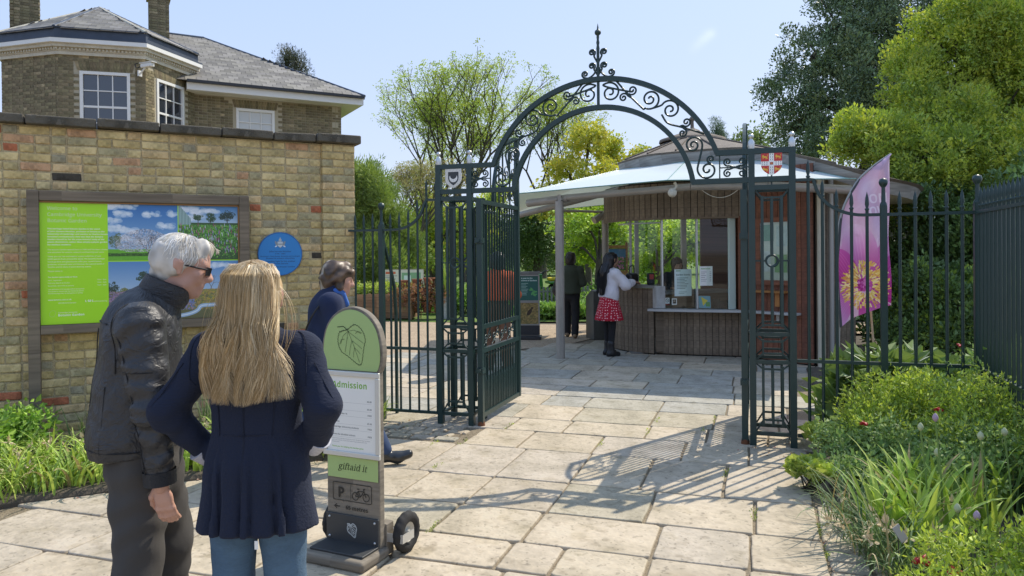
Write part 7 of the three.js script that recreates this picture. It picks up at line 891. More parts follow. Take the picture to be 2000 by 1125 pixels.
// head parts about its centre, facing +z; turned by yaw then pitch
function headParts(c, yaw, pitch, s = 1) {
  const T = (x, y, z) => V(x * s, y * s, z * s).applyAxisAngle(V(1, 0, 0), pitch).applyAxisAngle(V(0, 1, 0), yaw).add(c);
  const cp = (a, b, ra, rb) => cap(T(...a), T(...b), ra * s, rb * s);
  return { T, parts: [cp([0, 0.03, -0.03], [0, 0.035, 0.025], 0.083, 0.078), cp([0, -0.035, 0.035], [0, -0.075, 0.055], 0.058, 0.04), cp([-0.03, -0.06, 0.03], [0.03, -0.06, 0.03], 0.038, 0.038), cp([0, 0.012, 0.098], [0, -0.02, 0.118], 0.010, 0.014), cp([-0.012, -0.026, 0.104], [0.012, -0.026, 0.104], 0.009, 0.009), cp([-0.018, -0.052, 0.092], [0.018, -0.052, 0.092], 0.0085, 0.0085), cp([-0.016, -0.062, 0.09], [0.016, -0.062, 0.09], 0.008, 0.008), cp([0, -0.09, 0.078], [0, -0.092, 0.07], 0.02, 0.022), cp([-0.04, 0.03, 0.082], [0.04, 0.03, 0.082], 0.012, 0.012), cp([-0.046, -0.012, 0.07], [-0.04, -0.03, 0.072], 0.022, 0.02), cp([0.046, -0.012, 0.07], [0.04, -0.03, 0.072], 0.022, 0.02)], ears: [-1, 1].map(e => [cp([e * 0.082, 0.018, -0.008], [e * 0.084, -0.022, 0.0], 0.014, 0.009), cp([e * 0.09, 0.022, -0.018], [e * 0.088, 0.0, -0.02], 0.008, 0.007)]).flat() };
}
// hand: wrist, direction of the fingers, back-of-hand normal, curl in radians, side = where the thumb lies
function handParts(w, dir, nrm, curl, side, s = 1) {
  dir = dir.clone().normalize(); const t = dir.clone().cross(nrm).normalize().multiplyScalar(side); nrm = nrm.clone().normalize(); const P = (a, b, c) => w.clone().addScaledVector(dir, a * s).addScaledVector(t, b * s).addScaledVector(nrm, c * s), out = [];
  out.push(cap(P(0, 0, 0), P(0.045, 0, 0), 0.026 * s, 0.03 * s, nrm, 0.6)); for (const b of [-0.024, -0.008, 0.008, 0.024]) out.push(cap(P(0.035, b * 0.8, 0), P(0.082, b, 0.002), 0.013 * s, 0.0105 * s));
  [[-0.027, 0.060], [-0.009, 0.076], [0.009, 0.082], [0.027, 0.072]].forEach(([b, L]) => { let p = P(0.082, b, 0.002), a = curl * 0.5; for (const [f, r0, r1] of [[0.45, 0.0098, 0.009], [0.3, 0.009, 0.0082], [0.25, 0.0082, 0.007]]) { const d = dir.clone().multiplyScalar(Math.cos(a)).addScaledVector(nrm, -Math.sin(a)), q = p.clone().addScaledVector(d, L * f * s); out.push(cap(p, q, r0 * s, r1 * s)); p = q; a += curl * 0.6; } });
  const th = [P(0.012, 0.026, -0.006), P(0.04, 0.05, -0.016), P(0.066, 0.056, -0.024), P(0.088, 0.052, -0.03)]; for (let i = 0; i < 3; i++) out.push(cap(th[i], th[i + 1], (0.0135 - i * 0.0015) * s, (0.012 - i * 0.0015) * s)); return out;
}
const skinM = (c) => phys(lin(...c), 0.5, { bumpMap: rep(bumpy, 6), bumpScale: 0.0008 });
const SKIN = skinM([0.52, 0.29, 0.21]), SKIN2 = skinM([0.44, 0.25, 0.17]), SKIN3 = skinM([0.30, 0.17, 0.11]);
const cloth = (c, rough = 0.9, more = {}) => phys(lin(...c), rough, { sheen: 0.4, sheenRoughness: 0.6, bumpMap: rep(grain, 9), bumpScale: 0.0012, ...more });
// hair strands: thin tapered ribbons along given curves
function strands(list, w, cols, R) {
  const pos = [], col = [], nrm = []; for (const pts of list) { const c = cols[Math.floor(R() * cols.length)], s = 0.75 + R() * 0.5, ww = w * (0.6 + R() * 0.8), cv = new THREE.CatmullRomCurve3(pts), n = 12, rings = []; for (let i = 0; i <= n; i++) { const p = cv.getPoint(i / n), t = cv.getTangent(i / n), u = V(-t.y, t.x, t.z * 0.2).cross(t).normalize(), v = t.clone().cross(u), r = ww * (i === n ? 0.15 : Math.min(1, 0.5 + i / n) * (1 - 0.6 * Math.pow(i / n, 3))); rings.push([0, 1, 2].map(k => { const a = k * 2.094; return p.clone().addScaledVector(u, Math.cos(a) * r).addScaledVector(v, Math.sin(a) * r * 0.7); })); } for (let i = 0; i < n; i++) for (let k = 0; k < 3; k++) { const a = rings[i][k], b = rings[i][(k + 1) % 3], d = rings[i + 1][k], e = rings[i + 1][(k + 1) % 3]; for (const q of [a, b, e, a, e, d]) { pos.push(q.x, q.y, q.z); col.push(c[0] * s, c[1] * s, c[2] * s); } } }
  const g = new THREE.BufferGeometry(); g.setAttribute('position', new THREE.Float32BufferAttribute(pos, 3)); g.setAttribute('color', new THREE.Float32BufferAttribute(col, 3)); g.computeVertexNormals(); return g;
}
const fold = (amp, f, sy = 0.5) => p => amp * (noise3(p.x * f, p.y * f * sy, p.z * f) + 0.5 * noise3(p.x * f * 2.3, p.y * f * 1.6, p.z * f * 2.3)) * 1.0;
const J = (o) => { const d = { neck: [0, 1.42, 0.0], chest: [0, 1.27, 0], waist: [0, 1.06, 0], hips: [0, 0.92, 0], sL: [0.175, 1.36, 0], sR: [-0.175, 1.36, 0], eL: [0.235, 1.09, -0.03], eR: [-0.235, 1.09, -0.03], wL: [0.245, 0.86, 0.05], wR: [-0.245, 0.86, 0.05], hL: [0.09, 0.88, 0], hR: [-0.09, 0.88, 0], kL: [0.1, 0.48, 0.02], kR: [-0.1, 0.48, 0.02], aL: [0.1, 0.085, -0.02], aR: [-0.1, 0.085, -0.02], head: [0, 1.575, 0.025], ...o }; for (const k in d) if (Array.isArray(d[k])) d[k] = V(...d[k]); return d; };
function bodyParts(j, w = 1) { return [cap(j.chest, j.waist, 0.135 * w, 0.115 * w, FRONT, 0.72), cap(j.waist, j.hips, 0.115 * w, 0.14 * w, FRONT, 0.75), cap(j.sL, j.sR, 0.055, 0.055), cap(j.chest, j.neck, 0.1 * w, 0.048), cap(j.neck, j.head, 0.05, 0.05), ...['L', 'R'].flatMap(s => [cap(j['s' + s], j['e' + s], 0.05 * w, 0.04 * w), cap(j['e' + s], j['w' + s], 0.04 * w, 0.027), cap(j['h' + s], j['k' + s], 0.08 * w, 0.056 * w), cap(j['k' + s], j['a' + s], 0.056 * w, 0.04)])]; }
function person(label, pos, turn, o) {
  const g = thing('person', label, 'person', pos, turn), j = o.j, cell = o.cell || 0.016, h = headParts(j.head, o.yaw || 0, o.pitch || 0, o.headScale || 1);
  const hands = ['L', 'R'].flatMap(s => o['hand' + s] ? handParts(j['w' + s], o['hand' + s][0], o['hand' + s][1], o['hand' + s][2], s === 'L' ? (o.thumb ?? 1) : -(o.thumb ?? 1)) : []);
  const geos = [sdfGeo(bodyParts(j, o.build || 1), cell, { k: 0.04 }), sdfGeo([...h.parts, ...h.ears, cap(j.neck.clone().lerp(j.head, 0.3), j.head, 0.05, 0.055)], o.fine || 0.008, { k: 0.02 })]; if (hands.length) geos.push(sdfGeo([...hands], o.fineHand || 0.005, { k: 0.008 }));
  mesh('body', geos, o.skin || SKIN, g); for (const e of [-1, 1]) { const c = new THREE.SphereGeometry(0.0115, 10, 8); const p = h.T(e * 0.031, 0.008, 0.083); c.translate(p.x, p.y, p.z); mesh('eye', c, M.eye || (M.eye = phys(lin(0.05, 0.04, 0.035), 0.15)), g); }
  return { g, h, j, cell };
}
const shoe = (a, dir, L = 0.25, s = 1) => { const d = dir.clone().normalize(), T = (f, y, w) => V(a.x + d.x * f, y, a.z + d.z * f); return [cap(T(-0.05, 0.045), T(0.04, 0.045), 0.04 * s, 0.042 * s), cap(T(0.03, 0.04), T(L - 0.1, 0.034), 0.042 * s, 0.036 * s), cap(V(a.x, a.y + 0.02, a.z), T(0.0, 0.06), 0.042 * s, 0.045 * s)]; };
// ---------------------------------------------------------------- man in leather jacket
{
  const j = J({ neck: [0, 1.47, 0.055], chest: [0, 1.29, -0.005], waist: [0, 1.08, -0.03], hips: [0, 0.93, -0.02], sL: [0.19, 1.385, 0.0], sR: [-0.19, 1.375, -0.02], eR: [-0.25, 1.08, 0.03], wR: [-0.235, 0.80, 0.05], eL: [0.25, 1.12, 0.06], wL: [0.17, 1.17, 0.26], hL: [0.095, 0.88, 0.0], hR: [-0.095, 0.88, -0.03], kL: [0.11, 0.48, 0.06], kR: [-0.12, 0.47, -0.04], aL: [0.11, 0.085, 0.04], aR: [-0.14, 0.085, -0.1], head: [0, 1.585, 0.115] });
  const p = person('white haired man in black leather jacket and sunglasses, leaning toward the welcome board', V(-1.40, -0.02, -2.84), 112 * RAD, { j, cell: 0.012, fine: 0.0045, yaw: 0.0, pitch: 0.28, headScale: 0.95, handR: [V(0.12, -1, 0.16), V(-0.9, 0, -0.4), 0.6], handL: [V(-0.5, 0.2, 0.8), V(0.4, 0.8, 0), 0.7], fineHand: 0.004, skin: SKIN, thumb: -1 });
  const g = p.g, T = p.h.T;
  const leather = phys(lin(0.028, 0.028, 0.03), 0.5, { bumpMap: rep(creaseTex, 3.6, 2.6), bumpScale: 0.006 });
  const wr = q => fold(0.0055, 13, 0.7)(q) + 0.004 * Math.sin(q.y * 75 + 6 * noise3(q.x * 9, q.y * 6, q.z * 9)) * sstep(0.19, 0.25, Math.abs(q.x)) + 0.003 * noise3(q.x * 40, q.y * 30, q.z * 40);
  const jp = [cap(V(0, 1.31, -0.03), V(0, 1.1, -0.045), 0.2, 0.192, FRONT, 0.72), cap(V(0, 1.1, -0.045), V(0, 0.95, -0.055), 0.192, 0.212, FRONT, 0.78), cap(j.sL, j.sR, 0.08, 0.08), cap(V(0, 1.36, -0.02), V(0, 1.47, 0.045), 0.125, 0.08), cap(j.sR, j.eR, 0.08, 0.066), cap(j.sL, j.eL, 0.08, 0.066), cap(j.eL, j.wL, 0.064, 0.05)];
  const jk = mesh('jacket', sdfGeo(jp, 0.0085, { k: 0.03, bump: wr, cuts: [{ p: V(0, 0.9, 0), n: V(0, -1, 0.1) }], minus: [cap(V(0, 1.5, 0.07), V(0, 1.7, 0.12), 0.066)] }), leather, g);
  const sp = [cap(j.sR, j.eR, 0.081, 0.068), cap(j.eR, V(-0.236, 0.845, 0.045), 0.066, 0.051)]; mesh('sleeve', sdfGeo(sp, 0.0085, { k: 0.03, bump: q => wr(q) + 0.004 * Math.sin(q.y * 95 + 5 * noise3(q.x * 12, q.y * 7, q.z * 12)) * sstep(1.2, 1.08, q.y), cuts: [{ p: V(-0.236, 0.818, 0.045), n: V(0, -1, 0) }] }), leather, jk);
  const seamJ = (rays, r = 0.0022) => mesh('seam', seamOn(jp, 0.03, rays, r, 0.0025), leather, jk);
  seamJ(lineRays([-0.10, 1.40, -0.03], [-0.14, 1.22, -0.04], [-0.75, 0.75, -0.35], [-0.55, -0.2, -0.85], 12)); seamJ(lineRays([0, 1.36, -0.02], [-0.1, 1.36, -0.02], [0, 0.2, -1], [-0.25, 0.2, -1], 10)); seamJ(lineRays([0, 1.36, -0.03], [0, 0.93, -0.05], [0, 0, -1], [0, 0, -1], 14)); seamJ(lineRays([-0.02, 1.16, -0.04], [-0.02, 0.92, -0.05], [-0.8, 0, -0.55], [-0.8, 0, -0.55], 12)); seamJ(lineRays([-0.05, 0.925, -0.05], [0.05, 0.925, -0.05], [-1, 0, 0.5], [0.6, 0, -1], 20)); seamJ(lineRays([-0.195, 1.34, -0.015], [-0.25, 1.08, 0.03], [-0.6, 0.1, -0.8], [-0.5, 0, -0.85], 12)); mesh('seam', seamOn(sp, 0.03, lineRays([-0.25, 1.08, 0.03], [-0.236, 0.85, 0.045], [-0.5, 0, -0.85], [-0.6, 0, -0.8], 10), 0.0022, 0.003), leather, jk); seamJ(lineRays([-0.215, 1.22, 0.005], [-0.215, 1.22, 0.005], [-1, 0, 0.5], [-0.3, 0, -1], 10)); 
  const col = new THREE.LatheGeometry([[0.084, 0], [0.09, 0.03], [0.085, 0.075], [0.081, 0.08], [0.077, 0.072], [0.076, 0]].map(([a, b]) => new THREE.Vector2(a, b)), 36); col.scale(1, 1, 1.05); col.rotateX(0.42); col.translate(0, 1.455, 0.04); mesh('collar', col, leather, jk);
  const cuff = new THREE.CylinderGeometry(0.0565, 0.0555, 0.05, 24, 1, true); cuff.rotateX(-0.06); cuff.translate(-0.236, 0.838, 0.0455); mesh('cuff', cuff, leather, jk); mesh('zip_pull', rbox(0.006, 0.03, 0.006, 0.002, -0.2, 0.85, 0.0), M.silver, jk);
  mesh('trousers', sdfGeo([cap(j.hips, V(0, 0.86, -0.03), 0.165, 0.165, FRONT, 0.8), cap(j.hL, j.kL, 0.105, 0.08), cap(j.kL, V(0.11, 0.1, 0.03), 0.08, 0.07), cap(j.hR, j.kR, 0.108, 0.083), cap(j.kR, V(-0.14, 0.1, -0.1), 0.083, 0.07)], 0.012, { k: 0.03, bump: q => fold(0.006, 14, 0.5)(q) + 0.004 * Math.sin(q.y * 60 + 5 * noise3(q.x * 8, q.y * 5, q.z * 8)), cuts: [{ p: V(0, 0.03, 0), n: V(0, -1, 0) }] }), cloth([0.055, 0.05, 0.045]), g);
  mesh('shoe', sdfGeo(shoe(j.aL, V(0.1, 0, 1)), 0.012), M.black, g); mesh('shoe', sdfGeo(shoe(j.aR, V(-0.15, 0, 1)), 0.012), M.black, g);
  // white hair: cap with waves and loose strands
  const S = 0.95, hc = (a, b, r0, r1) => cap(T(...a), T(...b), r0 * S, r1 * S), R = rng(14);
  const hairParts = [hc([0, 0.042, -0.036], [0, 0.05, 0.012], 0.087, 0.08), hc([0, 0.0, -0.05], [0, -0.03, -0.05], 0.074, 0.062), hc([-0.02, 0.10, 0.06], [0.03, 0.095, 0.075], 0.032, 0.026), hc([-0.055, 0.03, 0.0], [-0.06, 0.0, -0.01], 0.036, 0.028), hc([0.055, 0.03, 0.0], [0.06, 0.0, -0.01], 0.036, 0.028)];
  const inv = q => q.clone().sub(j.head).applyAxisAngle(V(0, 1, 0), 0).applyAxisAngle(V(1, 0, 0), -0.28).multiplyScalar(1 / S);
  const hg = sdfGeo(hairParts, 0.005, { k: 0.025, bump: q => { const l = inv(q); return 0.005 * Math.sin(l.z * 70 + 5 * noise3(l.x * 18, l.y * 14, l.z * 10)) * 0.7 + 0.004 * noise3(l.x * 60, l.y * 30, l.z * 60); }, cuts: [{ p: T(0, -0.078, -0.06), n: V(0, -1, 0) }] });
  const hair = mesh('hair', paint(hg, q => { const k = 0.8 + 0.25 * noise3(q.x * 50, q.y * 25, q.z * 50) + 0.12 * noise3(q.x * 12, q.y * 9, q.z * 12); return [0.70 * k, 0.65 * k, 0.57 * k]; }), vcol(0.55), g);
  const st = []; for (let i = 0; i < 420; i++) { const az = (R() * 2 - 1) * 2.6, e0 = 0.35 + R() * 1.2; const pt = (az, el, r) => { const x = Math.sin(az) * Math.cos(el), y = Math.sin(el), z = -Math.cos(az) * Math.cos(el); return T(x * (0.084 + r), 0.04 + y * (0.09 + r), -0.012 + z * (0.106 + r)); }; const r = 0.002 + R() * 0.006; st.push([pt(az, e0, r), pt(az * 1.04, e0 - 0.25, r + 0.003), pt(az * 1.06, e0 - 0.5, r + 0.001), pt(az * 1.05 + 0.05, e0 - 0.7, r + R() * 0.006)].filter(q => inv(q).y > -0.07)); } for (let i = 0; i < 40; i++) { const x = (R() - 0.5) * 0.09; st.push([T(x, 0.12, 0.03), T(x + 0.01, 0.128, 0.075), T(x + 0.012, 0.11, 0.105), T(x + 0.012, 0.085 + R() * 0.02, 0.116 + R() * 0.012)]); }
  mesh('hair_strands', strands(st.filter(a => a.length > 2), 0.0016, [[0.78, 0.73, 0.64], [0.66, 0.6, 0.5], [0.85, 0.82, 0.76]], R), vcol(0.5), hair, 'stuff');
  // sunglasses
  const gl = mesh('glasses', [-1, 1].map(e => { const q = rbox(0.052, 0.036, 0.006, 0.003); q.rotateY(e * 0.3); const l = q.attributes.position; const o = V(0, 0, 0); for (let i = 0; i < l.count; i++) { o.fromBufferAttribute(l, i); const w = T(o.x + e * 0.034, o.y + 0.008, o.z + 0.106); l.setXYZ(i, w.x, w.y, w.z); } q.computeVertexNormals(); return q; }), phys(lin(0.012, 0.01, 0.012), 0.08), g);
  for (const e of [-1, 1]) mesh('temple_arm', bar(T(e * 0.062, 0.016, 0.098), T(e * 0.088, 0.012, -0.012), 0.0032, 6), M.black, gl);
}
// ---------------------------------------------------------------- blonde woman in navy coat
{
  const j = J({ neck: [0, 1.335, 0.0], chest: [0, 1.19, 0], waist: [0, 1.0, 0], hips: [0, 0.86, 0], sL: [0.165, 1.275, 0], sR: [-0.165, 1.275, 0.0], eL: [0.30, 1.075, -0.06], eR: [-0.255, 1.09, -0.06], wL: [0.19, 0.905, 0.045], wR: [-0.192, 0.945, 0.045], hL: [0.085, 0.82, 0], hR: [-0.085, 0.82, 0], kL: [0.095, 0.45, 0.01], kR: [-0.09, 0.45, 0.02], aL: [0.1, 0.08, -0.02], aR: [-0.1, 0.08, 0.0], head: [0, 1.465, 0.02] });
  const p = person('long haired blonde woman in a pleated navy coat and jeans, hands on her hips', V(-0.92, -0.015, -2.64), Math.PI - 0.02, { j, cell: 0.012, fine: 0.007, pitch: 0.1, headScale: 0.98, build: 0.92, handL: [V(-0.75, -0.55, 0.3), V(0.6, 0.2, -0.6), 0.5], handR: [V(0.75, -0.55, 0.3), V(-0.6, 0.2, -0.6), 0.5], fineHand: 0.0045, skin: SKIN, thumb: -1 });
  const g = p.g, R = rng(88);
  const navy = cloth([0.008, 0.013, 0.032], 0.95, { sheen: 0.4, sheenColor: lin(0.12, 0.16, 0.3), bumpMap: rep(weaveTex, 5), bumpScale: 0.0025 });
  const pleat = q => { const a = Math.atan2(q.x, -q.z), f = sstep(1.0, 0.86, q.y); let d = 0; for (const [c, w] of [[-0.72, 1], [0, 1], [0.72, 1], [-0.14, -1], [0.58, -1], [-0.86, -1]]) { const t = (a - c) * w; d += t > 0 && t < 0.22 ? 0.03 * (1 - t / 0.22) * (1 - t / 0.22) : 0; } return d * f * (0.5 + 0.5 * sstep(0.95, 0.7, q.y)) + fold(0.0045, 9, 0.4)(q); };
  const cp = [cap(V(0, 1.2, 0), V(0, 1.0, 0), 0.172, 0.148, FRONT, 0.78), cap(V(0, 1.0, 0), V(0, 0.86, -0.005), 0.148, 0.178, FRONT, 0.82), cap(V(0, 0.86, -0.005), V(0, 0.60, -0.005), 0.178, 0.222, FRONT, 0.8), cap(j.sL, j.sR, 0.072, 0.072), cap(V(0, 1.24, -0.01), V(0, 1.35, 0.0), 0.12, 0.07), cap(j.sL, j.eL, 0.068, 0.058), cap(j.eL, V(0.205, 0.925, 0.03), 0.057, 0.048), cap(j.sR, j.eR, 0.068, 0.058), cap(j.eR, V(-0.207, 0.963, 0.03), 0.057, 0.048)];
  const coat = mesh('coat', sdfGeo(cp, 0.0085, { k: 0.03, bump: q => pleat(q) + 0.003 * Math.sin(q.y * 60 + 5 * noise3(q.x * 7, q.y * 5, q.z * 7)) * sstep(0.2, 0.26, Math.abs(q.x)), cuts: [{ p: V(0, 0.655, 0), n: V(0, -1, -0.06) }] }), navy, g);
  const seamC = (rays, r = 0.002) => mesh('seam', seamOn(cp, 0.03, rays, r, 0.002), navy, coat);
  seamC(lineRays([0, 1.28, 0], [0, 1.0, 0], [0, 0, -1], [0, 0, -1], 10)); for (const e of [-1, 1]) { seamC(lineRays([e * 0.08, 1.24, 0], [e * 0.07, 1.0, 0], [e * 0.3, 0, -1], [e * 0.2, 0, -1], 10)); seamC(lineRays([e * 0.12, 1.3, 0], [e * 0.12, 1.18, 0], [e * 0.6, 0.8, -0.3], [e * 0.8, -0.1, -0.9], 10)); seamC(lineRays([e * 0.2, 1.23, -0.02], [e * 0.29, 1.09, -0.06], [e * 0.5, 0.3, -0.8], [e * 0.5, 0.2, -0.8], 8)); }
  mesh('waist_seam', tube(Array.from({ length: 28 }, (_, i) => { const a = i / 28 * 6.283; return V(0.151 * Math.sin(a), 0.995 - 0.012 * Math.cos(a), 0.122 * Math.cos(a) - 0.002); }), 0.004, 70, 5, true), navy, coat);
  for (const [s, y] of [[1, 0.915], [-1, 0.953]]) { const a = V(s * 0.218, y + 0.012, 0.02), b = V(s * 0.182, y - 0.03, 0.05); mesh('shirt_cuff', bar(a, b, 0.047, 18, 0.04), std(lin(0.6, 0.6, 0.66), 0.8, { map: rep(grain, 3) }), coat); for (let k = 0; k < 2; k++) { const bt = new THREE.SphereGeometry(0.008, 10, 8); bt.translate(s * (0.262 - k * 0.02), y + 0.045 - k * 0.02, -0.02); mesh('button', bt, M.black, coat); } }
  mesh('care_label', box(0.012, 0.028, 0.002, -0.062, 0.655, -0.185), M.white, coat);
  mesh('jeans', sdfGeo([cap(j.hips, V(0, 0.8, 0), 0.15, 0.15, FRONT, 0.8), cap(j.hL, j.kL, 0.096, 0.07), cap(j.kL, V(0.1, 0.08, -0.01), 0.07, 0.055), cap(j.hR, j.kR, 0.096, 0.07), cap(j.kR, V(-0.1, 0.08, 0.0), 0.07, 0.055)], 0.012, { k: 0.02, bump: fold(0.004, 16, 0.5), cuts: [{ p: V(0, 0.03, 0), n: V(0, -1, 0) }] }), cloth([0.085, 0.155, 0.235], 0.9, { map: rep(grain, 2, 5), bumpMap: rep(weaveTex, 5), bumpScale: 0.002 }), g);
  mesh('shoe', sdfGeo(shoe(j.aL, V(0.1, 0, 1), 0.23), 0.012), M.black, g); mesh('shoe', sdfGeo(shoe(j.aR, V(-0.1, 0, 1), 0.23), 0.012), M.black, g);
  // hair: underlying fall plus several hundred strands
  const hp = [cap(V(0, 1.495, -0.01), V(0, 1.505, 0.03), 0.09, 0.086), cap(V(0, 1.46, -0.035), V(0, 1.34, -0.075), 0.09, 0.085, FRONT, 0.7), cap(V(0, 1.36, -0.08), V(0.01, 1.31, -0.095), 0.11, 0.105, FRONT, 0.4)];
  const hair = mesh('hair', paint(sdfGeo(hp, 0.008, { k: 0.04, bump: q => 0.002 * Math.sin(q.x * 160 + 6 * noise3(q.x * 6, q.y * 5, q.z * 6)) }), q => { const k = 0.95 + 0.3 * noise3(q.x * 60, q.y * 4, q.z * 60); return [0.46 * k, 0.32 * k, 0.16 * k]; }), vcol(0.6), g), st = []; for (let i = 0; i < 420; i++) { const z0 = 0.06 - R() * 0.12, e = R() < 0.5 ? -1 : 1, w = 0.5 + R() * 0.5, l = R() * 0.006; st.push([V(e * 0.004, 1.603 + l - z0 * z0 * 4, z0), V(e * 0.045 * w, 1.592 + l - z0 * z0 * 4, z0 - 0.015), V(e * 0.082 * w, 1.56 + l, z0 - 0.035), V(e * 0.1 * w, 1.51 + l - R() * 0.03, z0 * 0.6 - 0.07), V(e * 0.106 * w, 1.40 - R() * 0.12, z0 * 0.4 - 0.115 - l)]); }
  for (let i = 0; i < 3800; i++) {
    const u = (R() * 2 - 1), side = u * 1.5, lift = R() * 0.018, endY = 1.11 + R() * R() * 0.16 + Math.abs(u) * 0.02, lock = Math.floor((u + 1) * 9), amp = 0.008 + hash3(lock, 2, 7) * 0.018 + R() * 0.006, ph = hash3(lock, 5, 1) * 6.28 + R() * 0.9, spread = u * (0.135 + 0.025 * R());
    const top = V(Math.sin(side) * 0.045 * R(), 1.588 + lift * 0.2, 0.015 - R() * 0.02), pts = [top, V(Math.sin(side) * (0.07 + R() * 0.03), 1.578 - R() * 0.022 + lift * 0.4, -0.036 - R() * 0.012 - Math.cos(side) * 0.052), V(Math.sin(side) * 0.101, 1.475 + R() * 0.03, -0.038 - Math.cos(side) * (0.08 + lift))];
    for (let k = 1; k <= 6; k++) { const f = k / 6, y = mixf(1.46, endY, f), w = mixf(Math.sin(side) * 0.1, spread, f); const back = mixf(-0.04 - Math.cos(side) * 0.078, -0.10 - Math.sqrt(Math.max(0, 1 - (w / 0.15) ** 2)) * mixf(0.045, 0.05, f), sstep(0, 0.5, f)); pts.push(V(w + amp * Math.sin(f * 8 + ph) * f, y, back - lift - 0.004 - 0.008 * Math.cos(f * 8 + ph) * f)); }
    st.push(pts);
  }
  for (let i = 0; i < 16; i++) { const s = R() < 0.6 ? -1 : 1, a = R(); st.push([V(s * 0.05, 1.56, -0.03), V(s * (0.11 + 0.03 * a), 1.47, -0.05), V(s * (0.125 + 0.04 * a), 1.36, -0.07), V(s * (0.10 + 0.05 * R()), 1.25, -0.10)]); }
  mesh('hair_strands', strands(st, 0.0011, [[0.62, 0.47, 0.27], [0.46, 0.32, 0.16], [0.72, 0.59, 0.38], [0.38, 0.26, 0.13], [0.55, 0.40, 0.21], [0.67, 0.53, 0.33], [0.78, 0.66, 0.46]], R), vcol(0.42), hair, 'stuff');
}
// ---------------------------------------------------------------- woman in navy coat walking behind the sign
{
  const j = J({ neck: [0, 1.32, 0.03], chest: [0, 1.17, 0], waist: [0, 0.99, -0.01], hips: [0, 0.85, -0.01], sL: [0.16, 1.25, 0.01], sR: [-0.16, 1.25, 0.01], eL: [0.21, 1.0, -0.06], eR: [-0.21, 1.0, 0.05], wL: [0.2, 0.82, 0.05], wR: [-0.19, 0.85, 0.2], hL: [0.085, 0.82, 0], hR: [-0.085, 0.82, 0], kL: [0.09, 0.47, -0.08], kR: [-0.09, 0.46, 0.24], aL: [0.09, 0.13, -0.33], aR: [-0.09, 0.12, 0.40], head: [0, 1.425, 0.07] });
  const p = person('brown haired woman in a long navy coat striding past behind the admission sign', V(-1.40, 0, -5.62), 104 * RAD, { j, cell: 0.018, fine: 0.007, pitch: 0.2, yaw: 0.05, headScale: 1.0, build: 0.95, handR: [V(0, -1, 0.4), V(-1, 0, 0), 0.5], skin: SKIN }), g = p.g, T = p.h.T, navy = cloth([0.013, 0.022, 0.06], 0.95, { sheen: 0.5, sheenColor: lin(0.12, 0.16, 0.3) });
  const coat = mesh('coat', sdfGeo([cap(V(0, 1.17, -0.01), V(0, 0.98, -0.01), 0.185, 0.18, FRONT, 0.8), cap(V(0, 0.98, -0.01), V(0, 0.6, -0.02), 0.185, 0.25, FRONT, 0.85), cap(j.sL, j.sR, 0.08, 0.08), cap(V(0, 1.22, 0), V(0, 1.34, 0.035), 0.115, 0.08), cap(j.sL, j.eL, 0.08, 0.068), cap(j.eL, j.wL, 0.066, 0.055), cap(j.sR, j.eR, 0.08, 0.068), cap(j.eR, V(-0.192, 0.875, 0.17), 0.066, 0.055)], 0.013, { k: 0.04, bump: fold(0.006, 9, 0.5), cuts: [{ p: V(0, 0.63, 0), n: V(0, -1, 0) }] }), navy, g);
  mesh('scarf', sdfGeo([cap(V(-0.05, 1.33, 0.06), V(0.05, 1.33, 0.06), 0.045, 0.045), cap(V(-0.03, 1.31, 0.1), V(-0.03, 1.24, 0.13), 0.03, 0.025)], 0.01, { bump: fold(0.006, 30) }), cloth([0.05, 0.14, 0.42]), g); mesh('bag_strap', tube([V(-0.13, 1.33, 0.02), V(-0.2, 1.2, -0.1), V(-0.14, 1.05, -0.17), V(0.0, 0.9, -0.19)], 0.008, 20, 6), M.black, g);
  mesh('jeans', sdfGeo([cap(j.hL, j.kL, 0.095, 0.07), cap(j.kL, j.aL, 0.07, 0.055), cap(j.hR, j.kR, 0.095, 0.07), cap(j.kR, j.aR, 0.07, 0.058)], 0.014, { k: 0.02, bump: fold(0.005, 14) }), cloth([0.03, 0.055, 0.12]), g);
  mesh('shoe', sdfGeo([cap(V(-0.09, 0.08, 0.36), V(-0.09, 0.055, 0.5), 0.045, 0.042), cap(V(-0.09, 0.055, 0.5), V(-0.09, 0.075, 0.585), 0.042, 0.034), cap(V(-0.09, 0.14, 0.40), V(-0.09, 0.07, 0.38), 0.045, 0.045)], 0.009), phys(lin(0.014, 0.014, 0.015), 0.3, { clearcoat: 0.4 }), g); mesh('shoe', sdfGeo([cap(V(0.09, 0.13, -0.38), V(0.09, 0.05, -0.24), 0.045, 0.035)], 0.012), M.black, g);
  const hh = sdfGeo([cap(T(0, 0.05, -0.04), T(0, 0.05, 0.02), 0.095, 0.088), cap(T(0, -0.01, -0.055), T(0, -0.075, -0.05), 0.088, 0.068), cap(T(-0.07, 0.02, 0.0), T(-0.078, -0.055, 0.02), 0.035, 0.025), cap(T(0.07, 0.02, 0.0), T(0.078, -0.055, 0.02), 0.035, 0.025), cap(T(0.0, 0.095, 0.05), T(0, 0.07, 0.075), 0.04, 0.03)], 0.006, { k: 0.03, bump: q => 0.005 * Math.sin(q.y * 60 + 7 * noise3(q.x * 14, q.y * 8, q.z * 14)) }); mesh('hair', paint(hh, q => { const k = 0.7 + 0.5 * noise3(q.x * 40, q.y * 40, q.z * 25), w = sstep(0.35, 0.6, noise3(q.x * 22, q.y * 5 + 3, q.z * 22)); return [0.14 * k + 0.3 * w, 0.085 * k + 0.27 * w, 0.05 * k + 0.22 * w]; }), vcol(0.45), g);
}
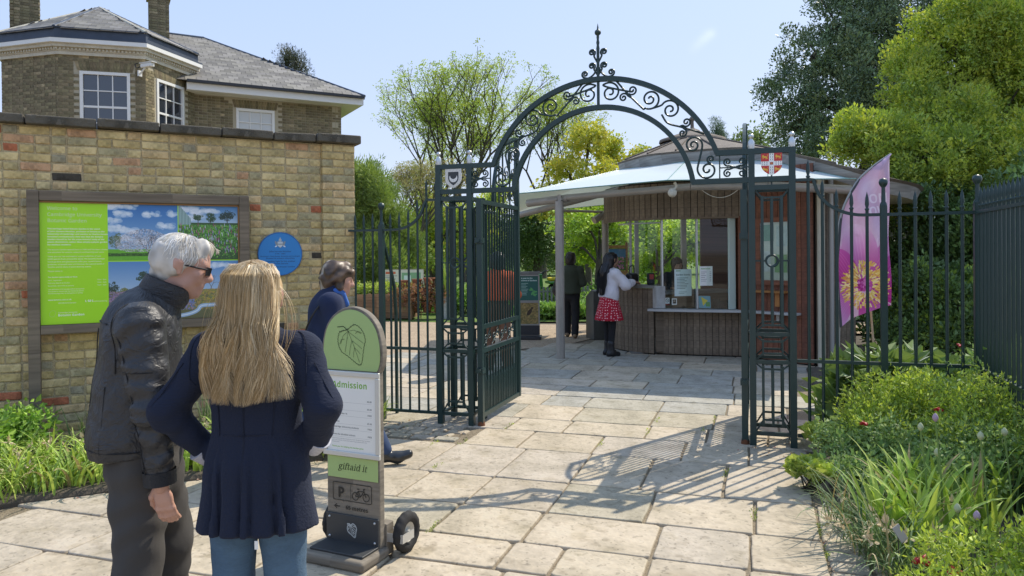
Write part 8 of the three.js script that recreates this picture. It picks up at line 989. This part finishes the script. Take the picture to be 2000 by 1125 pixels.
// ---------------------------------------------------------------- woman in red skirt at the counter
{
  const j = J({ head: [0, 1.5, 0.05], neck: [0, 1.36, 0.02], chest: [0, 1.22, 0.0], waist: [0, 1.0, 0.0], hips: [0, 0.88, -0.01], sL: [0.16, 1.29, 0.01], sR: [-0.16, 1.29, 0.01], eL: [0.22, 1.12, 0.14], eR: [-0.24, 1.12, 0.14], wL: [0.12, 1.16, 0.34], wR: [-0.13, 1.15, 0.36], hL: [0.08, 0.84, 0], hR: [-0.08, 0.84, 0], kL: [0.085, 0.46, 0.02], kR: [-0.08, 0.46, -0.01], aL: [0.1, 0.09, 0.03], aR: [-0.09, 0.09, -0.04] });
  const p = person('black haired woman in white top and red skirt standing at the kiosk counter', V(1.53, 0, -11.62), 118 * RAD, { j, cell: 0.02, fine: 0.009, pitch: 0.15, build: 0.88, handL: [V(0, 0, 1), V(0, 1, 0), 0.6], handR: [V(0, 0, 1), V(0, 1, 0), 0.6], fineHand: 0.007, skin: SKIN3 }), g = p.g;
  mesh('top', sdfGeo([cap(V(0, 1.24, 0), V(0, 1.0, -0.01), 0.175, 0.17, FRONT, 0.8), cap(V(0, 1.0, -0.01), V(0, 0.86, -0.02), 0.17, 0.17, FRONT, 0.85), cap(j.sL, j.sR, 0.075, 0.075), cap(j.sL, j.eL, 0.08, 0.085), cap(j.eL, j.wL, 0.085, 0.055), cap(j.sR, j.eR, 0.08, 0.085), cap(j.eR, j.wR, 0.085, 0.055)], 0.014, { k: 0.04, bump: fold(0.009, 14, 0.5), cuts: [{ p: V(0, 0.88, 0), n: V(0, -1, -0.35) }] }), cloth([0.66, 0.64, 0.68]), g);
  const sk = sdfGeo([cap(V(0, 0.92, -0.01), V(0, 0.56, -0.01), 0.15, 0.235, FRONT, 0.9)], 0.011, { bump: q => 0.011 * Math.sin(Math.atan2(q.x, q.z) * 11 + q.y * 3) * sstep(0.9, 0.6, q.y), cuts: [{ p: V(0, 0.56, 0), n: V(0, -1, 0) }, { p: V(0, 0.94, 0), n: V(0, 1, 0) }] }); mesh('skirt', sk, std(0xffffff, 0.85, { map: rep(tex(256, (u, v) => { const c = [Math.floor(u * 16), Math.floor(v * 16)], ox = hash3(c[0], c[1], 3) * 0.6 + 0.2, oy = hash3(c[0], c[1], 9) * 0.6 + 0.2, d = Math.hypot(u * 16 - c[0] - ox, v * 16 - c[1] - oy); return d < 0.2 ? [0.9, 0.75, 0.75] : [0.68, 0.07, 0.17]; }, 1, true), 1.7, 1.6) }), g);
  mesh('tights', sdfGeo([cap(V(0.08, 0.75, 0), j.kL, 0.082, 0.058), cap(j.kL, j.aL, 0.058, 0.04), cap(V(-0.08, 0.75, 0), j.kR, 0.082, 0.058), cap(j.kR, j.aR, 0.058, 0.04)], 0.014, { k: 0.01 }), cloth([0.012, 0.012, 0.014]), g);
  for (const a of [j.aL, j.aR]) mesh('boot', sdfGeo([...shoe(a, V(0.1, 0, 1), 0.24), cap(V(a.x, 0.2, a.z), V(a.x, 0.06, a.z), 0.056, 0.05), cap(V(a.x, 0.02, a.z - 0.05), V(a.x + 0.01, 0.02, a.z + 0.14), 0.03, 0.03)], 0.01), phys(lin(0.012, 0.012, 0.013), 0.4), g);
  const R = rng(19), hr = mesh('hair', sdfGeo([cap(V(0, 1.535, 0.02), V(0, 1.54, 0.06), 0.097, 0.088), cap(V(0, 1.5, 0.0), V(0, 1.3, -0.075), 0.1, 0.1, FRONT, 0.75), cap(V(0, 1.3, -0.08), V(0.0, 1.02, -0.14), 0.12, 0.085, FRONT, 0.4)], 0.011, { k: 0.04, bump: q => 0.006 * Math.sin(q.x * 120 + 4 * noise3(q.x * 6, q.y * 5, q.z * 6)) }), phys(lin(0.008, 0.008, 0.01), 0.35), g), st = []; for (let i = 0; i < 160; i++) { const u = R() * 2 - 1; st.push([V(u * 0.1, 1.45, -0.07), V(u * 0.13, 1.3, -0.135), V(u * 0.12, 1.12, -0.165), V(u * 0.1 + (R() - 0.5) * 0.03, 0.94 + R() * 0.1, -0.17)]); } mesh('hair_strands', strands(st, 0.004, [[0.01, 0.01, 0.012], [0.016, 0.015, 0.016]], R), vcol(0.35), hr, 'stuff');
  const b = thing('handbag', 'black leather handbag held on the kiosk counter', 'bag', V(1.92, 1.095, -11.83), 0.9); mesh('bag', (() => { const q = rbox(0.26, 0.2, 0.13, 0.05, 0, 0.1, 0, 3); return q; })(), phys(lin(0.012, 0.012, 0.013), 0.35), b); mesh('handle', tube([V(-0.08, 0.18, 0), V(-0.06, 0.3, 0), V(0.06, 0.3, 0), V(0.08, 0.18, 0)], 0.009, 20, 6), M.black, b);
}
// ---------------------------------------------------------------- walker in green, walker in orange, ticket clerk
function walker(label, pos, turn, o) {
  const st = o.stride || 0.1, j = J({ head: [0, 1.5, 0.03], neck: [0, 1.36, 0.0], chest: [0, 1.22, 0], waist: [0, 1.02, 0], hips: [0, 0.88, 0], sL: [0.175, 1.29, 0], sR: [-0.175, 1.29, 0], eL: o.eL || [0.24, 1.04, -0.05], eR: o.eR || [-0.24, 1.05, 0.0], wL: o.wL || [0.23, 0.82, 0.03], wR: o.wR || [-0.2, 1.08, 0.2], hL: [0.085, 0.84, 0], hR: [-0.085, 0.84, 0], kL: [0.09, 0.46, 0.04 + st * 0.6], kR: [-0.09, 0.46, 0.02 - st * 0.3], aL: [0.09, 0.09, st], aR: [-0.09, 0.1, -st] });
  const p = person(label, pos, turn, { j, cell: 0.02, fine: 0.009, pitch: 0.12, skin: SKIN2, handL: [V(0, -1, 0.2), V(1, 0, 0), 0.5], handR: [V(0.3, 0.2, 1), V(0, 1, 0), 0.6], fineHand: 0.007 }), g = p.g, T = p.h.T;
  mesh('jacket', sdfGeo([cap(V(0, 1.23, 0), V(0, 1.02, 0), 0.195, 0.18, FRONT, 0.8), cap(V(0, 1.02, 0), V(0, o.hem + 0.04, -0.01), 0.185, 0.2, FRONT, 0.82), cap(j.sL, j.sR, 0.08, 0.08), cap(V(0, 1.26, 0), V(0, 1.38, 0.01), 0.11, 0.072), cap(j.sL, j.eL, 0.08, 0.07), cap(j.eL, j.wL, 0.066, 0.052), cap(j.sR, j.eR, 0.08, 0.07), cap(j.eR, j.wR, 0.066, 0.052)], 0.015, { k: 0.04, bump: fold(0.008, 10, 0.6), cuts: [{ p: V(0, o.hem, 0), n: V(0, -1, 0) }] }), o.coat, g);
  mesh('trousers', sdfGeo([cap(j.hips, V(0, 0.84, 0), 0.155, 0.155, FRONT, 0.8), cap(j.hL, j.kL, 0.1, 0.078), cap(j.kL, V(j.aL.x, 0.08, j.aL.z), 0.078, 0.07), cap(j.hR, j.kR, 0.1, 0.078), cap(j.kR, V(j.aR.x, 0.08, j.aR.z), 0.078, 0.07)], 0.016, { k: 0.02, bump: fold(0.006, 14), cuts: [{ p: V(0, 0.035, 0), n: V(0, -1, 0) }] }), o.legs, g);
  for (const a of [j.aL, j.aR]) mesh('shoe', sdfGeo(shoe(a, V(0, 0, 1), 0.25), 0.013), o.shoes, g);
  mesh('hair', sdfGeo([cap(T(0, 0.05, -0.04), T(0, 0.055, 0.02), 0.1, 0.09), cap(T(0, 0.0, -0.06), T(0, -0.07, -0.055), 0.09, 0.075), cap(T(-0.07, 0, 0), T(-0.075, -0.05, 0), 0.035, 0.03), cap(T(0.07, 0, 0), T(0.075, -0.05, 0), 0.035, 0.03)], 0.008, { k: 0.03, bump: fold(0.01, 30) }), o.hair, g); return g;
}
{
  const g = walker('dark haired person in an olive green coat walking away past the steel column', V(1.13, 0, -14.25), 168 * RAD, { stride: 0.13, hem: 0.84, coat: cloth([0.045, 0.055, 0.035]), legs: cloth([0.018, 0.017, 0.018]), shoes: std(lin(0.25, 0.17, 0.1), 0.7), hair: phys(lin(0.02, 0.014, 0.01), 0.5) });
  const b = thing('shoulder_bag', 'black shoulder bag carried by the person in green', 'bag', V(0.86, 0.98, -14.35), 0.2); mesh('bag', sdfGeo([cap(V(0, -0.06, 0), V(0.02, 0.1, 0), 0.13, 0.1, V(1, 0, 0), 0.6)], 0.02, { bump: fold(0.01, 12) }), M.black, b); mesh('strap', tube([V(0, 0.15, 0), V(0.05, 0.25, 0.02), V(0.12, 0.31, 0.04)], 0.012, 10, 6), M.black, b);
}
walker('dark haired person in a bright orange jacket seen through the open gate leaf', V(-0.20, 0, -10.2), 200 * RAD, { stride: 0.12, hem: 0.98, wR: [-0.22, 0.84, 0.1], eR: [-0.24, 1.05, -0.06], coat: cloth([0.66, 0.11, 0.022]), legs: cloth([0.16, 0.085, 0.05]), shoes: std(lin(0.12, 0.08, 0.05), 0.7), hair: phys(lin(0.012, 0.011, 0.011), 0.5) });
walker('ticket clerk in dark clothes behind the kiosk glass', V(2.80, 0.02, -12.55), 0.15, { stride: 0.0, hem: 0.8, coat: cloth([0.016, 0.017, 0.022]), legs: cloth([0.02, 0.02, 0.022]), shoes: M.black, hair: phys(lin(0.03, 0.016, 0.01), 0.5) }).scale.setScalar(0.92);

renderer.render(scene, camera);
